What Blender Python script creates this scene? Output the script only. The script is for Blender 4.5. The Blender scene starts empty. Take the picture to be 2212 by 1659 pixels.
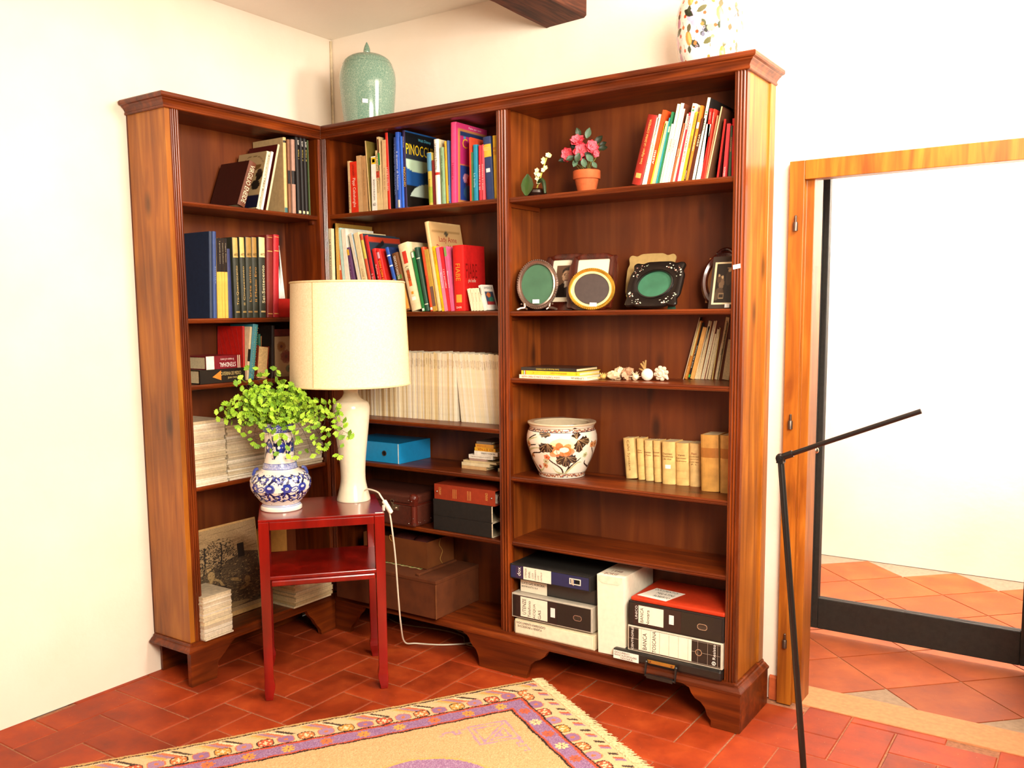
import bpy, math, random
import numpy as np
from mathutils import Matrix, Vector
random.seed(7); rng=np.random.default_rng(7)
S=bpy.context.scene; COL=S.collection
# ---------------------------------------------------------------- camera
cam=bpy.data.cameras.new('camera'); CAM=bpy.data.objects.new('camera',cam); COL.objects.link(CAM)
cam.sensor_fit='HORIZONTAL'; cam.sensor_width=36; cam.lens=36*1936.03/2212
cam.shift_x=.01787; cam.shift_y=.02831; cam.clip_start=.05
def _cam(loc,yaw,pitch,roll):
    f=Vector((-math.sin(yaw)*math.cos(pitch),math.cos(yaw)*math.cos(pitch),-math.sin(pitch)))
    r=Vector((math.cos(yaw),math.sin(yaw),0)); u=r.cross(f)
    r2=math.cos(roll)*r+math.sin(roll)*u; u2=-math.sin(roll)*r+math.cos(roll)*u
    m=Matrix((r2,u2,-f)).transposed().to_4x4(); m.translation=loc; return m
CAM.matrix_world=_cam((2.7228,-2.7117,1.3479),.6048,.1113,-.0108)
S.camera=CAM
# ---------------------------------------------------------------- light
W_=bpy.data.worlds.new('world'); S.world=W_; W_.use_nodes=True
W_.node_tree.nodes['Background'].inputs[0].default_value=(1,.86,.66,1)
W_.node_tree.nodes['Background'].inputs[1].default_value=.09
def area(name,loc,aim,sx,sy,power,col):
    l=bpy.data.lights.new(name,'AREA'); l.shape='RECTANGLE'; l.size=sx; l.size_y=sy; l.energy=power; l.color=col
    o=bpy.data.objects.new(name,l); COL.objects.link(o); o.location=loc
    o.rotation_euler=(Vector(aim)-Vector(loc)).to_track_quat('-Z','Y').to_euler(); o['kind']='helper'; return o
area('key_light',(2.85,-.40,2.36),(1.2,-.2,2.22),.55,.4,42,(1,.89,.78))  # unseen key light high on the right, placed from the shadows; no window there
area('fill_light',(3.22,-2.0,1.80),(.9,0,1.0),1.0,.8,70,(1,.87,.68))  # unseen fill from the camera side, added to light the shelf fronts
area('hall_fill',(2.4,1.75,2.3),(2.1,2.1,.8),.5,.3,90,(1,.97,.93))  # added lamp, out of view, whitens the hall wall behind the glass
area('ceiling_fill',(3.0,-2.0,1.95),(.5,-.3,2.55),.7,.5,27,(1,.95,.88))  # added upward fill to brighten the ceiling, not a lamp of the room
S.view_settings.view_transform='Standard'; S.view_settings.look='None'; S.view_settings.gamma=1
S.view_settings.exposure=.54; S.view_settings.use_curve_mapping=False
# ---------------------------------------------------------------- materials
def lin(c):
    return c/12.92 if c<=.04045 else ((c+.055)/1.055)**2.4
def hexc(h):
    return tuple(lin(int(h[i:i+2],16)/255) for i in (0,2,4))
MATS={}
def _new(name):
    m=bpy.data.materials.new(name); m.use_nodes=True
    nt=m.node_tree; return m,nt,nt.nodes['Principled BSDF']
def mat(h,rough=.55,var=.12,metal=0,coat=0,bump=0,scale=60):
    k=(h,rough,var,metal,coat,bump,scale)
    if k in MATS: return MATS[k]
    m,nt,b=_new('surface_'+h); c=hexc(h)
    b.inputs['Roughness'].default_value=rough; b.inputs['Metallic'].default_value=metal
    b.inputs['Specular IOR Level'].default_value=.5 if coat or metal else .3; b.inputs['Coat Weight'].default_value=coat; b.inputs['Coat Roughness'].default_value=.12
    tc=nt.nodes.new('ShaderNodeTexCoord'); n=nt.nodes.new('ShaderNodeTexNoise')
    n.inputs['Scale'].default_value=scale; n.inputs['Detail'].default_value=4
    nt.links.new(tc.outputs['Object'],n.inputs['Vector'])
    r=nt.nodes.new('ShaderNodeValToRGB'); r.color_ramp.elements[0].position=.3; r.color_ramp.elements[1].position=.7
    r.color_ramp.elements[0].color=(*[x*(1-var) for x in c],1); r.color_ramp.elements[1].color=(*[min(1,x*(1+var)) for x in c],1)
    nt.links.new(n.outputs['Fac'],r.inputs['Fac']); nt.links.new(r.outputs['Color'],b.inputs['Base Color'])
    if bump:
        bp=nt.nodes.new('ShaderNodeBump'); bp.inputs['Strength'].default_value=bump; bp.inputs['Distance'].default_value=.002
        nt.links.new(n.outputs['Fac'],bp.inputs['Height']); nt.links.new(bp.outputs['Normal'],b.inputs['Normal'])
    MATS[k]=m; return m
def wood(name,axis,c1,c2,c3,rough=.4,coat=.14,scale=9,knots=True):
    m,nt,b=_new(name); N=nt.nodes.new; L=nt.links.new
    tc=N('ShaderNodeTexCoord'); mp=N('ShaderNodeMapping'); sc=[scale*1.6]*3; sc[axis]=scale*.13
    mp.inputs['Scale'].default_value=sc; L(tc.outputs['Object'],mp.inputs['Vector'])
    n1=N('ShaderNodeTexNoise'); n1.inputs['Scale'].default_value=2.2; n1.inputs['Detail'].default_value=7; n1.inputs['Distortion'].default_value=.9
    L(mp.outputs['Vector'],n1.inputs['Vector'])
    r=N('ShaderNodeValToRGB'); e=r.color_ramp.elements; e[0].position=.28; e[0].color=(*hexc(c1),1); e[1].position=.72; e[1].color=(*hexc(c3),1)
    x=e.new(.5); x.color=(*hexc(c2),1); L(n1.outputs['Fac'],r.inputs['Fac'])
    col=r.outputs['Color']
    n2=N('ShaderNodeTexNoise'); n2.inputs['Scale'].default_value=2.5; n2.inputs['Detail'].default_value=2; L(tc.outputs['Object'],n2.inputs['Vector'])
    mr=N('ShaderNodeMapRange'); mr.inputs[1].default_value=.3; mr.inputs[2].default_value=.7; mr.inputs[3].default_value=.72; mr.inputs[4].default_value=1.25
    L(n2.outputs['Fac'],mr.inputs[0])
    mx=N('ShaderNodeMix'); mx.data_type='RGBA'; mx.blend_type='MULTIPLY'; mx.inputs[0].default_value=1; L(col,mx.inputs[6]); L(mr.outputs[0],mx.inputs[7]); col=mx.outputs[2]
    if knots:
        mk=N('ShaderNodeMapping'); s2=[6.5]*3; s2[axis]=2.6; mk.inputs['Scale'].default_value=s2; L(tc.outputs['Object'],mk.inputs['Vector'])
        v=N('ShaderNodeTexVoronoi'); v.inputs['Scale'].default_value=1.; L(mk.outputs['Vector'],v.inputs['Vector'])
        m2=N('ShaderNodeMapRange'); m2.inputs[1].default_value=.05; m2.inputs[2].default_value=.16; m2.inputs[3].default_value=.35; m2.inputs[4].default_value=1
        L(v.outputs['Distance'],m2.inputs[0])
        mx2=N('ShaderNodeMix'); mx2.data_type='RGBA'; mx2.blend_type='MULTIPLY'; mx2.inputs[0].default_value=1; L(col,mx2.inputs[6]); L(m2.outputs[0],mx2.inputs[7]); col=mx2.outputs[2]
    L(col,b.inputs['Base Color']); b.inputs['Specular IOR Level'].default_value=.32; b.inputs['Roughness'].default_value=rough; b.inputs['Coat Weight'].default_value=coat; b.inputs['Coat Roughness'].default_value=.2
    bp=N('ShaderNodeBump'); bp.inputs['Strength'].default_value=.12; bp.inputs['Distance'].default_value=.002; L(n1.outputs['Fac'],bp.inputs['Height']); L(bp.outputs['Normal'],b.inputs['Normal'])
    return m
WC=('421603','622607','82390c')
WX=wood('walnut_along_x',0,*WC); WY=wood('walnut_along_y',1,*WC); WZ=wood('walnut_upright',2,*WC)
WBK=wood('walnut_back_panel',2,'4e1f08','5e290b','6e3510',rough=.5,coat=.06,scale=5)
WDIV=wood('walnut_divider',2,'5c2a0c','78390f','964c16',rough=.42,coat=.2,scale=6)
WREED=wood('walnut_reeded',2,*WC,rough=.28,coat=.4)
WSIDE=wood('pine_side',2,'743c0e','945414','ae6c22',rough=.42,coat=.2,scale=8)
WDOOR=wood('pine_jamb',2,'7c3e0c','985412','b06a1c',rough=.45,coat=.15,scale=10)
def painted(rough=.2,coat=.4,bump=0,vary=0):
    k=('painted',rough,coat,bump,vary)
    if k in MATS: return MATS[k]
    m,nt,b=_new('painted_%d'%len(MATS)); a=nt.nodes.new('ShaderNodeAttribute'); a.attribute_name='Col'
    out=a.outputs['Color']
    if vary:
        tc=nt.nodes.new('ShaderNodeTexCoord'); n=nt.nodes.new('ShaderNodeTexNoise'); n.inputs['Scale'].default_value=220; n.inputs['Detail'].default_value=3
        nt.links.new(tc.outputs['Object'],n.inputs['Vector']); mr=nt.nodes.new('ShaderNodeMapRange'); mr.inputs[3].default_value=1-vary; mr.inputs[4].default_value=1+vary; mr.inputs[1].default_value=.3; mr.inputs[2].default_value=.7
        nt.links.new(n.outputs['Fac'],mr.inputs[0]); mx=nt.nodes.new('ShaderNodeMix'); mx.data_type='RGBA'; mx.blend_type='MULTIPLY'; mx.inputs[0].default_value=1
        nt.links.new(out,mx.inputs[6]); nt.links.new(mr.outputs[0],mx.inputs[7]); out=mx.outputs[2]
        if bump:
            bp=nt.nodes.new('ShaderNodeBump'); bp.inputs['Strength'].default_value=bump; bp.inputs['Distance'].default_value=.003
            nt.links.new(n.outputs['Fac'],bp.inputs['Height']); nt.links.new(bp.outputs['Normal'],b.inputs['Normal'])
    nt.links.new(out,b.inputs['Base Color']); b.inputs['Roughness'].default_value=rough; b.inputs['Coat Weight'].default_value=coat; b.inputs['Coat Roughness'].default_value=.05
    MATS[k]=m; return m
# ---------------------------------------------------------------- mesh helpers
class MB:
    def __init__(s): s.v=[]; s.f=[]; s.m=[]
    def add(s,vs,fs,m=0):
        o=len(s.v); s.v+=[tuple(v) for v in vs]; s.f+=[tuple(i+o for i in f) for f in fs]; s.m+=[m]*len(fs); return s
    def box(s,x0,x1,y0,y1,z0,z1,m=0):
        return s.add([(x0,y0,z0),(x1,y0,z0),(x1,y1,z0),(x0,y1,z0),(x0,y0,z1),(x1,y0,z1),(x1,y1,z1),(x0,y1,z1)],
          [(3,2,1,0),(4,5,6,7),(0,1,5,4),(1,2,6,5),(2,3,7,6),(3,0,4,7)],m)
    def prism(s,poly,ax,a0,a1,m=0):
        def P(p,a):
            return (a,p[0],p[1]) if ax==0 else (p[0],a,p[1]) if ax==1 else (p[0],p[1],a)
        n=len(poly); vs=[P(p,a0) for p in poly]+[P(p,a1) for p in poly]
        fs=[tuple(range(n)),tuple(range(2*n-1,n-1,-1))]+[(i,n+i,n+(i+1)%n,(i+1)%n) for i in range(n)]
        return s.add(vs,fs,m)
    def lathe(s,prof,n=48,c=(0,0),m=0,cap=True):
        vs=[];k=len(prof)
        for r,z in prof:
            for i in range(n):
                a=2*math.pi*i/n; vs.append((c[0]+r*math.cos(a),c[1]+r*math.sin(a),z))
        fs=[(j*n+i,j*n+(i+1)%n,(j+1)*n+(i+1)%n,(j+1)*n+i) for j in range(k-1) for i in range(n)]
        if cap: fs+=[tuple(range(n-1,-1,-1)),tuple((k-1)*n+i for i in range(n))]
        return s.add(vs,fs,m)
    def tube(s,pts,r,n=8,m=0):
        pts=[Vector(p) for p in pts]; rs=r if isinstance(r,(list,tuple)) else [r]*len(pts); vs=[]
        prev=None
        for i,p in enumerate(pts):
            t=(pts[min(i+1,len(pts)-1)]-pts[max(i-1,0)]).normalized()
            if prev is None: prev=Vector((0,0,1)) if abs(t.z)<.9 else Vector((1,0,0))
            a=(prev-t*prev.dot(t)).normalized(); b=t.cross(a); prev=a
            for j in range(n):
                q=2*math.pi*j/n; vs.append(p+rs[i]*(math.cos(q)*a+math.sin(q)*b))
        k=len(pts); fs=[(j*n+i,j*n+(i+1)%n,(j+1)*n+(i+1)%n,(j+1)*n+i) for j in range(k-1) for i in range(n)]
        fs+=[tuple(range(n-1,-1,-1)),tuple((k-1)*n+i for i in range(n))]
        return s.add(vs,fs,m)
    def ball(s,c,r,n=10,m=0):
        rx,ry,rz=r if isinstance(r,(tuple,list)) else (r,r,r); k=max(4,n//2); vs=[(c[0],c[1],c[2]-rz)]
        for j in range(1,k):
            t=-math.pi/2+math.pi*j/k
            for i in range(n):
                a=2*math.pi*i/n; vs.append((c[0]+rx*math.cos(t)*math.cos(a),c[1]+ry*math.cos(t)*math.sin(a),c[2]+rz*math.sin(t)))
        vs.append((c[0],c[1],c[2]+rz)); L=len(vs)-1
        fs=[(0,1+(i+1)%n,1+i) for i in range(n)]+[(L,1+(k-2)*n+i,1+(k-2)*n+(i+1)%n) for i in range(n)]
        fs+=[(1+j*n+i,1+j*n+(i+1)%n,1+(j+1)*n+(i+1)%n,1+(j+1)*n+i) for j in range(k-2) for i in range(n)]
        return s.add(vs,fs,m)
    def mesh(s,name,mats,smooth=False):
        me=bpy.data.meshes.new(name); me.from_pydata(s.v,[],s.f)
        for m in (mats if isinstance(mats,(list,tuple)) else [mats]): me.materials.append(m)
        if len(me.materials)>1: me.polygons.foreach_set('material_index',s.m)
        if smooth: me.polygons.foreach_set('use_smooth',[True]*len(me.polygons))
        me.update(); return me
def fixnormals(me):
    import bmesh
    b=bmesh.new(); b.from_mesh(me); bmesh.ops.recalc_face_normals(b,faces=b.faces); b.to_mesh(me); b.free()
def link(name,me,parent=None,world=True,bevel=0,M=None):
    o=bpy.data.objects.new(name,me); COL.objects.link(o)
    if parent is not None:
        o.parent=parent
        if world:
            pm=parent.matrix_basis.copy(); q=parent
            if q.parent is not None: pm=q.parent.matrix_basis@q.matrix_parent_inverse@pm if q.parent.parent is None else pm
            o.matrix_parent_inverse=pm.inverted()
    if M is not None: o.matrix_basis=M
    if bevel:
        b=o.modifiers.new('bevel','BEVEL'); b.width=bevel; b.segments=2; b.limit_method='ANGLE'
    return o
def obj(name,mb,mats,parent=None,smooth=False,bevel=0,world=True,fix=True,M=None):
    me=mb.mesh(name,mats,smooth)
    if fix and len(me.polygons)<6000: fixnormals(me)
    if smooth:
        try: me.set_sharp_from_angle(angle=math.radians(40))
        except Exception: pass
    return link(name,me,parent,world,bevel,M)
def tag(o,label=None,cat=None,group=None,kind=None):
    if label: o['label']=label
    if cat: o['category']=cat
    if group: o['group']=group
    if kind: o['kind']=kind
    return o
def thing(name,label,cat,loc=(0,0,0),rot=(0,0,0),group=None):
    o=bpy.data.objects.new(name,None); COL.objects.link(o); o.empty_display_size=.05
    o.location=loc; o.rotation_euler=rot
    o.matrix_basis=Matrix.LocRotScale(Vector(loc),__import__('mathutils').Euler(rot),None)
    return tag(o,label,cat,group)
# text -> unit mesh
TXT={}
def text_mb(s):
    if s not in TXT:
        cu=bpy.data.curves.new('t','FONT'); cu.body=s; cu.resolution_u=2
        o=bpy.data.objects.new('t',cu); me=bpy.data.meshes.new_from_object(o)
        v=np.zeros(len(me.vertices)*3); me.vertices.foreach_get('co',v); v=v.reshape(-1,3)[:,:2]
        fs=[tuple(p.vertices) for p in me.polygons]
        lo,hi=v.min(0),v.max(0); asp=(hi-lo)[0]/max((hi-lo)[1],1e-6); v=(v-lo)/(hi-lo)
        TXT[s]=(v,fs,asp); bpy.data.objects.remove(o); bpy.data.meshes.remove(me); bpy.data.curves.remove(cu)
    return TXT[s]
def put_text(mb,s,o,ux,uy,w,h,m=0):
    """lay text s with lower-left o, along ux (length w) and up uy (height h)"""
    v,fs,_=text_mb(s); o=Vector(o);ux=Vector(ux);uy=Vector(uy)
    mb.add([o+ux*(float(a)*w)+uy*(float(b)*h) for a,b in v],fs,m); return mb
# ---------------------------------------------------------------- painted canvas (colour per vertex)
class Cv:
    def __init__(s,w,h,col,asp=1.0):
        s.a=np.zeros((h,w,3)); s.a[:]=hexc(col); s.w=w; s.h=h; s.asp=asp      # asp = physical width/height
        x=(np.arange(w)+.5)/w*asp; y=(np.arange(h)+.5)/h; s.X,s.Y=np.meshgrid(x,y)
    def put(s,m,col,al=1.0):
        c=np.array(hexc(col) if isinstance(col,str) else col); s.a[m]=s.a[m]*(1-al)+c*al
    def win(s,x0,x1,y0,y1):
        i0=max(0,int(x0/s.asp*s.w)-1); i1=min(s.w,int(x1/s.asp*s.w)+2); j0=max(0,int(y0*s.h)-1); j1=min(s.h,int(y1*s.h)+2)
        return slice(j0,max(j0,j1)),slice(i0,max(i0,i1))
    def ell(s,cx,cy,rx,ry,col,rot=0,al=1.0,ring=None):
        r=max(rx,ry); W=s.win(cx-r,cx+r,cy-r,cy+r); X=s.X[W]-cx; Y=s.Y[W]-cy; c,q=math.cos(rot),math.sin(rot)
        d=((X*c+Y*q)/rx)**2+((-X*q+Y*c)/ry)**2; m=d<1
        if ring: m&=d>ring
        sub=s.a[W]; cc=np.array(hexc(col)); sub[m]=sub[m]*(1-al)+cc*al
    def line(s,pts,w,col,w2=None,al=1.0):
        cc=np.array(hexc(col)); n=len(pts)-1
        for k in range(n):
            (x0,y0),(x1,y1)=pts[k],pts[k+1]; wa=w if w2 is None else w+(w2-w)*(k+.5)/n
            W=s.win(min(x0,x1)-wa,max(x0,x1)+wa,min(y0,y1)-wa,max(y0,y1)+wa); X=s.X[W]; Y=s.Y[W]
            dx,dy=x1-x0,y1-y0; L=dx*dx+dy*dy+1e-12; t=np.clip(((X-x0)*dx+(Y-y0)*dy)/L,0,1)
            m=(X-x0-t*dx)**2+(Y-y0-t*dy)**2<wa*wa; sub=s.a[W]; sub[m]=sub[m]*(1-al)+cc*al
    def rect(s,x0,x1,y0,y1,col,al=1.0): s.put((s.X>=x0)&(s.X<x1)&(s.Y>=y0)&(s.Y<y1),col,al)
    def poly(s,pts,col,al=1.0):
        xs=[p[0] for p in pts]; ys=[p[1] for p in pts]; W=s.win(min(xs),max(xs),min(ys),max(ys)); X=s.X[W]; Y=s.Y[W]; m=np.zeros(X.shape,bool); n=len(pts)
        for i in range(n):
            (x0,y0),(x1,y1)=pts[i],pts[(i+1)%n]
            if y0==y1: continue
            c=((y0>Y)!=(y1>Y))&(X<(x1-x0)*(Y-y0)/(y1-y0)+x0); m^=c
        cc=np.array(hexc(col)); sub=s.a[W]; sub[m]=sub[m]*(1-al)+cc*al
def curve(p,n=14):
    """Catmull-Rom through points"""
    P=[p[0]]+list(p)+[p[-1]]; out=[]
    for i in range(1,len(P)-2):
        a,b,c,d=[np.array(q,float) for q in P[i-1:i+3]]
        for k in range(n):
            t=k/n; out.append(tuple(.5*((2*b)+(c-a)*t+(2*a-5*b+4*c-d)*t*t+(3*b-a-3*c+d)*t**3)))
    out.append(tuple(map(float,p[-1]))); return out
def set_col(me,cols):
    at=me.color_attributes.new('Col','FLOAT_COLOR','POINT'); c=np.ones((len(cols),4)); c[:,:3]=cols; at.data.foreach_set('color',c.ravel())
def painted_grid(name,cv,P,mat_,parent=None,world=True,smooth=True,closed=False):
    """P(u,v)->xyz, u,v in 0..1 (v=0 bottom = canvas row 0)"""
    w,h=cv.w,cv.h; vs=[]; 
    for j in range(h):
        for i in range(w):
            vs.append(P(i/(w if closed else w-1),j/(h-1)))
    me=bpy.data.meshes.new(name); n=w if closed else w-1
    fs=[(j*w+i,j*w+(i+1)%w,(j+1)*w+(i+1)%w,(j+1)*w+i) for j in range(h-1) for i in range(n)]
    me.from_pydata(vs,[],fs); me.materials.append(mat_)
    if smooth: me.polygons.foreach_set('use_smooth',[True]*len(fs))
    set_col(me,cv.a.reshape(-1,3)); me.update(); return link(name,me,parent,world)
def flat_print(name,cv,o,ux,uy,w,h,mat_,parent,world=True):
    o=Vector(o);ux=Vector(ux);uy=Vector(uy)
    return painted_grid(name,cv,lambda u,v:tuple(o+ux*(u*w)+uy*(v*h)),mat_,parent,world,False)
def resample(prof,n):
    p=np.array(prof,float); d=np.r_[0,np.cumsum(np.hypot(*np.diff(p,axis=0).T))]; t=np.linspace(0,d[-1],n)
    return np.interp(t,d,p[:,0]),np.interp(t,d,p[:,1])
def painted_lathe(name,cv,prof,c,mat_,parent=None,a0=0.0,zoff=0):
    r,z=resample(prof,cv.h)
    def P(u,v):
        j=min(cv.h-1,int(round(v*(cv.h-1)))); a=a0+2*math.pi*u
        return (c[0]+r[j]*math.cos(a),c[1]+r[j]*math.sin(a),z[j]+zoff)
    return painted_grid(name,cv,P,mat_,parent,True,True,True)
# ================================================================ ROOM
YW,XW,ZC=.3025,-.222,2.562
def plaster(name,c1,c2):
    m,nt,b=_new(name); N=nt.nodes.new; L=nt.links.new; tc=N('ShaderNodeTexCoord')
    n=N('ShaderNodeTexNoise'); n.inputs['Scale'].default_value=2.2; n.inputs['Detail'].default_value=5; L(tc.outputs['Object'],n.inputs['Vector'])
    r=N('ShaderNodeValToRGB'); r.color_ramp.elements[0].position=.35; r.color_ramp.elements[0].color=(*hexc(c1),1); r.color_ramp.elements[1].position=.65; r.color_ramp.elements[1].color=(*hexc(c2),1)
    L(n.outputs['Fac'],r.inputs['Fac']); L(r.outputs['Color'],b.inputs['Base Color']); b.inputs['Roughness'].default_value=.9
    n2=N('ShaderNodeTexNoise'); n2.inputs['Scale'].default_value=28; n2.inputs['Detail'].default_value=6; L(tc.outputs['Object'],n2.inputs['Vector'])
    bp=N('ShaderNodeBump'); bp.inputs['Strength'].default_value=.22; bp.inputs['Distance'].default_value=.006; L(n2.outputs['Fac'],bp.inputs['Height']); L(bp.outputs['Normal'],b.inputs['Normal'])
    return m
PL=plaster('plaster_wall','f0e0cc','f4e8d8'); PC=plaster('plaster_ceiling','f5eee0','f8f2e6')
def struct(name,mb,mats,parent=None,**k):
    o=obj(name,mb,mats,parent,**k)
    if parent is None: o['kind']='structure'
    return o
DX0,DX1,DZ=1.842,2.66,1.80
wb=MB().box(XW,DX0,YW,YW+.16,0,ZC); wb.box(DX1,3.9,YW,YW+.16,0,ZC); wb.box(DX0,DX1,YW,YW+.16,DZ,ZC)
struct('wall_back',wb,PL)
struct('wall_left',MB().box(XW-.15,XW,-4.2,YW+.16,0,ZC),PL)
struct('ceiling',MB().box(XW-.15,3.9,-4.2,YW+.16,ZC,ZC+.1),PC)
struct('trim_1',MB().tube([(XW+.006,YW-.006,2.09),(XW+.006,YW-.006,2.555)],.0055,8),mat('d9c7a6',.8),smooth=True)
TER=mat('b4552c',.7,.2,bump=.3,scale=25)
struct('baseboard_back',MB().prism([(YW-.012,0),(YW,0),(YW,.085),(YW-.006,.085),(YW-.012,.078)],0,1.8,DX0-.006),TER)
# beam under the ceiling, ends in the back wall
bm=MB(); nb=14; prof=[(.903,2.413),(.912,2.409),(1.058,2.416),(1.068,2.424),(1.072,2.562),(.898,2.562)]
vs=[];
for k in range(nb+1):
    y=-2.6+(YW+2.6)*k/nb
    for (x,z) in prof:
        j=.004 if z<2.5 else 0
        vs.append((x+random.uniform(-j,j),y,z+random.uniform(-j,j)))
m_=len(prof); fs=[(a*m_+i,a*m_+(i+1)%m_,(a+1)*m_+(i+1)%m_,(a+1)*m_+i) for a in range(nb) for i in range(m_)]+[tuple(range(m_)),tuple(nb*m_+i for i in range(m_-1,-1,-1))]
bm.add(vs,fs); WBEAM=wood('old_beam_wood',1,'2a120a','4a2414','6a3820',rough=.75,coat=0,scale=16,knots=False)
struct('ceiling_beam',bm,WBEAM)
# ---- floor: herringbone terracotta tiles on a grout bed
def terracotta(name,c1,c2,c3):
    m,nt,b=_new(name); N=nt.nodes.new; L=nt.links.new; tc=N('ShaderNodeTexCoord'); oi=N('ShaderNodeObjectInfo')
    ad=N('ShaderNodeVectorMath'); L(tc.outputs['Object'],ad.inputs[0]); L(oi.outputs['Location'],ad.inputs[1])
    n=N('ShaderNodeTexNoise'); n.inputs['Scale'].default_value=7; n.inputs['Detail'].default_value=8; n.inputs['Roughness'].default_value=.62; L(ad.outputs[0],n.inputs['Vector'])
    r=N('ShaderNodeValToRGB'); e=r.color_ramp.elements; e[0].position=.3; e[0].color=(*hexc(c1),1); e[1].position=.72; e[1].color=(*hexc(c3),1); x=e.new(.5); x.color=(*hexc(c2),1); L(n.outputs['Fac'],r.inputs['Fac'])
    hs=N('ShaderNodeHueSaturation'); mr=N('ShaderNodeMapRange'); mr.inputs[3].default_value=.8; mr.inputs[4].default_value=1.15; L(oi.outputs['Random'],mr.inputs[0]); L(mr.outputs[0],hs.inputs['Value']); L(r.outputs['Color'],hs.inputs['Color'])
    v=N('ShaderNodeTexVoronoi'); v.inputs['Scale'].default_value=38; L(ad.outputs[0],v.inputs['Vector']); m2=N('ShaderNodeMapRange'); m2.inputs[1].default_value=.03; m2.inputs[2].default_value=.06; m2.inputs[3].default_value=.55; m2.inputs[4].default_value=0; L(v.outputs['Distance'],m2.inputs[0])
    mx=N('ShaderNodeMix'); mx.data_type='RGBA'; L(m2.outputs[0],mx.inputs[0]); L(hs.outputs['Color'],mx.inputs[6]); mx.inputs[7].default_value=(*hexc('d89a70'),1)
    b.inputs['Specular IOR Level'].default_value=.3; L(mx.outputs[2],b.inputs['Base Color']); mr3=N('ShaderNodeMapRange'); mr3.inputs[3].default_value=.42; mr3.inputs[4].default_value=.68; L(n.outputs['Fac'],mr3.inputs[0]); L(mr3.outputs[0],b.inputs['Roughness'])
    bp=N('ShaderNodeBump'); bp.inputs['Strength'].default_value=.25; bp.inputs['Distance'].default_value=.004; L(n.outputs['Fac'],bp.inputs['Height']); L(bp.outputs['Normal'],b.inputs['Normal'])
    return m
TILE=terracotta('terracotta_tile','78270a','92330f','a84417')
GROUT=mat('946448',.9,.25,bump=.4,scale=90)
fl=struct('floor',MB().box(XW,3.9,-4.2,YW,-.06,-.003),GROUT)
PX,PY,X0,Y0=.1425,.148,.082,-.037
def tile_mesh(w,d):
    g=.0017; b=.003; a=MB(); x0,x1,y0,y1=g,w-g,g,d-g
    a.add([(x0,y0,-.02),(x1,y0,-.02),(x1,y1,-.02),(x0,y1,-.02),(x0,y0,-b),(x1,y0,-b),(x1,y1,-b),(x0,y1,-b),(x0+b,y0+b,0),(x1-b,y0+b,0),(x1-b,y1-b,0),(x0+b,y1-b,0)],
      [(0,1,5,4),(1,2,6,5),(2,3,7,6),(3,0,4,7),(4,5,9,8),(5,6,10,9),(6,7,11,10),(7,4,8,11),(8,9,10,11)])
    return a.mesh('tile',TILE)
TH,TV=tile_mesh(2*PX,PY),tile_mesh(PX,2*PY)
RO=np.array((1.0518,-.0413)); RE1=np.array((-.536,-.844)); RE2=np.array((.851,-.525))
def under_rug(cx,cy):
    q=np.array((cx,cy))-RO; return q@RE1>.12 and .12<q@RE2<1.25 and q@RE1<1.8
rest=MB(); cnt=0
for i in range(-3,21):
    for j in range(-13,4):
        q=(i+j)%4
        if q not in (0,2): continue
        x,y=X0+PX*i,Y0+PY*j; w,d=(2*PX,PY) if q==0 else (PX,2*PY)
        if x<-.36 or x+w>2.75 or y+d>.5 or y>.28: continue
        cx,cy=x+w/2,y+d/2
        if under_rug(cx,cy) or cy<-1.75+.35*cx*0: continue
        if cy<-.9 and cx>1.3: continue
        o=link('tile',TH if q==0 else TV,fl,True,M=Matrix.Translation((x,y,random.uniform(-.001,.0004))) @ Matrix.Rotation(random.uniform(-.004,.004),4,'Z')); cnt+=1
print('TILES',cnt)
# floor left over: plain terracotta screed far from view
struct('floor_outer',MB().box(1.3,3.9,-4.2,-1.0,-.003,-.001),mat('a84418',.5,.2))
# ---- doorway to the hall
d1=thing('door_1',None,None,(DX0,YW,0)); d1['kind']='structure'
jb=obj('jamb',MB().prism([(1.832,.272),(1.880,.272),(1.880,.30),(1.906,.30),(1.906,.40),(1.842,.40),(1.842,.305),(1.832,.305)],2,.002,1.822),WDOOR,d1,bevel=.0015)
obj('lintel',MB().box(1.8805,DX1+.04,.272,.3,1.762,1.822).box(1.9065,DX1,.3,.40,1.772,1.8),WDOOR,d1,bevel=.0015)
obj('jamb',MB().box(DX1,DX1+.04,.272,.305,.002,1.7615).box(DX1-.03,DX1,.3,.4,.002,1.7715),WDOOR,d1,bevel=.0015)
STEEL=mat('6a5a50',.4,.15,metal=.9)
for z in (1.60,.955,.205):
    h=obj('hinge_pin',MB().lathe([(.0075,z),(.0075,z+.026),(.0065,z+.028),(.0038,z+.029),(.0038,z+.048),(.002,z+.05)],12,(1.858,.263)),STEEL,jb,smooth=True)
struct('floor_threshold',MB().box(DX0,DX1,YW+.001,.47,-.06,.004),mat('c88458',.75,.12,bump=.2),bevel=.002)
hf=struct('floor_hall',MB().box(1.0,3.9,.47,3.2,-.06,-.003),mat('9a8068',.9))
HT=MB(); g=.003
me=MB().box(-.15+g,.15-g,-.15+g,.15-g,-.02,0).mesh('tile',terracotta('terracotta_hall','8c3c18','a04a20','b05a2c'))
for i in range(-3,9):
    for j in range(-3,9):
        cx=1.86+(i-j)*.2121+.05; cy=.60+(i+j)*.2121
        if 1.35<cx<2.95 and .40<cy<2.2: link('tile',me,hf,True,M=Matrix.Translation((cx,cy,0))@Matrix.Rotation(math.pi/4,4,'Z'))
IRON=mat('24221f',.5,.2,bump=.2)
d2=thing('door_2',None,None,(1.68,1.03,0)); d2['kind']='structure'
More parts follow.
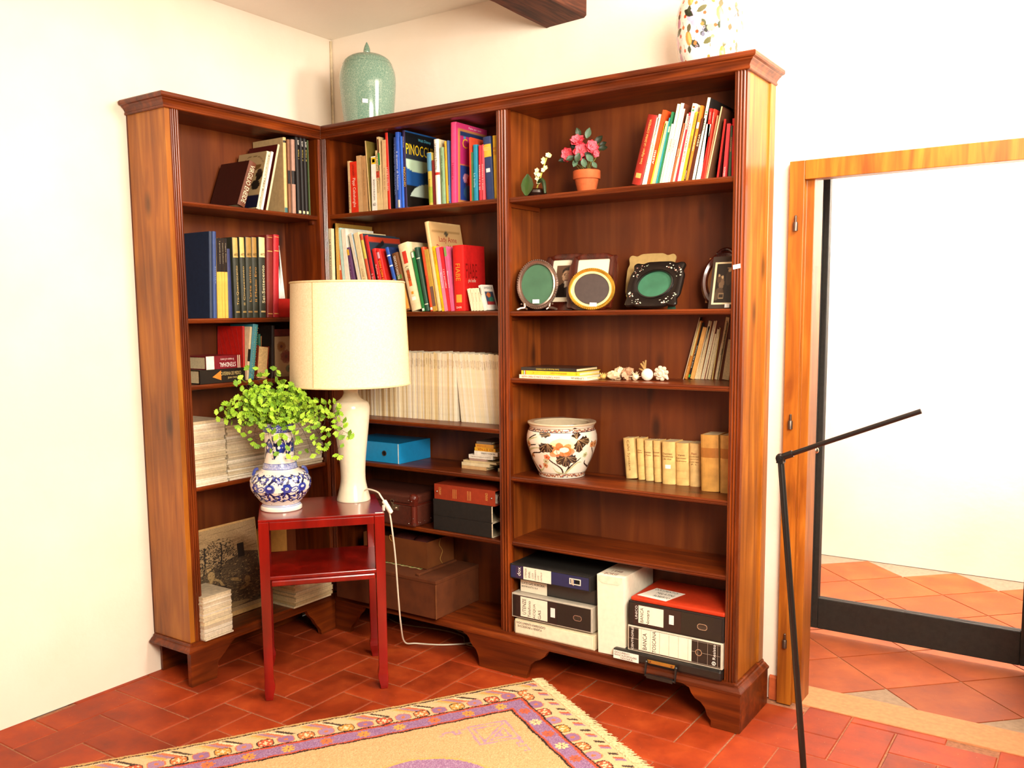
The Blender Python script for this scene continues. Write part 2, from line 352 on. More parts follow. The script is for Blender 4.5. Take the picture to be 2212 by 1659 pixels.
for a,b_ in ((1.672,1.772),(2.50,2.60)): obj('stile',MB().box(a,b_,1.01,1.05,.03,2.1).box(a+.02,b_-.02,1.002,1.01,.06,2.06),IRON,d2,bevel=.003)
obj('bottom_rail',MB().box(1.772,2.50,1.01,1.05,.03,.16),IRON,d2,bevel=.003)
obj('top_rail',MB().box(1.772,2.50,1.01,1.05,2.02,2.1),IRON,d2,bevel=.003)
gm,gt,gb=_new('pane_glass'); gb.inputs['Transmission Weight'].default_value=1; gb.inputs['Roughness'].default_value=.02; gb.inputs['IOR'].default_value=1.1; gb.inputs['Base Color'].default_value=(1,1,1,1)
obj('pane',MB().box(1.772,2.50,1.028,1.032,.16,2.02),gm,d2)
obj('knob',MB().ball((1.75,.985,.78),.016,12).tube([(1.75,.985,.78),(1.75,1.012,.78)],.007),mat('c8bca8',.25,.05,metal=1),d2,smooth=True)
struct('wall_hall_back',MB().box(.9,4.2,2.3,2.4,0,2.6),PL)
struct('ceiling_hall',MB().box(.9,4.2,.4625,2.4,2.5,2.6),PC)
struct('wall_hall',MB().box(1.0,1.665,1.0,1.1,0,2.5).box(2.61,3.9,1.0,1.1,0,2.5).box(1.665,2.61,1.0,1.1,2.105,2.5),PL)
# ================================================================ BOOKCASES
Wd,D,ZT,ZB=1.782,.254,2.066,.156
C0,C1,C2,SR=.032,.873,.921,1.744
def sweep_prof(prof,path):
    """path(o)->list of xy for offset o; prof list of (o,z)"""
    mb=MB(); n=len(prof); rings=[path(o) for o,z in prof]; k=len(rings[0]); vs=[]
    for i in range(k):
        for (o,z),r in zip(prof,rings): vs.append((r[i][0],r[i][1],z))
    fs=[(i*n+j,i*n+(j+1)%n,(i+1)*n+(j+1)%n,(i+1)*n+j) for i in range(k-1) for j in range(n)]+[tuple(range(n)),tuple((k-1)*n+j for j in range(n-1,-1,-1))]
    return mb.add(vs,fs)
CORN=[(-.03,2.060),(.007,2.060),(.010,2.062),(.011,2.067),(.008,2.069),(.010,2.075),(.016,2.082),(.022,2.086),(.023,2.089),(.031,2.091),(.034,2.095),(.034,2.103),(.031,2.107),(-.03,2.107)]
BASEP=[(-.03,.1555),(.006,.1555),(.009,.152),(.010,.147),(.015,.145),(.020,.140),(.024,.136),(.028,.134),(.028,.127),(-.03,.127)]
def flutes(w):
    """cross-section of a reeded upright: (across 0..w, out) with out<0 to the room"""
    p=[(0,.02),(0,0)]; r=w*.11; x=w*.17
    p+=[(x-.001,0)]
    for k in range(3):
        for t in range(7):
            a=math.pi*t/6; p.append((x+r-r*math.cos(a),-.0002-r*1.25*math.sin(a)))
        x+=2*r+w*.025
    p+=[(w,0),(w,.02)]
    return p
def shelf(parent,a0,a1,z,side='R',d=.237):
    t=.018; pr=[(.0105,z-t),(.007,z-t+.002),(.0045,z-t+.007),(.007,z-.009),(.0055,z-.006),(.0065,z-.001),(.009,z),(d,z),(d,z-t)]
    if side=='R': return obj('shelf',MB().prism(pr,0,a0,a1),WX,parent)
    return obj('shelf',MB().prism([(-y-.005,zz) for y,zz in pr],1,a0,a1),WY,parent)
bc=thing('bookcase','long dark walnut bookcase of two bays along the back wall','bookcase',(0,0,0))
obj('side_panel',MB().box(SR+.012,Wd-.0005,.02,.205,.1565,ZT),WSIDE,bc,bevel=.001)
obj('back_post',MB().box(Wd-.03,Wd+.006,.2055,D,.1565,ZT-.004),WSIDE,bc,bevel=.002)
obj('side_panel',MB().box(.002,.018,.02,.24,.1565,ZT),WZ,bc)
obj('divider',MB().box(C1+.016,C2-.016,.02,.24,.1565,ZT),WDIV,bc)
for k,(a,b_) in enumerate(((.018,C1+.016),(C2-.016,SR+.012))): obj('back_panel',MB().box(a,b_,.24,.25,.1565,ZT),WBK,bc)
obj('top_board',MB().box(.002,Wd,.0,.25,ZT,2.09),WX,bc)
obj('bottom_board',MB().box(.002,Wd,-.012,.25,.128,ZB),WX,bc)
for a,b_ in ((0.0,C0),(C1,C2),(SR,Wd)):
    f=flutes(b_-a); obj('reeded_upright',MB().prism([(a+x,y) for x,y in f],2,.1562,ZT),WREED,bc)
obj('price_tag',MB().add([(1.7505,-.0062,1.472),(1.7735,-.0062,1.476),(1.7725,-.0062,1.489),(1.7495,-.0062,1.485),(1.7505,-.0056,1.472),(1.7735,-.0056,1.476),(1.7725,-.0056,1.489),(1.7495,-.0056,1.485)],[(0,1,2,3),(7,6,5,4),(0,4,5,1),(1,5,6,2),(2,6,7,3),(3,7,4,0)]),mat('f4f2ee',.6),bc)
cp=lambda o:[(o,-o),(Wd+o,-o),(Wd+o,D)]
obj('cornice',sweep_prof(CORN,cp),WX,bc)
obj('base_moulding',sweep_prof(BASEP,cp),WX,bc)
def foot(poly,y0=-.024,t=.02): return MB().prism(poly,1,y0,y0+t)
og=[(.708,.1268),(.712,.120),(.726,.115),(.738,.104),(.744,.088),(.757,.074),(.770,.064),(.779,.045),(.784,.022),(.786,0),(1.0,0),(1.004,.02),(1.012,.04),(1.019,.058),(1.036,.074),(1.058,.084),(1.077,.098),(1.088,.115),(1.1,.1268)]
obj('bracket_foot',foot(og),WX,bc)
ogr=[(1.605,.1268),(1.619,.122),(1.634,.116),(1.641,.100),(1.655,.084),(1.674,.076),(1.689,.060),(1.697,.036),(1.710,.022),(1.71,0),(1.806,0),(1.806,.1268)]
obj('bracket_foot',foot(ogr).box(1.786,1.806,-.0038,.254,0,.1268),WX,bc,bevel=.001)
ogl=[(.025,.1268),(.025,0),(.108,0),(.112,.02),(.122,.034),(.138,.052),(.150,.074),(.163,.088),(.176,.1),(.19,.1268)]
obj('bracket_foot',foot(ogl),WX,bc)
ZR=[1.7556,1.353,1.1113,.7472,.5034]; ZL=[1.757,1.3555,.9196,.7393,.498]
for z in ZR: shelf(bc,C2-.016,SR+.0119,z)
for z in ZL: shelf(bc,.0181,C1+.0159,z)
for z in ZR+ZL:   # little shelf cleats
    pass
for z in ZR:
    obj('cleat',MB().box(C2-.0158,C2-.004,.03,.22,z-.032,z-.0182),WY,bc)
# ---- left unit
LL=-.74
bl=thing('bookcase','tall dark walnut bookcase standing against the left wall','bookcase',(0,-.4,0))
LS=-.018
obj('side_panel',MB().box(-.212,-.02,LS,-.002,.1565,ZT),WZ,bl)
obj('side_panel',MB().box(-.212,-.0005,LL,LL+.02,.1565,ZT),WSIDE,bl)
obj('back_panel',MB().box(-.22,-.212,LL,-.002,.1565,ZT),WBK,bl)
obj('top_board',MB().box(-.218,0,LL,-.002,ZT,2.09),WY,bl)
obj('bottom_board',MB().box(-.218,.012,LL,-.002,.128,ZB),WY,bl)
f=flutes(.02); obj('reeded_upright',MB().prism([(-y,-.0205+x) for x,y in f],2,.1562,ZT),WREED,bl)
f=flutes(.036); obj('reeded_upright',MB().prism([(-y,LL+.0205+x) for x,y in f],2,.1562,ZT),WREED,bl)
cl=lambda o:[(o,-o-.0004),(o,LL-o),(-.21,LL-o)]
obj('cornice',sweep_prof(CORN,cl),WY,bl)
obj('base_moulding',sweep_prof(BASEP,cl),WY,bl)
ogl2=[(-.0285+.004 if k<2 else -x+.0,z) for k,(x,z) in enumerate(ogl)]
obj('bracket_foot',MB().prism(ogl2,0,.004,.0242),WY,bl)
obj('bracket_foot',MB().prism([(LL-.02,0),(LL+.09,0),(LL+.10,.06),(LL+.18,.1268),(LL-.02,.1268)],0,.004,.024),WY,bl)
obj('shadow_board',MB().box(-.215,-.205,LL+.02,-.002,0.0005,.1279),WY,bl)  # dark board added to keep the gap under the left unit in shadow
obj('shadow_board',MB().box(.03,Wd-.01,.23,.24,0.0005,.1279),WX,bc)  # same added board, darkens the gap under the long unit
ZLL=[1.7536,1.3388,1.098,.724,.45]
for z in ZLL[:4]: shelf(bl,LL+.0205,LS-.0002,z,'L',.205)
for z in ZLL[:2]: obj('cleat',MB().box(-.05,-.035,LS-.012,LS-.0003,z-.034,z-.0182),WX,bl)
BOOKS=[
('h', 1.3878, 0.03, 1.7649, 0, 0.2564, 0.0368, 0.2233, 0.17, '8e2014', '8e2014', 'thick red cloth hardback with gilt lettering, first from left on top right shelf', [('Dante Alighieri - LA DIVINA COMMEDIA', 0.3, 0.93, 0.28, 'd8a860', 'u')], [(0.1, 0.17, 'c89850', 0.5)], None),
('p', 1.4265, 0.03, 1.7574, 0, 0.2382, 0.0075, 0.2139, 0.17, 'f0e2c0', 'f0e2c0', 'narrow cream paperback, second from left on top right shelf', [('Le Terre di Puglia', 0.2, 0.8, 0.4, '201810', 'u')], [], None),
('p', 1.4348, 0.03, 1.7573, 0, 0.2202, 0.008, 0.2234, 0.17, 'f0e2c0', 'f0e2c0', 'cream guidebook, third from left on top right shelf', [('FERRARA', 0.38, 0.58, 0.5, '907860', 'u'), ('Touring', 0.7, 0.95, 0.5, '807060', 'u')], [], None),
('p', 1.4434, 0.03, 1.7583, 0, 0.2336, 0.0115, 0.235, 0.19, 'd8481c', 'd8481c', 'tall orange guidebook with white title, fourth from left on top right shelf', [('ASSISI', 0.28, 0.46, 0.55, 'fff6e8', 'u')], [], None),
('p', 1.4556, 0.03, 1.7569, 0, 0.2513, 0.0053, 0.1936, 0.16, 'e8cc30', 'e8cc30', 'thin yellow booklet, fifth from left on top right shelf', [], [], None),
('p', 1.4615, 0.03, 1.7582, 0, 0.2299, 0.0116, 0.1977, 0.17, 'e0c088', 'e0c088', 'pale tan paperback, sixth from left on top right shelf', [], [], None),
('p', 1.4741, 0.03, 1.7569, 0, 0.2201, 0.0059, 0.2074, 0.17, '2f8a94', '2f8a94', 'teal booklet, seventh from left on top right shelf', [], [], None),
('p', 1.4806, 0.03, 1.757, 0, 0.2103, 0.0068, 0.2245, 0.17, '2a7048', '2a7048', 'dark green booklet with pale block, eighth from left on top right shelf', [], [(0.72, 0.8, '9cb88c', 0.9)], None),
('p', 1.488, 0.03, 1.757, 0, 0.2155, 0.0065, 0.1868, 0.17, 'c8c4b0', 'c8c4b0', 'grey marbled booklet, ninth from left on top right shelf', [], [], None),
('p', 1.4956, 0.03, 1.7577, 0, 0.2122, 0.01, 0.2461, 0.2, 'f0e2c0', 'e8d840', 'tall cream guidebook with yellow edge, tenth from left on top right shelf', [('TAORMINA', 0.4, 0.57, 0.5, '403828', 'u')], [], None),
('p', 1.506, 0.03, 1.7581, 0, 0.2173, 0.0117, 0.2469, 0.2, 'f4ede0', '60301c', 'tall white guidebook, eleventh from left on top right shelf', [('TAORMINA', 0.38, 0.55, 0.45, '403828', 'u'), ('San Marino', 0.78, 0.9, 0.35, 'b0a080', 'u')], [], None),
('p', 1.5182, 0.03, 1.757, 0, 0.2166, 0.0065, 0.2291, 0.2, 'e4d8bc', '60301c', 'pale guidebook with brown cover, twelfth from left on top right shelf', [('ROMA', 0.7, 0.9, 0.5, 'f8f0e0', 'u')], [], None),
('p', 1.525, 0.03, 1.7574, 0, 0.2366, 0.0077, 0.1836, 0.17, 'd05a38', 'd05a38', 'orange-red booklet, thirteenth from left on top right shelf', [('ISCHIA', 0.45, 0.58, 0.5, 'e8c8a8', 'u')], [], None),
('p', 1.5331, 0.03, 1.7572, 0, 0.2205, 0.0073, 0.2116, 0.17, 'e8cfa8', 'e8cfa8', 'peach paperback, fourteenth from left on top right shelf', [('ISCHIA', 0.37, 0.47, 0.55, '201810', 'u')], [], None),
('p', 1.541, 0.03, 1.7573, 0, 0.2104, 0.0081, 0.2143, 0.17, 'd42c38', 'd42c38', 'crimson guidebook, fifteenth from left on top right shelf', [('SORRENTO', 0.76, 0.95, 0.55, 'f8e8d8', 'u')], [], None),
('p', 1.5498, 0.03, 1.758, 0, 0.2029, 0.0117, 0.2402, 0.2, 'f0e2c0', 'f0e2c0', 'tall cream guidebook with bold title, sixteenth from left on top right shelf', [('SICILIA MERAVIGLIOSA', 0.25, 0.75, 0.6, '403020', 'u')], [(0.94, 0.965, 'd06030', 0.6), (0.9, 0.925, '4a8850', 0.6)], None),
('p', 1.5619, 0.03, 1.7576, 0, 0.2147, 0.0093, 0.2136, 0.17, 'dc9a28', 'dc9a28', 'golden yellow guidebook, seventeenth from left on top right shelf', [('AGRIGENTO', 0.48, 0.66, 0.5, '7a4a18', 'u'), ('ASSISI', 0.75, 0.95, 0.4, '7a5a28', 'u')], [], None),
('p', 1.5717, 0.03, 1.7566, 0, 0.2069, 0.0049, 0.2083, 0.17, '4a2818', '4a2818', 'thin brown booklet, eighteenth from left on top right shelf', [('COMO', 0.04, 0.16, 0.7, 'e8d0a8', 'u')], [], None),
('p', 1.5771, 0.03, 1.7573, 0, 0.2049, 0.0082, 0.2307, 0.2, 'e07828', 'e07828', 'tall orange guidebook, nineteenth from left on top right shelf', [('VENEZIA', 0.4, 0.6, 0.5, 'f8e0b0', 'u')], [(0.7, 0.78, 'f0e4d0', 0.9)], None),
('p', 1.5859, 0.03, 1.7582, 0, 0.2241, 0.0115, 0.1913, 0.17, '4a2012', '4a2012', 'dark brown paperback, twentieth from left on top right shelf', [('SIENA', 0.55, 0.75, 0.5, 'e0c8a0', 'u')], [], None),
('p', 1.599, 0.03, 1.7575, 0, 0.1936, 0.0096, 0.251, 0.2, 'f0e2c0', '2a2422', 'tallest cream guidebook rising above the row, twenty-first from left on top right shelf', [('VISIT', 0.6, 0.72, 0.75, '201810', 'u')], [(0.82, 0.835, '3a8048', 0.6), (0.79, 0.805, 'd03828', 0.6)], None),
('p', 1.6117, 0.03, 1.7585, 0, 0.1941, 0.015, 0.1693, 0.17, 'f4ede0', '403028', 'white paperback with handwritten title, twenty-second from left on top right shelf', [('Mare del Sud', 0.3, 0.62, 0.3, 'b0a8a0', 'u')], [], None),
('p', 1.6283, 0.03, 1.7566, 0, 0.1172, 0.0084, 0.2147, 0.17, 'd42620', 'd42620', 'red guidebook, twenty-third from left on top right shelf', [('Loreto', 0.85, 0.95, 0.4, 'f0d0c0', 'u')], [], None),
('p', 1.6369, 0.03, 1.7563, 0, 0.1403, 0.0048, 0.2126, 0.17, 'e04030', 'e04030', 'red-orange guidebook, twenty-fourth from left on top right shelf', [('LORETO', 0.8, 0.95, 0.6, 'f8e0d0', 'u')], [], None),
('p', 1.642, 0.03, 1.7563, 0, 0.1861, 0.0039, 0.1932, 0.17, 'c87858', 'c87858', 'pinkish thin booklet, twenty-fifth from left on top right shelf', [], [], None),
('p', 1.6464, 0.03, 1.7565, 0, 0.205, 0.0045, 0.2192, 0.2, 'd8b888', '5a3024', 'tan booklet with large dark brown cover, twenty-sixth from left on top right shelf', [], [], None),
('p', 1.6793, 0.03, 1.7564, 0, 0.1222, 0.0066, 0.1771, 0.17, 'c82420', '4a1814', 'leaning scarlet booklet, twenty-seventh from left on top right shelf', [], [], None),
('p', 1.6982, 0.03, 1.7564, 0, 0.0748, 0.0108, 0.1613, 0.17, 'c83438', 'c83438', 'leaning rose-red guidebook, twenty-eighth from left on top right shelf', [('GENOVA', 0.02, 0.2, 0.5, 'f0d0c8', 'u')], [], None),
('p', 1.7163, 0.03, 1.7559, 0, 0.0386, 0.0081, 0.1537, 0.17, '34402c', '34402c', 'dark green guidebook, twenty-ninth from left on top right shelf', [('BERGAMO', 0.5, 0.78, 0.5, 'c06040', 'u')], [], None),
('p', 1.7272, 0.03, 1.7556, 0, 0, 0.0083, 0.1748, 0.17, 'd02824', 'd02824', 'red booklet against the right upright, thirtieth from left on top right shelf', [], [], None),
('p', 0.116, 0.035, 1.757, 0, -0.0139, 0.0117, 0.2112, 0.17, 'd8b484', 'd8b484', 'thin tan paperback, first from left on top middle shelf', [('I racconti del nord', 0.1, 0.6, 0.5, '604028', 'd')], [], None),
('p', 0.1288, 0.035, 1.757, 0, -0.0132, 0.0379, 0.2057, 0.17, 'd83018', 'd83018', 'red paperback with white title, second from left on top middle shelf', [('Pippi Calzelunghe', 0.12, 0.68, 0.5, 'f4dcc8', 'd'), ('LINDGREN', 0.72, 0.94, 0.25, '701810', 'd')], [], None),
('p', 0.1687, 0.035, 1.757, 0, -0.0283, 0.024, 0.2264, 0.17, 'c8a070', 'c8a070', 'worn tan paperback, third from left on top middle shelf', [], [], None),
('p', 0.1932, 0.035, 1.757, 0, -0.0275, 0.0234, 0.2227, 0.17, 'b88c5c', 'b88c5c', 'brown-tan paperback, fourth from left on top middle shelf', [('Ragazzi della via', 0.3, 0.75, 0.3, '80603c', 'd')], [], None),
('h', 0.2252, 0.035, 1.757, 0, -0.0604, 0.0066, 0.281, 0.2, 'b0905c', '7a6a30', 'tall olive picture book, fifth from left on top middle shelf', [], [], None),
('p', 0.2414, 0.035, 1.757, 0, 0, 0.0273, 0.2155, 0.17, 'f4ede0', 'f4ede0', 'white paperback with black and yellow emblem, sixth from left on top middle shelf', [('BAGNATA IN BLUE JEANS', 0.2, 0.58, 0.4, '302820', 'd'), ('60', 0.1, 0.16, 0.5, '303030', 'h')], [(0.86, 0.98, 'e0b820', 0.85), (0.89, 0.95, '201c18', 0.5)], None),
('p', 0.2696, 0.035, 1.757, 0, -0.017, 0.0187, 0.2366, 0.17, 'dcc08c', 'dcc08c', 'tan book with capital lettering, seventh from left on top middle shelf', [('GLI GNOMI di Celestino', 0.3, 0.95, 0.45, '605030', 'd')], [(0.55, 0.66, 'c03c28', 0.9)], None),
('p', 0.2888, 0.035, 1.757, 0, -0.0502, 0.0116, 0.2882, 0.19, 'd8bc88', 'd8bc88', 'tall cream book with green patch, eighth from left on top middle shelf', [], [(0.62, 0.78, '2f8040', 0.9), (0.8, 0.97, '5a2c18', 0.7)], None),
('p', 0.3013, 0.035, 1.757, 0, 0, 0.0212, 0.2729, 0.17, 'd4b080', 'd4b080', 'tan book with dotted edge, ninth from left on top middle shelf', [('DIMMI DI SI', 0.3, 0.6, 0.22, '7a5030', 'd')], [], None),
('h', 0.3235, 0.035, 1.757, 0, -0.0276, 0.0147, 0.2993, 0.2, 'cc2818', '181412', 'red-spined book with black cover, tenth from left on top middle shelf', [('LATTE E STELLINO', 0.25, 0.55, 0.6, 'f4dcc8', 'd')], [], None),
('h', 0.3598, 0.035, 1.757, 0, 0, 0.0132, 0.2767, 0.17, '28386c', '28386c', 'navy book, eleventh from left on top middle shelf', [('I VIAGGI DI GULLIVER', 0.2, 0.9, 0.5, '6a7ca8', 'd')], [], None),
('h', 0.3734, 0.035, 1.757, 0, -0.0216, 0.0203, 0.2948, 0.17, '2c58c0', '2c58c0', 'shiny royal blue book, twelfth from left on top middle shelf', [('Il drammo di Nessuno', 0.25, 0.75, 0.45, 'c8d4ec', 'd')], [(0.02, 0.12, 'd8d0c0', 0.5)], None),
('h', 0.3942, 0.035, 1.757, 0, -0.0125, 0.0148, 0.2763, 0.17, '2864d8', '2864d8', 'bright blue book, thirteenth from left on top middle shelf', [], [], None),
('h', 0.4099, 0.035, 1.757, 0, -0.0189, 0.0152, 0.2973, 0.2, '2a1e48', '20508c', 'tall purple book with large blue picture cover, fourteenth from left on top middle shelf', [('PINOCCHIO', 0.28, 0.53, 0.7, 'f0c030', 'd'), ('Walt Disney', 0.78, 0.92, 0.4, 'd0c8d8', 'd')], [], None),
('h', 0.5304, 0.035, 1.757, 0, -0.0371, 0.0231, 0.2006, 0.17, 'c8b050', 'c8b050', 'multicoloured small book, fifteenth from left on top middle shelf', [('Racconti', 0.3, 0.5, 0.4, '806020', 'd')], [(0.65, 0.99, '5088a8', 0.95), (0.06, 0.36, '98a838', 0.9)], None),
('p', 0.5548, 0.035, 1.757, 0, -0.0258, 0.0081, 0.1699, 0.17, '70201c', '70201c', 'dark red narrow booklet, sixteenth from left on top middle shelf', [], [], None),
('h', 0.5647, 0.035, 1.757, 0, -0.0247, 0.0229, 0.2458, 0.18, 'f4ede0', 'd8cfa8', 'white tall book with dark title, seventeenth from left on top middle shelf', [('Le avventure di Pinocchio', 0.54, 0.93, 0.5, '303028', 'd')], [(0.46, 0.5, 'c83028', 1.0)], None),
('h', 0.5918, 0.035, 1.757, 0, -0.0207, 0.0218, 0.213, 0.17, '86a880', '86a880', 'sage green book, eighteenth from left on top middle shelf', [('Fiabe e Leggende', 0.4, 0.85, 0.35, '3a5a38', 'd')], [], None),
('h', 0.6154, 0.035, 1.757, 0, -0.03, 0.0117, 0.2333, 0.17, 'd8a020', 'd8a020', 'mustard yellow book, nineteenth from left on top middle shelf', [('I RACCONTI', 0.7, 0.95, 0.6, '7a5010', 'd')], [], None),
('h', 0.6279, 0.035, 1.757, 0, -0.0263, 0.0083, 0.2347, 0.17, '3a5488', '3a5488', 'slate blue narrow book, twentieth from left on top middle shelf', [('VIAGGIO', 0.05, 0.3, 0.6, 'c8d0e0', 'd')], [], None),
('h', 0.6367, 0.035, 1.7573, 0, 0.0125, 0.0269, 0.2982, 0.215, 'e8487c', 'd83c78', 'tall pink picture book, twenty-first from left on top middle shelf', [('Hansel e', 0.3, 0.5, 0.35, 'a01848', 'd')], [], None),
('p', 0.7277, 0.035, 1.757, 0, 0, 0.0076, 0.2341, 0.15, 'd85030', 'd85030', 'thin orange booklet, twenty-second from left on top middle shelf', [], [], None),
('p', 0.7357, 0.035, 1.757, 0, 0, 0.0052, 0.1795, 0.14, '4a7c50', '4a7c50', 'thin green booklet, twenty-third from left on top middle shelf', [], [], None),
('h', 0.7414, 0.035, 1.757, 0, 0, 0.0196, 0.2056, 0.13, '2088a8', '2088a8', 'teal blue hardback, twenty-fourth from left on top middle shelf', [('La bella', 0.25, 0.5, 0.4, 'a8d4e0', 'd')], [], None),
('h', 0.7666, 0.035, 1.757, 0, 0, 0.0135, 0.2006, 0.13, 'c82838', 'c82838', 'red slim book, twenty-fifth from left on top middle shelf', [('BARBARA E IL RE', 0.2, 0.65, 0.45, 'f0d0d0', 'd')], [], None),
('h', 0.7805, 0.035, 1.757, 0, 0, 0.013, 0.2017, 0.13, 'd84c58', 'd84c58', 'rose slim book, twenty-sixth from left on top middle shelf', [('BARBARA E I SUOI', 0.2, 0.65, 0.45, 'f0d0d0', 'd')], [], None),
('h', 0.7999, 0.035, 1.757, 0, -0.0624, 0.0351, 0.2275, 0.13, '2c3c68', '2c3c68', 'worn blue book with yellow label and price tag, twenty-seventh from left on top middle shelf', [('Racconti', 0.78, 0.86, 0.8, 'f0d890', 'h')], [(0.68, 0.88, 'e0b840', 0.95), (0.44, 0.5, 'f4f0e8', 0.5)], None),
('h', 0.8358, 0.035, 1.757, 0, -0.0285, 0.0186, 0.2277, 0.13, 'dcb028', 'dcb028', 'yellow book beside the middle upright, twenty-eighth from left on top middle shelf', [('GRANDE', 0.78, 0.82, 0.8, 'a83020', 'h'), ('TROTTOLA', 0.7, 0.75, 0.8, 'a83020', 'h')], [], None),
('p', 0.0335, -0.005, 1.3555, 0, 0, 0.0158, 0.3445, 0.12, 'd8c8a0', 'd8c8a0', 'slim cream book with black capitals, first from left on second middle shelf', [('LA SCUOLA DI HOGWARTS', 0.3, 0.87, 0.5, '302418', 'd')], [], None),
('h', 0.0594, 0.03, 1.3555, 0, -0.0885, 0.0235, 0.3499, 0.17, 'c0582c', 'c0582c', 'rust orange book, second from left on second middle shelf', [('Mago di Natale', 0.5, 0.9, 0.35, '70301c', 'd')], [(0.5, 0.56, 'e8d8c0', 0.6)], None),
('p', 0.0846, 0.03, 1.3555, 0, -0.0929, 0.0129, 0.3496, 0.17, 'b8dcd8', 'b8dcd8', 'pale aqua book, third from left on second middle shelf', [], [], None),
('p', 0.098, 0.03, 1.3555, 0, -0.0775, 0.0243, 0.343, 0.17, 'f0ead8', 'f0ead8', 'white glossy book, fourth from left on second middle shelf', [], [], None),
('h', 0.1375, 0.03, 1.3555, 0, -0.1817, 0.027, 0.2675, 0.17, '5c3860', '5c3860', 'small purple book with yellow emblem, fifth from left on second middle shelf', [('La principessa', 0.2, 0.75, 0.3, 'a878a8', 'd')], [(0.88, 0.97, 'e0b030', 0.5)], None),
('p', 0.1878, 0.03, 1.3555, 0, -0.2289, 0.016, 0.3288, 0.2, 'e8dcc4', 'b8ccd4', 'cream thin picture book, sixth from left on second middle shelf', [], [], None),
('p', 0.2071, 0.03, 1.3555, 0, -0.2075, 0.0263, 0.3271, 0.17, 'ecd8a8', 'ecd8a8', 'cream book with faded title, seventh from left on second middle shelf', [('LE FIABE SONORE', 0.3, 0.55, 0.4, 'b08850', 'd')], [], None),
('h', 0.2392, 0.03, 1.3555, 0, -0.2171, 0.0177, 0.3224, 0.21, 'c85030', '34404c', 'orange-red book with floral spine top, eighth from left on second middle shelf', [], [(0.68, 0.92, 'c8b850', 0.9)], None),
('h', 0.2598, 0.03, 1.3555, 0, -0.2142, 0.0231, 0.3137, 0.2, 'c02428', '2c3a48', 'red book with white script, ninth from left on second middle shelf', [('5 Storie Dolomiti', 0.15, 0.5, 0.4, 'f0c8c0', 'd')], [], None),
('h', 0.29, 0.03, 1.3555, 0, -0.2197, 0.022, 0.258, 0.17, 'c82020', 'c82020', 'red book with script title, tenth from left on second middle shelf', [('Sylvia e Vernes', 0.3, 0.75, 0.45, 'f0c8b8', 'd')], [], None),
('h', 0.3179, 0.03, 1.3555, 0, -0.249, 0.0243, 0.2537, 0.17, 'd42420', 'd42420', 'red book with yellow title, eleventh from left on second middle shelf', [('DIN DIN DIN', 0.42, 0.82, 0.45, 'f0b030', 'd')], [(0.86, 0.96, 'e8a8b8', 0.5)], None),
('h', 0.3798, 0.03, 1.3555, 0, -0.286, 0.0184, 0.2639, 0.17, '2850a8', '1c2c58', 'blue book with white bands, twelfth from left on second middle shelf', [('DIVINA', 0.3, 0.5, 0.6, 'f0d040', 'd')], [(0.7, 0.72, 'e8e8e8', 1.0), (0.86, 0.88, 'e8e8e8', 1.0)], None),
('h', 0.3976, 0.03, 1.3555, 0, -0.2522, 0.0328, 0.2356, 0.17, '6a4020', '6a4020', 'dark picture book with orange lower spine, thirteenth from left on second middle shelf', [('GIOCHI E CANZONI', 0.55, 0.95, 0.35, 'f0ead8', 'd')], [(0.03, 0.5, 'd08838', 0.92), (0.55, 0.62, '50702c', 0.8)], None),
('h', 0.4383, 0.03, 1.3555, 0, -0.2438, 0.0518, 0.2695, 0.17, 'ecd9ae', 'ecd9ae', 'thick cream book with red printed title, fourteenth from left on second middle shelf', [('IL PESTIFERO', 0.44, 0.66, 0.3, '302010', 'd')], [(0.36, 0.6, 'd8602c', 0.28), (0.7, 0.88, 'c83828', 0.4), (0.24, 0.28, 'd89830', 0.22), (0.15, 0.2, 'f8f4ec', 0.35)], None),
('p', 0.4948, 0.03, 1.3555, 0, -0.2229, 0.012, 0.2378, 0.17, '2a7a40', '2a7a40', 'green and white slim book, fifteenth from left on second middle shelf', [], [(0.9, 0.99, 'f0ece0', 0.9), (0.01, 0.05, 'f0ece0', 0.9)], None),
('h', 0.508, 0.03, 1.3555, 0, -0.2047, 0.0188, 0.2517, 0.17, '284838', '284838', 'dark green slim book, sixteenth from left on second middle shelf', [], [(0.82, 0.835, 'c8d0b8', 1.0), (0.1, 0.115, 'c8d0b8', 1.0)], None),
('h', 0.5316, 0.03, 1.3555, 0, -0.1673, 0.0163, 0.2504, 0.17, 'd44a24', 'd44a24', 'orange-red slim book, seventeenth from left on second middle shelf', [('Pinocchio', 0.4, 0.55, 0.5, '701810', 'd')], [(0.02, 0.06, 'e8e0d0', 0.7)], None),
('p', 0.549, 0.03, 1.3555, 0, -0.1692, 0.0179, 0.2407, 0.17, 'b8923c', 'b8923c', 'mustard picture book, eighteenth from left on second middle shelf', [], [(0.08, 0.4, '6c5044', 0.9)], None),
('h', 0.5688, 0.03, 1.3555, 0, -0.1726, 0.022, 0.3466, 0.205, 'dcc08c', 'cca874', 'tall tan book titled in red script, nineteenth from left on second middle shelf', [], [], None),
('p', 0.592, 0.03, 1.3555, 0, -0.1778, 0.0117, 0.2506, 0.17, 'e0b818', 'e0b818', 'yellow slim book, twentieth from left on second middle shelf', [('PINOCCHIO', 0.72, 0.93, 0.6, 'a06008', 'd'), ('LE FIABE', 0.05, 0.2, 0.6, 'a07018', 'd')], [], None),
('p', 0.6048, 0.03, 1.3555, 0, -0.1597, 0.0159, 0.2463, 0.17, 'd8809c', 'd8809c', 'pink slim book, twenty-first from left on second middle shelf', [('Biancaneve', 0.36, 0.6, 0.5, 'f8e0e8', 'd')], [], None),
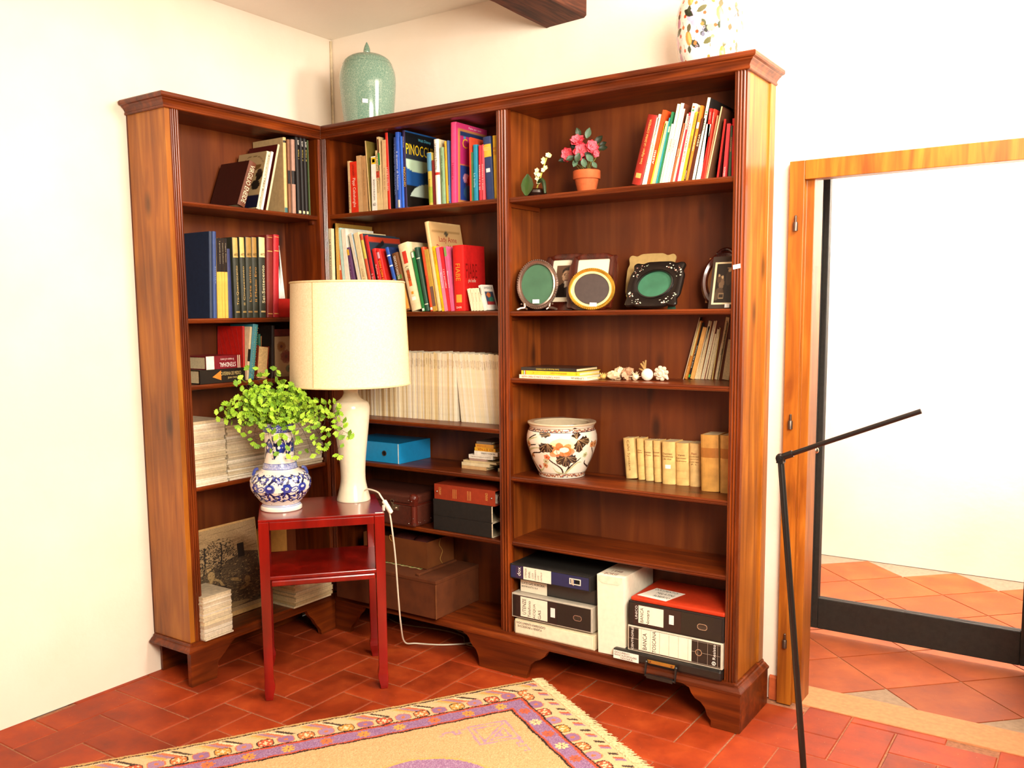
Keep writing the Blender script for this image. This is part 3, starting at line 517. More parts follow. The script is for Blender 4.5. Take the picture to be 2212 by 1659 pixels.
('p', 0.6218, 0.03, 1.3555, 0, -0.1595, 0.0133, 0.2461, 0.17, 'd02430', 'd02430', 'red slim book with white title, twenty-second from left on second middle shelf', [('I tre porcellini', 0.36, 0.65, 0.6, 'f8ecec', 'd')], [], None),
('p', 0.6361, 0.03, 1.3555, 0, -0.1346, 0.0125, 0.2462, 0.17, 'cc5c84', 'cc5c84', 'rose pink slim book, twenty-third from left on second middle shelf', [('Biancaneve', 0.36, 0.62, 0.5, 'f4d8e0', 'd')], [(0.85, 0.99, '7aa058', 0.9)], None),
('h', 0.6491, 0.03, 1.3555, 0, -0.0231, 0.0515, 0.2466, 0.14, 'c81c18', 'c01c1c', 'thick red storybook with gold title, twenty-fourth from left on second middle shelf', [('FIABE', 0.46, 0.72, 0.4, 'd88c30', 'd'), ('DAMI', 0.04, 0.07, 0.45, 'f0dcd0', 'h')], [(0.13, 0.25, 'd89838', 0.5)], None),
('p', 0.7314, 0.03, 1.3555, 0, -0.2289, 0.0115, 0.0844, 0.08, 'f0e2c0', 'f0e2c0', 'first tiny cream booklet, right beside the thick red storybook', [('Lettere', 0.4, 0.8, 0.3, '806850', 'd')], [], None),
('p', 0.7436, 0.03, 1.3555, 0, -0.1898, 0.0135, 0.084, 0.08, 'f0e2c0', 'f0e2c0', 'second of four tiny cream booklets beside the thick red storybook', [('Pensieri', 0.4, 0.8, 0.3, '806850', 'd')], [], None),
('p', 0.7578, 0.03, 1.3555, 0, -0.1839, 0.0135, 0.0842, 0.08, 'f0e2c0', 'f0e2c0', 'third of four tiny cream booklets beside the thick red storybook', [('Poesie', 0.4, 0.8, 0.3, '806850', 'd')], [], None),
('p', 0.7719, 0.03, 1.3555, 0, -0.178, 0.015, 0.0844, 0.08, 'f0e2c0', 'f0e2c0', 'last tiny cream booklet, next to the small white book', [('Racconti', 0.4, 0.8, 0.3, '806850', 'd')], [], None),
('p', 0.7896, 0.03, 1.3555, 0, -0.2637, 0.0142, 0.0966, 0.075, 'f4ede0', 'f4ede0', 'small white leaning book with colourful abstract picture on its cover', [('AMERICA', 0.6, 0.95, 0.4, '605850', 'd')], [], None),
('h', 1.4977, 0.2174, 1.1121, 0, 0.2602, 0.0032, 0.2207, 0.12, 'c8a888', '1c1814', 'thin dark-covered book, first from left on third right shelf', [], [], None),
('p', 1.4998, 0.2234, 1.1142, 0, 0.2482, 0.0116, 0.2076, 0.12, 'b8742c', 'b8742c', 'mottled orange and tan guidebook, second from left on third right shelf', [('VERSILIA', 0.05, 0.22, 0.5, 'e0a868', 'u')], [(0.4, 0.98, 'c8b070', 0.7)], None),
('p', 1.5094, 0.2319, 1.1135, 0, 0.2526, 0.0089, 0.1996, 0.12, '241c18', '241c18', 'black paperback, third from left on third right shelf', [('Storia della Toscana', 0.2, 0.6, 0.35, 'e8e0d0', 'u')], [(0.03, 0.08, '2c9848', 0.7)], None),
('p', 1.5201, 0.2302, 1.1145, 0, 0.2406, 0.0134, 0.1835, 0.1, 'd8a058', 'd8a058', 'wide tan paperback, fourth from left on third right shelf', [], [], None),
('p', 1.5292, 0.2439, 1.1122, 0, 0.2334, 0.0039, 0.1773, 0.1, 'a82018', 'a82018', 'dark red booklet, fifth from left on third right shelf', [], [], None),
('p', 1.5311, 0.2498, 1.1134, 0, 0.2562, 0.0083, 0.1888, 0.11, 'd8b8b0', 'd8b8b0', 'pale pink booklet with green top, sixth from left on third right shelf', [], [(0.6, 0.98, 'b8c890', 0.8)], None),
('p', 1.5371, 0.2572, 1.1128, 0, 0.2166, 0.0072, 0.2065, 0.12, 'c8d4c0', 'c8d4c0', 'pale green booklet, seventh from left on third right shelf', [], [], None),
('p', 1.5439, 0.2595, 1.1126, 0, 0.2024, 0.0065, 0.2041, 0.12, 'e09030', 'e09030', 'orange booklet, eighth from left on third right shelf', [], [], None),
('p', 1.5482, 0.2663, 1.1124, 0, 0.1924, 0.0058, 0.204, 0.12, 'dca868', 'dca868', 'peach booklet with green band, ninth from left on third right shelf', [], [(0.3, 0.6, '6a9c48', 0.9)], None),
('p', 1.5555, 0.2634, 1.1126, 0, 0.2177, 0.0061, 0.2054, 0.12, 'c0d8d4', 'c0d8d4', 'pale aqua booklet, tenth from left on third right shelf', [], [], None),
('p', 1.5613, 0.2653, 1.1129, 0, 0.216, 0.0075, 0.2063, 0.12, 'a85c5c', 'a85c5c', 'dull rose booklet, eleventh from left on third right shelf', [], [(0.02, 0.4, '3c6c5c', 0.9)], None),
('p', 1.5703, 0.263, 1.1129, 0, 0.2052, 0.0078, 0.1604, 0.1, '6c3820', '6c3820', 'brown chequered booklet, twelfth from left on third right shelf', [], [(0.02, 0.06, 'e8dcc8', 1.0), (0.1, 0.14, 'e8dcc8', 1.0), (0.18, 0.22, 'e8dcc8', 1.0)], None),
('p', 1.5795, 0.2608, 1.1133, 0, 0.1871, 0.0107, 0.1752, 0.1, 'f0e2c0', 'f0e2c0', 'cream paperback with black title, thirteenth from left on third right shelf', [('ALMENO IL CAPPELLO', 0.42, 0.75, 0.4, '281c10', 'u')], [], None),
('p', 1.5939, 0.2551, 1.1119, 0, 0.1436, 0.0043, 0.1805, 0.1, 'e4c030', 'e4c030', 'yellow booklet, fourteenth from left on third right shelf', [], [], None),
('p', 1.6051, 0.238, 1.1138, 0, 0.1686, 0.0147, 0.2156, 0.12, 'e8d060', 'e8d060', 'yellow and cream book with red ampersand, fifteenth from left on third right shelf', [('Novecento', 0.4, 0.5, 0.5, '302018', 'u'), ('L uomo dei miracoli', 0.62, 0.94, 0.4, '302010', 'u')], [(0.01, 0.58, 'f0e4c8', 0.99), (0.38, 0.41, 'c83020', 0.5), (0.04, 0.09, '343c60', 0.7)], None),
('p', 1.6124, 0.2614, 1.1128, 0, 0.1661, 0.0088, 0.1973, 0.12, 'b88448', 'b88448', 'tan tall paperback, sixteenth from left on third right shelf', [], [], None),
('p', 1.6315, 0.2417, 1.1148, 0, 0.1458, 0.0241, 0.1379, 0.11, 'dcc8a0', 'dcc8a0', 'beige paperback beside the right upright, seventeenth from left on third right shelf', [('La Divina Commedia', 0.58, 0.95, 0.28, '503c24', 'u'), ('Dante', 0.33, 0.46, 0.25, '503c24', 'u')], [], None),
('v', 1.2952, 0.1871, 0.7472, 0, -0.094, 0.0427, 0.1465, 0.1, 'd8b878', 'd8b878', 'widest-lettered vellum volume standing at the left end of the row', [('Calvi Syntaxis', 0.2, 0.95, 0.3, '8a5c28', 'd')], [], 'old vellum books'),
('v', 1.3431, 0.1889, 0.7472, 0, -0.0584, 0.0263, 0.1496, 0.1, 'dcb670', 'dcb670', 'slim vellum volume with raised bands, second from left', [('Gio', 0.7, 0.73, 0.6, '603018', 'h'), ('Opere', 0.64, 0.68, 0.8, '802c18', 'h')], [], 'old vellum books'),
('v', 1.3742, 0.1834, 0.7472, 0, -0.0478, 0.0305, 0.1452, 0.1, 'dcbc7c', 'dcbc7c', 'vellum volume with red scribble on spine, third from left', [('Stampa', 0.68, 0.73, 0.8, '602c18', 'h'), ('S.Tomo', 0.62, 0.66, 0.8, '802c18', 'h')], [], 'old vellum books'),
('v', 1.4097, 0.1801, 0.7472, 0, -0.0478, 0.0279, 0.1471, 0.1, 'd8b470', 'd8b470', 'vellum volume with raised bands, fourth from left', [('Divorum', 0.7, 0.74, 0.85, '602c18', 'h'), ('Storico', 0.62, 0.66, 0.85, '802c18', 'h')], [], 'old vellum books'),
('v', 1.4489, 0.1597, 0.7472, 0, -0.0254, 0.048, 0.1495, 0.1, 'dcb874', 'dcb874', 'vellum volume with white price sticker in middle of row', [('Damiani', 0.7, 0.74, 0.7, '60401c', 'h'), ('Prudenza', 0.64, 0.68, 0.85, '60401c', 'h'), ('de vitae', 0.58, 0.62, 0.6, '60401c', 'h')], [(0.37, 0.46, 'f4f0ea', 0.42)], 'old vellum books'),
('v', 1.4985, 0.1637, 0.7472, 0, -0.027, 0.0461, 0.1475, 0.1, 'd6b06c', 'd6b06c', 'vellum volume with thin spine ridges right of the stickered one', [('Vanni', 0.7, 0.74, 0.55, '401c10', 'h'), ('Sermoni', 0.63, 0.67, 0.75, '503018', 'h'), ('Quaresima', 0.56, 0.6, 0.85, '604020', 'h')], [], 'old vellum books'),
('v', 1.5464, 0.1673, 0.7472, 0, -0.0238, 0.0401, 0.1496, 0.1, 'd0ac70', 'd0ac70', 'vellum volume with long brown title beside the tall pair', [('Fiori', 0.74, 0.79, 0.45, '903018', 'h'), ('predicabili', 0.68, 0.71, 0.85, '604020', 'h'), ('sopra le Dom.', 0.62, 0.65, 0.85, '604020', 'h'), ('di tutto l anno', 0.56, 0.59, 0.85, '604020', 'h'), ('P. I.', 0.5, 0.53, 0.5, '604020', 'h')], [], 'old vellum books'),
('v', 1.6105, 0.1122, 0.7472, 0, -0.0292, 0.0609, 0.1898, 0.1, 'c08c44', 'c08c44', 'taller darker vellum volume with brown band, left of pair', [], [(0.6, 0.77, 'a06428', 1.0)], 'old vellum books'),
('v', 1.6752, 0.1133, 0.7472, 0, -0.0172, 0.0497, 0.1922, 0.1, 'bc8c48', 'bc8c48', 'tall vellum volume with brown band against the right upright', [], [(0.6, 0.77, 'a06428', 1.0)], 'old vellum books'),
('h', -0.025, -0.4169, 1.7666, 1, 0.3739, 0.0355, 0.183, 0.17, '6a3c28', '3a140c', 'brown worn hardback with big white title leaning on upper left shelf', [('VIRGILIO ENEIDE', 0.08, 0.92, 0.6, 'e8d8b8', 'd')], [], None),
('h', -0.025, -0.327, 1.7586, 1, 0.2758, 0.0184, 0.2337, 0.165, 'e8dcb8', 'b09468', 'cream almanac with sketched face on cover, upper left shelf', [('Almanacco 1980 Bompiani', 0.05, 0.95, 0.5, '605040', 'd')], [], None),
('p', -0.025, -0.3072, 1.7565, 1, 0.2776, 0.0105, 0.2368, 0.16, 'ece8e0', 'ece8e0', 'thin white book right of the cream almanac', [], [], None),
('h', -0.025, -0.2799, 1.7564, 1, 0.2759, 0.0103, 0.2708, 0.17, 'e0d0a8', '50140f', 'dark red covered book with cream spine, upper left shelf', [], [], None),
('h', -0.025, -0.1827, 1.7538, 1, 0.0126, 0.0166, 0.2941, 0.18, 'd8b878', 'c0a070', 'large beige upright volume with black spine tag, upper left shelf', [], [(0.93, 0.96, '2a2018', 0.95), (0.0, 0.07, '3c6868', 0.95)], None),
('h', -0.025, -0.1608, 1.7538, 1, 0.0138, 0.0132, 0.2893, 0.18, '8a5c3c', '8a5c3c', 'marbled brown book beside the large beige volume', [], [(0.4, 0.58, '1c1614', 1.0)], None),
('h', -0.025, -0.1398, 1.7539, 1, 0.0174, 0.0196, 0.2925, 0.18, 'b08874', 'b08874', 'marbled pink-brown book beside the black trio', [], [(0.4, 0.58, '1c1614', 1.0)], None),
('h', -0.025, -0.1124, 1.7536, 1, 0, 0.0215, 0.3056, 0.18, '1c1614', '1c1614', 'first of three black glossy art volumes, upper left shelf', [('ARTE', 0.9, 0.96, 0.4, 'f0e8d8', 'u'), ('I  ITALIA', 0.72, 0.84, 0.3, 'd0b860', 'u')], [(0.015, 0.05, 'e0cfa0', 0.6)], None),
('h', -0.025, -0.0889, 1.7536, 1, 0, 0.0181, 0.3078, 0.18, '1c1614', '1c1614', 'second of three black glossy art volumes, upper left shelf', [('ARTE', 0.88, 0.95, 0.4, 'f0e8d8', 'u'), ('II  ITALIA', 0.7, 0.84, 0.3, 'd0b860', 'u')], [(0.015, 0.05, 'e0cfa0', 0.6)], None),
('h', -0.025, -0.0689, 1.7536, 1, 0, 0.0174, 0.3078, 0.18, '1c1614', '1c1614', 'third of three black glossy art volumes, beside the green one', [('ARTE', 0.88, 0.95, 0.4, 'f0e8d8', 'u'), ('III  ITALIA', 0.7, 0.85, 0.3, 'd0b860', 'u')], [(0.015, 0.05, 'e0cfa0', 0.6)], None),
('h', -0.025, -0.0498, 1.7536, 1, 0, 0.0082, 0.3011, 0.18, '3c4c24', '3c4c24', 'thin dark green book beside the corner upright', [], [], None),
('h', -0.03, -0.5641, 1.3395, 1, 0.0417, 0.0163, 0.3176, 0.17, '28344c', '28344c', 'dark navy book at the left picture edge, second left shelf', [], [], None),
('h', -0.03, -0.5475, 1.3395, 1, 0.0401, 0.0171, 0.3186, 0.17, '34487c', '34487c', 'blue hardback left of the black and yellow set', [('ATLANTE', 0.4, 0.6, 0.3, '8090b0', 'u')], [], None),
('p', -0.03, -0.5298, 1.339, 1, 0.0275, 0.0073, 0.2951, 0.16, 'd8b050', 'd8b050', 'first slim yellow book with black top, second left shelf', [], [(0.58, 1.0, '241c1a', 1.0)], 'black and yellow slim set'),
('p', -0.03, -0.5222, 1.3392, 1, 0.0262, 0.0143, 0.296, 0.16, 'd8b050', 'd8b050', 'second slim yellow book with black top, wider spine', [('I grandi pittori', 0.68, 0.96, 0.3, 'c8b898', 'd')], [(0.58, 1.0, '241c1a', 1.0)], 'black and yellow slim set'),
('p', -0.03, -0.5075, 1.3391, 1, 0.0258, 0.012, 0.2964, 0.16, 'd8b050', 'd8b050', 'third slim yellow book with black top, second left shelf', [('Capire Raffaello', 0.68, 0.94, 0.3, 'c8b898', 'd')], [(0.58, 1.0, '241c1a', 1.0)], 'black and yellow slim set'),
('p', -0.03, -0.4941, 1.3391, 1, 0.023, 0.0138, 0.2961, 0.16, 'd8b050', 'd8b050', 'fourth slim yellow book with black top, beside torn blue one', [('Capire Giotto', 0.7, 0.94, 0.3, 'c8b898', 'd')], [(0.58, 1.0, '241c1a', 1.0)], 'black and yellow slim set'),
('h', -0.03, -0.4778, 1.3388, 1, 0, 0.0204, 0.2587, 0.16, '343a66', '343a66', 'short torn navy blue book before the dark art set', [], [], None),
('h', -0.03, -0.4461, 1.3388, 1, 0, 0.0259, 0.3034, 0.17, '34362c', '34362c', 'dark art volume with pale gold top, first of five', [('Tre-Quattrocento', 0.16, 0.65, 0.42, 'c8a868', 'u'), ('ARTE', 0.77, 0.8, 0.7, '403820', 'h')], [(0.75, 0.995, 'c8a45c', 0.9), (0.065, 0.085, 'a08850', 0.7)], None),
('h', -0.03, -0.4131, 1.3388, 1, 0, 0.0239, 0.3062, 0.17, '34362c', '34362c', 'dark art volume with bright gold top, second of five', [('Il Cinquecento', 0.16, 0.64, 0.45, 'c8a868', 'u'), ('ARTE', 0.77, 0.8, 0.7, '403820', 'h')], [(0.75, 0.995, 'dcbc70', 0.9), (0.065, 0.085, 'a08850', 0.7)], None),
('h', -0.03, -0.3885, 1.3394, 1, 0.0201, 0.0284, 0.3079, 0.17, '34362c', '34362c', 'dark art volume with brown-gold top, third of five', [("L'arte antica", 0.2, 0.64, 0.38, 'b08040', 'u'), ('ARTE', 0.77, 0.8, 0.7, '504020', 'h')], [(0.75, 0.995, 'a07c3c', 0.9), (0.065, 0.085, '907040', 0.7)], None),
('h', -0.03, -0.3593, 1.3393, 1, 0.0202, 0.0252, 0.3097, 0.17, '34362c', '34362c', 'dark art volume with brown-gold top, fourth of five', [('Il Medio Evo', 0.2, 0.63, 0.4, 'b08040', 'u'), ('ARTE', 0.77, 0.8, 0.7, '504020', 'h')], [(0.75, 0.995, 'a07c3c', 0.9), (0.065, 0.085, '907040', 0.7)], None),
('h', -0.03, -0.3256, 1.3396, 1, 0.0236, 0.0319, 0.3119, 0.17, '34362c', '34362c', 'dark art volume with cream top and title, fifth of five', [('Sei-Settecento', 0.18, 0.65, 0.42, 'e8d8a8', 'u'), ('ARTE', 0.77, 0.8, 0.7, '504020', 'h')], [(0.75, 0.995, 'ecd498', 0.9), (0.065, 0.085, 'c0a870', 0.7)], None),
('h', -0.03, -0.2884, 1.34, 1, 0.0377, 0.0305, 0.3219, 0.18, '7c2820', '7c2820', 'maroon cloth hardback between dark art set and red book', [], [(0.8, 0.81, 'd8a860', 0.8), (0.04, 0.05, 'd8a860', 0.8), (0.97, 0.975, 'd8a860', 0.8)], None),
('h', -0.03, -0.2571, 1.3403, 1, 0.053, 0.0287, 0.3256, 0.18, 'b02028', 'b02028', 'crimson cloth hardback with gilt lines, second left shelf', [], [(0.8, 0.81, 'd8a860', 0.8), (0.04, 0.05, 'd8a860', 0.8), (0.97, 0.975, 'd8a860', 0.8)], None),
('h', -0.05, -0.4071, 1.0985, 1, 0.0397, 0.012, 0.2089, 0.15, 'c02018', 'c41c14', 'large bright red quilted album on third left shelf', [], [], None),
('p', -0.04, -0.4003, 1.0995, 1, 0.1401, 0.0105, 0.2075, 0.13, 'dcc49c', 'dcc49c', 'cream notebook with black strap, left of teal book', [], [(0.35, 0.58, '1c1614', 1.1)], None),
('h', -0.04, -0.3844, 1.1019, 1, 0.1497, 0.0262, 0.2159, 0.14, '3c7c88', '3c7c88', 'teal patterned hardback leaning on third left shelf', [], [(0.02, 0.98, '4c8c90', 0.5)], None),
('h', -0.1, -0.2819, 1.0983, 1, 0.0281, 0.0112, 0.1753, 0.1, '2c6450', '2c6450', 'small green book behind the rust-red volume', [], [], None),
('h', -0.1, -0.2683, 1.0987, 1, 0.0258, 0.0264, 0.1663, 0.08, 'a86c30', 'a86c30', 'tan book behind the rust-red volume', [], [], None),
('h', -0.04, -0.2707, 1.0989, 1, 0.0554, 0.0158, 0.2088, 0.15, '241814', '241814', 'thin black book left of the floral box', [], [(0.05, 0.95, '3a2a24', 0.3)], None),
]
# ================================================================ BOOKS
PAGE=mat('d8c49a',.9,.12,scale=200)
BK={}
def book_parts(kind,t,h,d,spine,cover,texts,bands,root_name,M,label,cat,group):
    hb=kind=='h'; vel=kind=='v'
    bt=min(.0024,t*.2) if not kind=='p' else min(.0009,t*.2)
    bulge={'h':min(.003,t*.14),'p':0.0,'v':min(.006,t*.16),'m':0.0}[kind]
    fr=[(0,.002+bulge)] if bulge else [(0,0)]
    if bulge:
        for k in range(1,8):
            x=k/8; fr.append((t*x,.002+bulge-(bulge+.002)*math.sin(math.pi*x)**.6))
        fr.append((t,.002+bulge))
    else: fr.append((t,0))
    yi=.002+bulge+bt
    poly=[(0,d)]+fr+[(t,d),(t-bt,d),(t-bt,yi),(bt,yi),(bt,d)]
    mb=MB().prism(poly,2,0,h); n=len(poly)
    for k in range(len(mb.f)):
        c=sum(mb.v[i][1] for i in mb.f[k])/len(mb.f[k]); zz=[mb.v[i][2] for i in mb.f[k]]
        xs=[mb.v[i][0] for i in mb.f[k]]
        mb.m[k]=0 if (c<yi*.7+1e-5 and max(zz)-min(zz)>h*.5 and not(max(xs)-min(xs)<1e-6)) else 1
    rough={'h':.5,'p':.48,'v':.6,'m':.5}[kind]
    ms=mat(spine,rough,.10 if not vel else .22,scale=60 if not vel else 30); mc=mat(cover,rough,.10)
    o=obj(root_name,mb,[ms,mc],None,M=M); tag(o,label,cat,group)
    e=.0035 if hb else .0006
    if t-2*bt>.0008: obj('pages',MB().box(bt+.0001,t-bt-.0001,yi,d-(.004 if hb else .0008),e,h-e),PAGE,o,world=False)
    yf=-.0003-(.0 if not bulge else .0)
    for (z0,z1,c,wf) in bands:
        w=t*wf; x0=(t-w)/2
        if bulge and wf>.6: yy=.004; 
        else: yy=.002
        if bulge:
            q=[(x0+w*k/6,.002+bulge-(bulge+.002)*math.sin(math.pi*max(.0,min(1,(x0+w*k/6)/t)))**.6-.0005) for k in range(7)]
            pl=q+[(x0+w,yy+bulge),(x0,yy+bulge)]
        else: pl=[(x0,-.0004),(x0+w,-.0004),(x0+w,.001),(x0,.001)]
        b=obj('spine_band',MB().prism(pl,2,z0*h,z1*h),mat(c,rough,.08),o,world=False)
    if vel and not bands or vel and len(bands) and bands[0][3]<.6:
        if label.split()[0] not in ('widest-lettered',) and 'price sticker' not in label and 'long brown' not in label:
            for zf in (.18,.36,.54,.8):
                q=[(t*k/8,.002+bulge-(bulge+.002)*math.sin(math.pi*k/8)**.6-.0011) for k in range(9)]+[(t,.004+bulge),(0,.004+bulge)]
                obj('raised_band',MB().prism(q,2,zf*h-.0018,zf*h+.0018),ms,o,world=False)
    for (s,z0,z1,k,c,dr) in texts:
        y=-.0012; tb=MB()
        if dr=='u': put_text(tb,s,(t/2+k*t/2,y,z0*h),(0,0,1),(-1,0,0),(z1-z0)*h,k*t)
        elif dr=='d': put_text(tb,s,(t/2-k*t/2,y,z1*h),(0,0,-1),(1,0,0),(z1-z0)*h,k*t)
        else: put_text(tb,s,(t/2-k*t/2,y,z0*h),(1,0,0),(0,0,1),k*t,(z1-z0)*h)
        obj('title_lettering',tb,mat(c,.5,.05),o,world=False,fix=False)
    BK[label]=o; return o
def mx(x,y,z,side,lean):
    return Matrix.Translation((x,y,z))@Matrix.Rotation(math.pi/2*side,4,'Z')@Matrix.Rotation(lean,4,'Y')
DIM={}
for (k,x,y,z,side,lean,t,h,d,sp,cv,lab,tx,bd,grp) in BOOKS:
    t=max(.003,t-.0006); d=min(d,(.238-max(y,0)) if side==0 else .209+x)
    cat='book'
    g=grp or {(0,1.7):'books on the top shelf'}.get((side,1.7 if z>1.7 else 0)) 
    book_parts(k,t,h,d,sp,cv,tx,bd,'vellum_book' if k=='v' else 'book',mx(x,y,z,side,lean),lab,cat,grp)
    DIM[lab]=(t,h,d)
def find(s):
    r=[l for l in BK if l.startswith(s)] or [l for l in BK if s in l]; assert len(r)==1,(s,r); return BK[r[0]],DIM[r[0]]
PR=painted(.35,.2)
def cover_art(key,cv,right=True,zf=(0.02,.98),yf=(.01,.99)):
    o,(t,h,d)=find(key); e=.0004
    if right: flat_print('cover_picture',cv,(t+e,d*yf[0],h*zf[0]),(0,1,0),(0,0,1),d*(yf[1]-yf[0]),h*(zf[1]-zf[0]),PR,o,False)
    else: flat_print('cover_picture',cv,(-e,d*yf[1],h*zf[0]),(0,-1,0),(0,0,1),d*(yf[1]-yf[0]),h*(zf[1]-zf[0]),PR,o,False)
    return o,t,h,d
def cover_text(key,items,right=True):
    o,(t,h,d)=find(key)
    for (s,y0,y1,z0,z1,c) in items:
        tb=MB()
        if right: put_text(tb,s,(t+.0009,d*y0,h*z0),(0,1,0),(0,0,1),d*(y1-y0),h*(z1-z0))
        else: put_text(tb,s,(-.0009,d*(1-y0),h*z0),(0,-1,0),(0,0,1),d*(y1-y0),h*(z1-z0))
        obj('cover_lettering',tb,mat(c,.5,.05),o,world=False,fix=False)
c=Cv(44,70,'17191c',.7); c.rect(0,.7,.30,.72,'1d4f92'); c.ell(.25,.62,.30,.14,'b8d4b8'); c.rect(0,.7,.64,.80,'28303c'); c.ell(.33,.2,.26,.12,'c8dcd0',.3); c.rect(0,.7,0,.16,'1a1614'); c.rect(.52,.7,0,.5,'3a2418')
cover_art('tall purple book with large blue',c); cover_text('tall purple book with large blue',[('PINOCCHIO',.02,1.,.70,.84,'f0c820'),('Walt Disney',.4,.8,.88,.93,'58b0c8')])
c=Cv(46,70,'d83c78',.8); c.rect(.06,.8,0,.94,'c88850'); c.rect(.1,.8,.5,.9,'c03078'); c.rect(.1,.8,.05,.48,'28489c'); c.rect(.35,.8,.6,.86,'7c1418'); c.ell(.25,.33,.07,.06,'e8b0d0'); c.line([(.25,.28),(.32,.05)],.012,'70401c'); c.ell(.4,.3,.12,.1,'b82830'); c.ell(.35,.15,.16,.1,'3c6c98'); c.rect(.1,.8,.86,.91,'2c3c68'); c.ell(.22,.84,.03,.02,'50a0d0')
cover_art('tall pink picture book',c); cover_text('tall pink picture book',[('C',.2,.36,.70,.82,'f0c030'),('Fiabe per tutti',.4,.8,.945,.975,'f0d8e0')])
c=Cv(30,46,'c8a06c',.72); c.rect(.04,.68,.9,.905,'a07c4c'); c.ell(.36,.88,.06,.025,'504838'); cover_art('tall tan book titled in red',c)
cover_text('tall tan book titled in red',[('Lady Anne',.25,.8,.76,.84,'a02828'),('Dress Me Doll',.15,.92,.67,.745,'a02828')])
c=Cv(40,50,'2c3a48',.8); c.rect(0,.8,.93,1,'b83c24'); c.ell(.4,.75,.07,.07,'dcd8c8'); c.rect(0,.8,0,.35,'1c2428'); c.line([(.02,.4),(.1,.8),(.35,.92)],.03,'1c1c20')
cover_art('red book with white script',c)
cover_text('thick red storybook',[('FIABE',.1,.62,.5,.72,'801410'),('piu belle',.2,.55,.42,.49,'e0c0b0')])
o,(t,h,d)=find('thick red storybook')
o2,(t,h,d)=find('small white leaning book'); c=Cv(20,30,'eee8dc',.7); c.rect(.12,.6,.2,.75,'384860'); c.ell(.3,.6,.12,.1,'c86830'); c.ell(.42,.42,.14,.1,'3c8068'); c.rect(.15,.55,.2,.35,'a83838'); cover_art('small white leaning book',c); cover_text('small white leaning book',[('AMERICA',.15,.85,.83,.92,'404040')])
c=Cv(30,60,'b09468',.7); c.line(curve([(.08,.5),(.2,.9),(.5,.93),(.66,.8)]),.006,'6a5030'); c.ell(.42,.72,.2,.05,'6a4c24',.2); c.rect(0,.7,0,.24,'1c1a30'); c.ell(.6,.6,.08,.1,'201810'); c.ell(.55,.42,.1,.09,'282018')
cover_art('cream almanac with sketched',c,False)
cover_text('black cover',[('LI',.3,.8,.78,.9,'e0b030')])
c=Cv(24,36,'6a4430',.7); c.ell(.35,.25,.2,.2,'2a140e'); c.ell(.3,.6,.2,.18,'84604a'); cover_art('tan booklet with large dark',c)
c=Cv(26,40,'b8ccd4',.7); c.rect(0,.7,.0,.7,'c8b8a0'); cover_art('cream thin picture book',c)
# quilted red album lines
o,(t,h,d)=find('quilted album')
q=MB()
for k in range(-3,6): q.tube([(-.0003,d*max(0,min(1,.2*k)),h*(.02)),(-.0003,d*max(0,min(1,.2*k+.45)),h*.98)],.0006,5)
tag(obj('stitching',q,mat('8a1210',.5),o,world=False),kind='stuff')
o,(t,h,d)=find('teal patterned'); q=MB()
for i in range(22):
    for j in range(2): q.ball((t*(.25+.5*j+.1*(i%2)),-.001,h*(.03+i*.043)),.0012,6)
tag(obj('dot_pattern',q,mat('d8b850',.5),o,world=False),kind='stuff')
# ---- magazines, one object each
MAGC=['ead9b4','e6d2a6','dcc492','f0e4c8','d2b684','e8dcc0','f2e8d4','c8a878']
def magazine(M,t,h,d,c,label,group,txt=True):
    mb=MB().box(0,t,0,d,0,h); mt=mat(c,.5,.08); cm=mat('d8ccb4',.4,.1)
    mb.m=[1 if k in(3,5) else (0 if k==2 else 2) for k in range(6)]
    o=obj('magazine',mb,[mt,cm,PAGE],None,M=M); tag(o,label,'magazine',group)
    if txt:
        tb=MB()
        for a,b,cc in ((.77,.9,0),): put_text(tb,random.choice(['ANTIQUARIATO','ARTE E CASA','ARCHITETTURA','SOMMARIO']),(t*.2,-.0004,h*(b+random.uniform(-.01,.02))),(0,0,-1),(1,0,0),h*random.uniform(.08,.14),t*.5)
        obj('title_lettering',tb,mat(random.choice(['8a6a48','a87858','705040']),.6),o,world=False,fix=False)
    return o
x=.050; k=0
while x<.583:
    t=random.uniform(.006,.0112); h=.2705+random.uniform(-.003,.003); y=.117+random.uniform(-.002,.002)
    magazine(Matrix.Translation((x,y,.9197)),t-.0004,h,.118,MAGC[(k*5+random.randrange(3))%8] if x<.3 else random.choice(MAGC[:4]+MAGC[5:7]),'upright cream magazine in the long row behind the lampshade','upright magazines on the third middle shelf'); x+=t; k+=1
x=.612; lean=-.109
while x<.835:
    t=random.uniform(.006,.0105); h=.271+random.uniform(-.003,.002)
    magazine(Matrix.Translation((x,.117,.9197))@Matrix.Rotation(lean,4,'Y'),t-.0004,h,.118,random.choice(['ecdcb8','f0e4c8','e8dcc0','f2e8d4']),'pale magazine leaning left against the upright row','leaning magazines on the third middle shelf'); x+=t*1.006
print('X',x)
def stack(x0,x1,y0,y1,z0,z1,label,group,colors,tmin=.006,tmax=.011,jx=.006,jy=.006,cat='magazine',skew=0):
    """flat pile: spines or edges to the room"""
    z=z0; k=0; got=[]
    while z<z1:
        t=random.uniform(tmin,tmax); dx=random.uniform(-jx,jx); dy=random.uniform(-jy,jy)
        mb=MB().box(x0+dx,x1+dx,y0+dy,y1+dy,z,z+t-.0003)
        mb.m=[1,1,0,0,0,0]
        o=obj('magazine',mb,[mat(random.choice(colors),.6,.12,scale=120),mat('c8b89c',.4,.2)],None); tag(o,label,cat,group); z+=t; k+=1; got.append(o)
    return got
def ends(got,place):
    got[-1]['label']='topmost pale magazine of the '+place; got[0]['label']='lowest pale magazine of the '+place
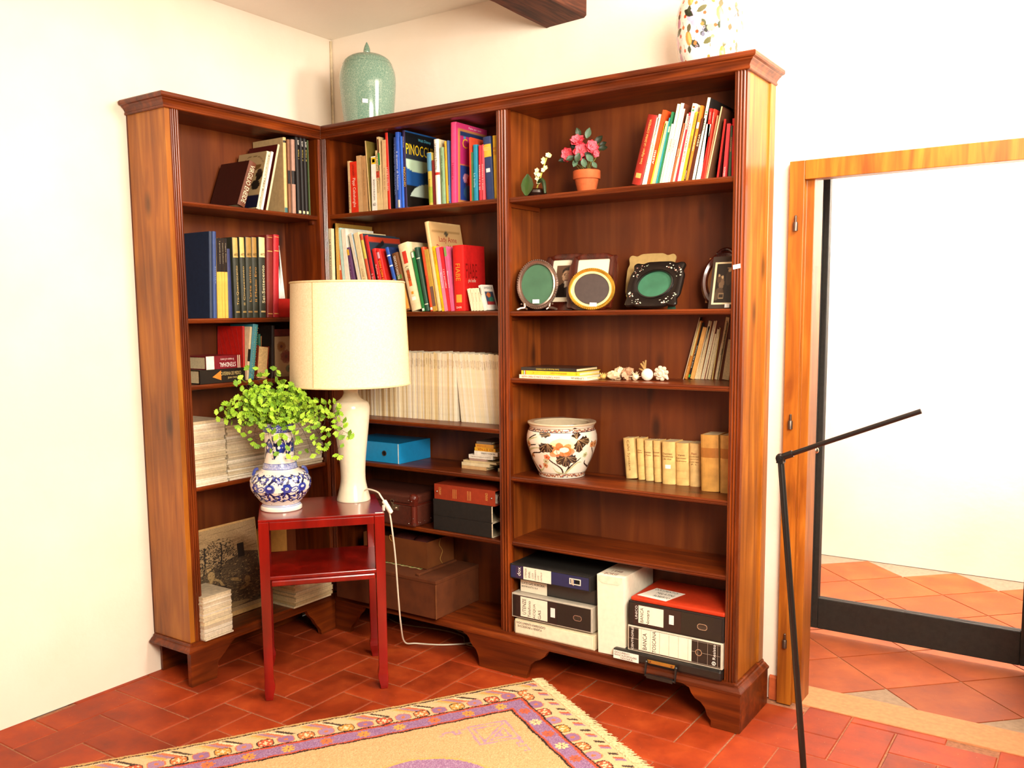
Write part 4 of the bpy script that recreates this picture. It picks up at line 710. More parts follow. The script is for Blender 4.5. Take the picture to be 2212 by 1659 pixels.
PALE=['d8c8a8','e0d4ba','c8b694','e6dcc6','ccbca0']
P1=stack(-.20,-.012,-.685,-.535,.7242,.955,'pale magazine in the left-hand pile behind the fern','left magazine pile on fourth left shelf',PALE,jx=.004,jy=.004)
P2=stack(-.205,-.02,-.522,-.275,.7242,.93,'pale magazine in the pile directly behind the blue vase','middle magazine pile on fourth left shelf',PALE,jy=.003)
P3=stack(-.205,-.02,-.268,-.026,.7242,.934,'pale magazine in the pile nearest the corner upright','corner magazine pile on fourth left shelf',PALE,jy=.003)
P4=stack(-.16,.028,-.70,-.572,.1562,.318,'cream magazine in the pile at the bottom left edge','bottom left magazine pile',PALE+['e8d8b0'],tmin=.005,tmax=.009,jx=.0025,jy=.0025)
P5=stack(-.11,.030,-.256,-.045,.1562,.255,'cream magazine in the pile seen under the red table','magazine pile under the red table',['d8c090','e0cc9c','ccb484','e4d4ac'],tmin=.006,tmax=.013,jx=.005)
ends(P1,'left-hand pile behind the fern'); ends(P2,'pile directly behind the blue vase'); ends(P3,'pile nearest the corner upright'); ends(P4,'pile at the bottom left edge')
NTH='first second third fourth fifth sixth seventh eighth ninth tenth eleventh twelfth thirteenth fourteenth fifteenth sixteenth seventeenth'.split()
for k,q in enumerate(P5[::-1]): q['label']='%s cream magazine from the top of pile under red table'%NTH[k]
# ---- engraving leaning on the lower left
c=Cv(190,250,'a0845c',.62)
n=rng.random((250,190)); c.a*= (0.8+.4*n)[...,None]
for k in range(60): x=random.uniform(0,.62); y=random.uniform(.66,.95); c.line([(x,y),(x+random.uniform(.05,.2),y+random.uniform(-.01,.03))],.003,'6c5434',al=.6)
c.poly([(0,.05),(0,.56),(.12,.5),(.3,.58),(.5,.66),(.62,.62),(.62,.05)],'2c2014',.85)
for tx,ty,r in ((.12,.72,.1),(.3,.76,.12),(.34,.66,.1),(.05,.6,.08),(.22,.58,.1)):
    for k in range(110):
        a=random.uniform(0,6.28); q=r*random.random()**.6; c.ell(tx+q*math.cos(a),ty+q*.9*math.sin(a),.009,.004,'241a10',random.uniform(0,3))
for tx in(.16,.3): c.line([(tx-.03,.45),(tx,.6),(tx+.01,.8)],.006,'1e150c')
for k in range(800):
    x=random.uniform(0,.62); y=random.uniform(.06,.6); a=random.uniform(0,3); c.line([(x,y),(x+.02*math.cos(a),y+.012*math.sin(a))],.0019,random.choice(['8a7048','a88c5c','1c140c','5a4428']))
c.ell(.2,.47,.03,.055,'a88a5a'); c.ell(.19,.55,.018,.02,'a88a5a'); c.line([(.21,.44),(.26,.40),(.29,.33)],.012,'a08454'); c.line([(.2,.43),(.18,.36),(.19,.28)],.012,'a08454'); c.ell(.4,.36,.055,.018,'947848',-.5); c.ell(.5,.32,.025,.05,'8a7044'); c.ell(.47,.25,.05,.02,'80683e',.4); c.ell(.25,.24,.09,.1,'2a1c10'); c.ell(.25,.24,.075,.088,'6a5230')
for k in range(1500):
    x=random.uniform(0,.62); y=random.uniform(.06,.62); a=random.uniform(-.6,1.2); c.line([(x,y),(x+.014*math.cos(a),y+.009*math.sin(a))],.0016,random.choice(['1c140c','241a10','302416','7a6240']),al=.8)
c.rect(.44,.5,.6,.76,'20160c'); c.ell(.3,.08,.2,.03,'8a7048')
eg=thing('framed_print','dark old engraving of figures and trees behind the red table','print',(-.12,-.45,.157),(0,0,0))
a=math.radians(6); ux=(0,1,0); uy=(-math.sin(a)*1,0,math.cos(a)); org=Vector((-.105,-.66,.158))
P=lambda y,z,off=0:(org.x-math.sin(a)*z+math.cos(a)*off,org.y+y,org.z+math.cos(a)*z+math.sin(a)*off)
obj('backing_board',MB().add([P(0,0),P(.36,0),P(.36,.37),P(0,.37),P(0,0,-.004),P(.36,0,-.004),P(.36,.37,-.004),P(0,.37,-.004)],[(0,1,2,3),(7,6,5,4),(0,4,5,1),(1,5,6,2),(2,6,7,3),(3,7,4,0)]),mat('c09860',.8,.15),eg)
flat_print('engraving',c,P(.004,.018,.0008),ux,uy,.352,.345,painted(.8,0,0,.15),eg)
# tan folder behind the table
tag(obj('folder',MB().box(-.19,-.15,-.285,-.125,.157,.46),mat('a07030',.8,.1),None,bevel=.002),'upright tan cardboard folder seen through the red table','folder')
# ---- lying books, third left shelf
def lying(name,label,x0,x1,y0,y1,z0,z1,cov,texts=(),spine='x',page=True,bands=(),cat='book'):
    """flat book; spine facing +x (left unit) or -y (right unit)"""
    bt=min(.003,(z1-z0)*.15)
    mb=MB().box(x0,x1,y0,y1,z0,z0+bt).box(x0,x1,y0,y1,z1-bt,z1)
    if spine=='x': mb.box(x1-bt,x1+.002,y0,y1,z0,z1)
    else: mb.box(x0,x1,y0-.002,y0+bt,z0,z1)
    o=obj(name,mb,mat(cov,.35,.1,coat=.15),None); tag(o,label,cat)
    e=.003
    if spine=='x': obj('pages',MB().box(x0+e,x1-bt,y0+e,y1-e,z0+bt,z1-bt),PAGE,o)
    else: obj('pages',MB().box(x0+e,x1-e,y0+bt,y1-e,z0+bt,z1-bt),PAGE,o)
    for (a,b_,c_) in bands:
        if spine=='x': obj('spine_band',MB().box(x1+.0021,x1+.0026,y0+(y1-y0)*a,y0+(y1-y0)*b_,z0,z1),mat(c_,.5),o)
        else: obj('spine_band',MB().box(x0+(x1-x0)*a,x0+(x1-x0)*b_,y0-.0026,y0-.0021,z0,z1),mat(c_,.5),o)
    for (s,a,b_,zz0,zz1,c_,flip) in texts:
        tb=MB(); H=z1-z0
        if spine=='x':
            w=y1-y0
            if flip: put_text(tb,s,(x1+.003,y0+w*b_,z0+H*zz1),(0,-1,0),(0,0,-1),w*(b_-a),H*(zz1-zz0))
            else: put_text(tb,s,(x1+.003,y0+w*a,z0+H*zz0),(0,1,0),(0,0,1),w*(b_-a),H*(zz1-zz0))
        else:
            w=x1-x0
            if flip: put_text(tb,s,(x0+w*b_,y0-.003,z0+H*zz1),(-1,0,0),(0,0,-1),w*(b_-a),H*(zz1-zz0))
            else: put_text(tb,s,(x0+w*a,y0-.003,z0+H*zz0),(1,0,0),(0,0,1),w*(b_-a),H*(zz1-zz0))
        obj('title_lettering',tb,mat(c_,.5,.05),o,fix=False)
    return o
o=lying('book','black hardback with orange emblem lying under the crimson one',-.19,-.022,-.63,-.422,1.099,1.150,'1c1714',[('CATERINA DE MEDICI',.45,.9,.52,.78,'c8b070',False),('JEAN ORIEUX',.6,.86,.22,.4,'c8b070',False)])
obj('emblem',MB().add([(-.0192,-.575,1.122),(-.0192,-.535,1.108),(-.0192,-.535,1.145)],[(0,1,2)]),mat('c87828',.5),o)
lying('book','crimson hardback lying upside down on the black book',-.185,-.022,-.60,-.438,1.1505,1.199,'701420',[('STENDHAL',.37,.83,.14,.48,'f0e0d8',True),('Il rosso e il nero',.4,.78,.62,.8,'e0c8c0',True)],bands=[(0,.22,'f0e0c8'),(.89,.91,'e8d0b0'),(.94,.96,'e8d0b0')])
# rust book turned with its fore-edge to the room
o=thing('book','rust-red worn book turned with its page edges outward','book',(-.055,-.30,1.0985)); M=Matrix.Translation((-.055,-.338,1.1))@Matrix.Rotation(math.pi/2,4,'Z')@Matrix.Rotation(.13,4,'Y')
o.matrix_basis=M
obj('cover',MB().box(0,.004,0,.12,0,.132).box(.052,.056,0,.12,0,.132).box(0,.056,.117,.12,0,.132),mat('7c2c18',.6,.25),o,world=False)
obj('pages',MB().box(.0041,.0519,.002,.1168,.003,.128),mat('d0ac74',.9,.2,scale=150),o,world=False)
# floral box behind the lampshade
c=Cv(60,70,'b09470',1.0)
for (x,y,r,cc) in ((.2,.75,.13,'8c5a28'),(.33,.5,.17,'7a2c22'),(.75,.25,.2,'b87c30'),(.4,.2,.1,'56644c'),(.62,.6,.1,'54623c'),(.85,.7,.14,'904434')):
    for k in range(9): a=k*.7; c.ell(x+.5*r*math.cos(a),y+.5*r*math.sin(a),r*.5,r*.4,cc,a,.75)
    c.ell(x,y,r*.25,r*.25,'5a2418')
o=thing('keepsake_box','box with painted roses behind the lampshade on third left shelf','box',(-.1,-.2,1.0985))
obj('body',MB().box(-.19,-.05,-.243,-.06,1.0985,1.262),mat('9c8058',.6),o); obj('lid',MB().box(-.192,-.047,-.246,-.057,1.263,1.292),mat('5a1c18',.5,.3),o,bevel=.002)
flat_print('rose_print',c,(-.0496,-.243,1.0985),(0,1,0),(0,0,1),.183,.1635,painted(.5,.1),o)
flat_print('rose_print',c,(-.19,-.2434,1.0985),(1,0,0),(0,0,1),.14,.1635,painted(.5,.1),o)
# red box and white booklets, second left shelf
tag(obj('red_box',MB().box(-.19,-.055,-.222,-.06,1.3392,1.414),mat('b41c14',.45,.1),None,bevel=.002),'bright red box under the white booklets beside the crimson hardback','box')
for k,(y,l) in enumerate(((-.200,.03),(-.189,.05),(-.178,.10))):
    M=Matrix.Translation((-.06,y,1.4146))@Matrix.Rotation(math.pi/2,4,'Z')@Matrix.Rotation(-.0-.05*k,4,'Y')
    o=obj('booklet',MB().box(0,.0095,0,.13,0,.205-.006*k+(.012 if k==1 else 0)),mat('eeeae2',.6,.05),None,M=M)
    tag(o,['white booklet nearest the crimson hardback on the red box','middle white booklet standing on the red box','outermost tilted white booklet standing on the red box'][k],'booklet','white booklets on the red box')
# gilt frame standing on edge against the left side panel
o=thing('picture_frame','gilt picture frame standing on edge beside the corner upright','picture frame',(.04,.13,1.3557))
GILT=mat('c89a48',.38,.25,metal=.55,bump=.3,scale=300)
y0,y1,z0,z1=.012,.232,1.3558,1.722
fr=MB()
for k,(w,x0,x1) in enumerate(((.014,.0445,.060),(.024,.0445,.056),(.03,.0445,.052))):
    fr.box(x0,x1,y0+.0,y0+w,z0,z1).box(x0,x1,y1-w,y1,z0,z1).box(x0,x1,y0+w,y1-w,z1-w,z1).box(x0,x1,y0+w,y1-w,z0,z0+w)
gfm=obj('frame_moulding',fr,GILT,o)
bd=MB()
for i in range(40): bd.ball((.0565,y0+.0185+i*.0049,z1-.019),.0022,6)
for i in range(60): bd.ball((.0565,y0+.019,z1-.02-i*.0055),.0022,6)
tag(obj('beading',bd,GILT,gfm,smooth=True),kind='stuff')
obj('canvas',MB().box(.046,.048,y0+.03,y1-.03,z0+.03,z1-.03),mat('1c2038',.5),o)
# ================================================================ OBJECTS ON THE MIDDLE BAY SHELVES
def ring(mb,o,ux,uz,r0,r1,th,n=20,m=0,ex=0):
    """flat ring with thickness, centre o, plane ux/uz, normal towards viewer; ex stretches along ux into a stadium"""
    o=Vector(o);ux=Vector(ux);uz=Vector(uz);nn=ux.cross(uz)*-1 if False else uz.cross(ux)*-1
    vs=[]
    for r in (r0,r1):
        for k in range(n):
            a=2*math.pi*k/n; c_,s_=math.cos(a),math.sin(a); p=o+ux*(r*c_+(ex if c_>1e-9 else -ex if c_<-1e-9 else 0))+uz*(r*s_); vs+=[p+nn*th,p-nn*th]
    fs=[]
    for k in range(n):
        a,b=2*k,2*((k+1)%n); A,B=2*n+a,2*n+b
        fs+=[(a,b,B,A),(a+1,A+1,B+1,b+1),(a,a+1,b+1,b),(A,B,B+1,A+1)]
    mb.add(vs,fs,m); return mb
CHROME=mat('c8c0b4',.22,.05,metal=1); BRASS=mat('c89c4c',.3,.1,metal=.9)
o=thing('box_file','bright blue cardboard box file lying beside the lamp base','box file',(.22,.13,.7394))
obj('body',MB().box(.055,.358,.032,.234,.7395,.823),mat('1480b8',.3,.06,coat=.2),o,bevel=.0012)
obj('spine_flap',MB().box(.05,.353,.029,.0316,.741,.822),mat('1688c0',.3,.06,coat=.2),o)
obj('edge_seam',MB().box(.3533,.3545,.0285,.0312,.741,.822),mat('d8cfc0',.5),o)
r=MB(); ring(r,(.28,.0282,.779),(1,0,0),(0,0,1),.0085,.0115,.0012); obj('finger_hole',r,STEEL,o,smooth=True)
obj('hole_disc',MB().add([(.28+.0086*math.cos(k*.314),.0286,.779+.0086*math.sin(k*.314)) for k in range(20)],[tuple(range(20))]),mat('0c0a09',.8),o)
# small paperback pile
pile=[(.630,.748,.7396,.7525,'c8a070','tan paperback at the bottom of the small pile',()),(.630,.764,.753,.7655,'dcc8a0','cream paperback second from bottom of small pile',()),(.638,.796,.766,.7745,'d4bc8c','thin wide cream paperback in the small pile',()),(.668,.750,.775,.7835,'a88878','thin greyish booklet in the small pile',()),(.665,.780,.784,.7985,'ece4d4','white paperback with faint title in small pile',(('SCHERZO E POESIA DI MILANO',.08,.92,.3,.7,'988878',True),)),(.692,.802,.799,.8145,'f0e8d8','white paperback just below the yellow one in small pile',(('MICHELE A. GUERRA',.3,.9,.3,.75,'403830',True),)),(.694,.792,.815,.8285,'e0a820','bright yellow paperback in the small pile',(('IO ETNA',.15,.9,.2,.85,'a02818',True),)),(.698,.784,.829,.8425,'d89428','orange paperback near the top of the small pile',(('LE FAVOLE',.1,.6,.25,.7,'a05818',True),)),(.703,.774,.843,.8525,'6c6054','grey booklet on top of the small pile',())]
for (a,b_,z0,z1,cc,lab,tx) in pile: lying('paperback',lab,a,b_,.092,.215,z0,z1,cc,tx,'y')
lying('paperback','lower cream paperback half hidden behind the middle upright',.798,.86,.10,.21,.7396,.7525,'d8c090',(),'y'); lying('paperback','upper cream paperback half hidden behind the middle upright',.80,.862,.11,.22,.753,.768,'dccaa4',(),'y'); lying('paperback','grey-backed book half hidden beside the small pile top',.808,.866,.12,.22,.7685,.85,'4a4038',(),'y')
# suitcase
LEA=mat('4a2014',.5,.2,coat=.1,bump=.15,scale=140); LEA2=mat('501a0f',.32,.12,coat=.3)
su=thing('suitcase','brown leather suitcase with metal latch behind the red table','suitcase',(.24,.09,.499))
x0,x1,y0,y1,z0,z1,zm=.06,.468,-.012,.205,.4985,.628,.588
sb_=obj('body',MB().box(x0,x1,y0,y1,z0,zm-.001),LEA,su,bevel=.008); sl_=obj('lid',MB().box(x0-.001,x1+.001,y0-.001,y1,zm,z1),LEA,su,bevel=.010)
obj('rim',MB().box(x0-.002,x1+.002,y0-.002,y1,zm-.003,zm+.002),LEA2,su,bevel=.001)
obj('corner_guard',MB().ball((x1-.016,y0+.016,z1-.016),.0205,16).box(x1-.022,x1+.0015,y0-.0015,y0+.022,zm+.002,z1-.014),LEA2,sl_,smooth=True)
obj('corner_guard',MB().ball((x1-.016,y0+.016,z0+.018),.0185,16).tube([(x1-.011,y0+.011,z0+.018),(x1-.011,y0+.011,zm-.004)],.0135,14),LEA2,sb_,smooth=True)
st=MB()
for (x,y,z) in ((x1-.03,y0-.002,.513),(x1-.028,y0-.002,.607),(x1-.012,y0-.003,.604),(x1-.006,y0-.002,.535),(x1+.002,.02,.513),(x1+.002,.05,.516),(x1+.002,.09,.519)): st.ball((x,y,z),.0026,8)
tag(obj('stud',st,CHROME,su,smooth=True),kind='stuff')
la=MB().box(.352,.388,y0-.003,y0-.001,.560,.582).ball((.373,y0-.004,.568),.006,10); ring(la,(.358,y0-.006,.596),(1,0,0),(0,0,1),.007,.0095,.0013,12)
la.box(.354,.362,y0-.006,y0-.003,.578,.592)
obj('latch',la,CHROME,su)
obj('handle',MB().tube(curve([(.2,y0-.002,.562),(.205,y0-.02,.556),(.25,y0-.024,.553),(.295,y0-.02,.556),(.3,y0-.002,.562)]),.006,10),LEA2,su,smooth=True)
# ring binders on that shelf
o=thing('ring_binder','rust-red ring binder lying on top of the black ones','binder',(.69,.1,.62))
obj('cover',MB().box(.548,.838,.018,.238,.622,.626).box(.548,.838,.018,.238,.678,.682).box(.548,.838,.016,.021,.622,.682),mat('8c3018',.45,.1),o,bevel=.001)
obj('paper_block',MB().box(.556,.828,.05,.235,.6265,.66),mat('d8d0c0',.8,.2),o)
tb=MB()
for u_,s_ in ((.1,'ANNO'),(.87,'ANNO')): put_text(tb,s_,(.548+.29*u_+.006,.0155,.640),(0,0,1),(-1,0,0),.03,.012)
for u_ in (.32,.345,.37,.56,.585,.61): tb.box(.548+.29*u_,.548+.29*u_+.0014,.0155,.0159,.632,.668)
obj('spine_lettering',tb,mat('c89850',.5),o,fix=False)
r=MB()
for u_ in (.05,.95): r.ball((.548+.29*u_,.0155,.652),.0042,10)
obj('rivet',r,CHROME,o,smooth=True)
r=MB(); ring(r,(.832,.06,.645),(0,1,0),(0,0,1),.012,.014,.001,18); obj('binder_ring',r,CHROME,o)
for k,(z0,z1,lab) in enumerate(((.4985,.556,'lower black ring binder with worn white edges'),(.5565,.6215,'upper black ring binder with an open cream inside'))):
    o=thing('ring_binder',lab,'binder',(.69,.12,z0))
    obj('cover',MB().box(.542,.822,.020,.238,z0,z0+.0035).box(.542,.822,.020,.238,z1-.0035,z1).box(.542,.822,.016,.021,z0,z1),mat('1e1c1a',.55,.2),o,bevel=.001)
    obj('worn_edge',MB().box(.8222,.8245,.0165,.021,z0+.002,z1-.002).box(.8222,.8242,.021,.235,z1-.0034,z1-.0006).box(.8222,.8242,.021,.235,z0+.0006,z0+.003),mat('cfc0a4',.8,.5,scale=400),o)
    obj('lining',MB().box(.56,.821,.0225,.0235,z0+.004,z1-.004).box(.56,.821,.0235,.236,z0+.0038,z0+.0046),mat('a89878',.8),o)
# boxes on the bottom board
BRN=mat('5a2c10',.8,.2,scale=20); BRN2=mat('704020',.7,.2,scale=20)
o=thing('wooden_box','long dark brown box jutting out of the bottom shelf','box',(.33,.1,.157))
obj('body',MB().box(.062,.600,-.050,.236,.1563,.296),BRN,o,bevel=.002); obj('lid',MB().box(.060,.602,-.052,.238,.2964,.311),BRN,o,bevel=.002)
obj('batten',MB().box(.487,.504,-.035,.215,.3112,.3215),BRN,o,bevel=.003); obj('edge_strip',MB().box(.5985,.6025,-.0535,-.0495,.158,.295),BRN2,o)
o=thing('cardboard_box','open brown carton on top of the long box','box',(.3,.13,.312))
z0,z1=.3145,.425; bx=MB().box(.13,.477,.052,.055,z0,z1).box(.13,.477,.227,.23,z0,z1).box(.13,.133,.055,.227,z0,z1).box(.474,.477,.055,.227,z0,z1).box(.133,.474,.055,.227,z0,z0+.003)
obj('body',bx,mat('6a3814',.8,.15,scale=15),o)
obj('contents',MB().ball((.40,.14,.40),(.05,.06,.03),12).ball((.30,.14,.395),(.07,.07,.035),12),[mat('4a1a14',.8,.3)],o,smooth=True)
obj('string',MB().tube(curve([(.478,.14,.424),(.4785,.13,.40),(.4785,.15,.37),(.4785,.135,.34),(.478,.15,.3165)]),.0013,5),mat('a07838',.8),o)
obj('string',MB().tube(curve([(.30,.0505,.425),(.285,.047,.432),(.28,.048,.42),(.288,.05,.408),(.303,.05,.405)]),.0016,6),mat('a07838',.8),o)
c=Cv(60,8,'c8b078',8)
for k in range(14): c.ell(.3+k*.57,.5,.26,.36,'5a7c2c',.2*(-1)**k)
o2=painted_grid('leaf_print_cloth',c,lambda u,v:(.16+.29*u,.046+.05*v-.012*(1+math.sin(u*40))*.3*(1-v),.3122+.0012*v),painted(.8,0)); tag(o2,'strip of leaf-printed cloth peeking from under the carton','cloth')
# ================================================================ BINDERS OF THE RIGHT BAY
def binder(label,x0,x1,z0,z1,y0,col,edge,lx,lines,extra=(),hole=None,brand=None,depth=.235,labc='f0e6d0',bar=None,panel=None):
    o=thing('lever_arch_file',label,'binder',((x0+x1)/2,.1,z0)); w=x1-x0; h=z1-z0
    obj('casing',MB().box(x0,x1,y0+.0015,depth,z0,z1),mat(edge,.5,.1),o,bevel=.0015)
    obj('spine',MB().box(x0+.005,x1-.006,y0-.0003,y0+.003,z0+.005,z1-.005),mat(col,.35,.08,coat=.2),o)
    if panel: obj('spine_panel',MB().box(x0+w*panel[0],x0+w*panel[1],y0-.0008,y0-.0002,z0+.005,z1-.005),mat(panel[2],.4),o)
    a,b_=lx[:2]; p0,p1=(.1,.9) if len(lx)<4 else lx[2:]
    lb_=obj('spine_label',MB().box(x0+w*a,x0+w*b_,y0-.0014,y0-.0007,z0+h*p0,z0+h*p1),mat(labc,.6,.04),o)
    tb=MB()
    for (s,u,k,z_a,z_b) in lines: put_text(tb,s,(x0+w*(u+k),y0-.0018,z0+h*z_a),(0,0,1),(-1,0,0),h*(z_b-z_a),w*k)
    if lines: obj('handwriting',tb,mat('2c2018',.6),lb_,fix=False)
    if brand:
        tb=MB()
        for (s,u,k,z_a,z_b) in brand: put_text(tb,s,(x0+w*(u+k),y0-.0016,z0+h*z_a),(0,0,1),(-1,0,0),h*(z_b-z_a),w*k)
        obj('brand_lettering',tb,mat('f0ece4',.5),o,fix=False)
    if bar: obj('barcode_label',MB().box(x0+w*bar[0],x0+w*bar[1],y0-.0014,y0-.0007,z0+h*bar[2],z0+h*bar[3]),mat('eee8e0',.6,.3,scale=900),o)
    if hole:
        u,zc,r,ex=hole; rb=MB(); ring(rb,(x0+w*u,y0-.001,z0+h*zc),(1,0,0),(0,0,1),r*.78,r,.0016,24,0,ex); fr_=obj('finger_ring',rb,CHROME,o,smooth=True)
        obj('hole_disc',MB().add([(x0+w*u+r*.78*math.cos(k*.2618)+(ex if math.cos(k*.2618)>1e-9 else -ex),y0-.0009,z0+h*zc+r*.78*math.sin(k*.2618)) for k in range(24)],[tuple(range(24))]),mat('4a4038',.4,.3,metal=.6),fr_)
    return o
binder('plain white document box at bottom left of the right bay',.936,1.272,.1563,.211,-.003,'efe2c6','d8c8a8',(.0,.001),(),labc='efe2c6')
tb=MB(); put_text(tb,'DOCUMENTI-VIAREGGIO',(.945,-.0045,.196),(1,0,0),(0,0,1),.125,.009); put_text(tb,'SUCCESSIONE e VENDITA',(.95,-.0045,.184),(1,0,0),(0,0,1),.105,.008)
obj('handwriting',tb,mat('302820',.6),[x for x in bpy.data.objects if x.get('label','').startswith('plain white document')][0],fix=False)
binder('black file with grey edges and cream label, second from bottom left',.922,1.262,.2175,.309,-.002,'1a1512','b8b0a0',(.12,.46,.1,.92),[('UTENZE',.145,.045,.2,.85),('Telefono',.215,.035,.12,.8),('ACQUA',.28,.035,.1,.72),('GAS',.345,.035,.12,.5)],hole=(.83,.5,.0105,.007),bar=(.5,.555,.32,.7),panel=(.06,.58,'30211d'))
o=binder('thin dark grey file with white label between black and blue ones',.943,1.262,.3095,.366,.03,'2a2826','2a2826',(.0,.36,.02,.98),(),labc='ece2cc')
tb=MB(); put_text(tb,'LUCE-GAS AURORA',(.948,.028,.340),(1,0,0),(0,0,1),.10,.009); put_text(tb,'BISIMPIANTO N.4',(.948,.028,.328),(1,0,0),(0,0,1),.07,.007); obj('handwriting',tb,mat('302820',.6),o,fix=False)
o=binder('blue file with white handwritten label on top of left pile',.918,1.256,.3665,.4215,-.006,'1c2450','242220',(.18,.53,.08,.94),[('UTENZE',.2,.022,.2,.85),('ENEL',.245,.022,.25,.7),('LUCE',.29,.02,.25,.6),('CORRIENTE',.325,.018,.15,.85),('LUCE',.36,.02,.2,.5),('CASTELLO',.4,.018,.15,.75)],brand=[('dox',.1,.045,.25,.85)],panel=(.08,.53,'3a2a48'))
obj('window_clip',MB().box(1.173,1.176,-.0075,-.0065,.385,.407).box(1.216,1.219,-.0075,-.0065,.385,.407).box(1.176,1.216,-.0075,-.0065,.404,.407).box(1.176,1.216,-.0075,-.0065,.385,.388).add([(1.18,-.008,.386),(1.196,-.016,.384),(1.196,-.016,.404),(1.18,-.008,.406)],[(0,1,2,3)]),mat('e8e0d0',.4),o); obj('clip_hole',MB().box(1.1962,1.2159,-.0071,-.0064,.3882,.4038),mat('0c0a0a',.8),o)
# white archive carton, tilted
o=thing('archive_carton','tall white archive carton standing between the file piles','carton',(1.325,.1,.157)); 
Mx=Matrix.Translation((1.2875,-.004,.1565))@Matrix.Rotation(-.02,4,'Y'); o.matrix_basis=Mx
obj('body',MB().box(0,.104,0,.236,.0,.282),mat('ece2cc',.7,.05),o,world=False,bevel=.001)
obj('tuck_flap',MB().prism([(.006,.28),(.008,.262),(.022,.253),(.082,.253),(.096,.262),(.098,.28)],1,-.0012,-.0002),mat('e6dbc2',.7),o,world=False)
tb=MB(); put_text(tb,'BORSE',(.02,.012,.2826),(1,0,0),(0,1,0),.05,.022); put_text(tb,'1998',(.03,.05,.2826),(1,0,0),(0,1,0),.04,.02); obj('handwriting',tb,mat('7a3828',.6),o,world=False,fix=False)
# right pile
cs=thing('document_case','black zipped document case with carrying handle at the bottom right','document case',(1.54,.1,.157))
LB=mat('1a1614',.38,.15,coat=.15,bump=.2,scale=260)
obj('body',MB().box(1.352,1.742,-.022,.236,.1563,.192),LB,cs,bevel=.008)
zt=MB()
for i in range(90): zt.box(1.42+i*.0035,1.4222+i*.0035,-.0235,-.0222,.1855,.1885)
zp_=obj('zipper',zt,mat('4a4440',.4,metal=.6),cs)
zp_['kind']='stuff'; cl_=obj('case_label',MB().box(1.357,1.452,-.0236,-.0224,.158,.187),mat('efe8dc',.6),cs)
tb=MB(); put_text(tb,'DOCUMENTI',(1.363,-.0242,.1778),(1,0,0),(0,0,1),.055,.0068); put_text(tb,'BANCA-POPOLARE',(1.362,-.0242,.169),(1,0,0),(0,0,1),.084,.0062); put_text(tb,'NOVARA',(1.385,-.0242,.1602),(1,0,0),(0,0,1),.045,.0062); obj('handwriting',tb,mat('5a2c20',.6),cl_,fix=False)
hp_=obj('handle_plate',MB().box(1.485,1.585,-.0262,-.0235,.168,.1805),BRASS,cs,bevel=.001)
obj('handle',MB().tube([(1.483,-.030,.171),(1.483,-.036,.128),(1.590,-.036,.128),(1.590,-.030,.171)],.005,8).box(1.490,1.583,-.043,-.030,.122,.134).ball((1.483,-.029,.172),.0065).ball((1.590,-.029,.172),.0065),LB,cs)
r=MB().ball((1.496,-.0268,.1742),.0034,8).ball((1.574,-.0268,.1742),.0034,8); obj('screw',r,mat('7a3a20',.4,metal=.6),hp_)
o=binder('black gridded file with cream label, second up in the right pile',1.404,1.740,.1925,.281,-.010,'1e1613','cfc4b0',(.125,.69,.1,.94),[('BANCA',.17,.045,.15,.8),('TOSCANA',.275,.04,.1,.95)],brand=[('CENTROFILE',.045,.024,.06,.95),('Resisto',.905,.03,.35,.92)],hole=(.765,.5,.0115,0.0))
gl=MB()
for u_ in (.06,.155,.255,.355,.455,.555,.655,.755,.855,.955): gl.box(1.404+.336*u_-.0004,1.404+.336*u_+.0004,-.0119,-.0116,.199,.2755)
for v_ in (.09,.5,.91): gl.box(1.411,1.733,-.0109,-.0106,.1925+.0885*v_-.0004,.1925+.0885*v_+.0004)
tag(obj('grid_lines',gl,mat('a89888',.5),o),kind='stuff')
hx=MB(); ring(hx,(1.7125,-.0112,.2105),(1,0,0),(0,0,1),.005,.0072,.0004,6); hx.box(1.7115,1.7135,-.0116,-.0108,.207,.214); obj('brand_emblem',hx,mat('f0ece4',.5),o)
o=binder('black file with white label under the orange folder',1.405,1.742,.2815,.3665,-.008,'1a1512','26201d',(.115,.385,.16,.88),[('BANCA',.135,.035,.2,.8),('Novara',.2,.035,.12,.75)],brand=[('UNICO',.08,.025,.3,.85)],hole=(.79,.5,.0105,.007),bar=(.445,.495,.35,.72),panel=(.06,.57,'35231e'))
o=thing('document_folder','orange-red folder with white handwritten sheet on right pile','folder',(1.57,.1,.367))
obj('cover',MB().box(1.412,1.743,-.004,.234,.367,.381),mat('b43418',.45,.08),o,bevel=.004)
pg=[(1.425,.02),(1.535,.008),(1.56,.115),(1.45,.125)]
sh_=obj('sheet',MB().prism(pg,2,.3812,.3818),mat('ece6da',.7,.04),o)
tb=MB(); ux=Vector((.11,-.012,0)).normalized(); uy=Vector((.025,.105,0)).normalized(); b0=Vector((1.43,.022,.3822))
for s_,a_,b__,w_,h_ in (('DOCUMENTI DI',.004,.082,.085,.017),('MELATINI',.03,.05,.065,.018),('ROBERTO',.04,.018,.06,.018)): put_text(tb,s_,b0+ux*a_+uy*b__,ux,uy,w_,h_)
obj('handwriting',tb,mat('2c2420',.6),sh_,fix=False)
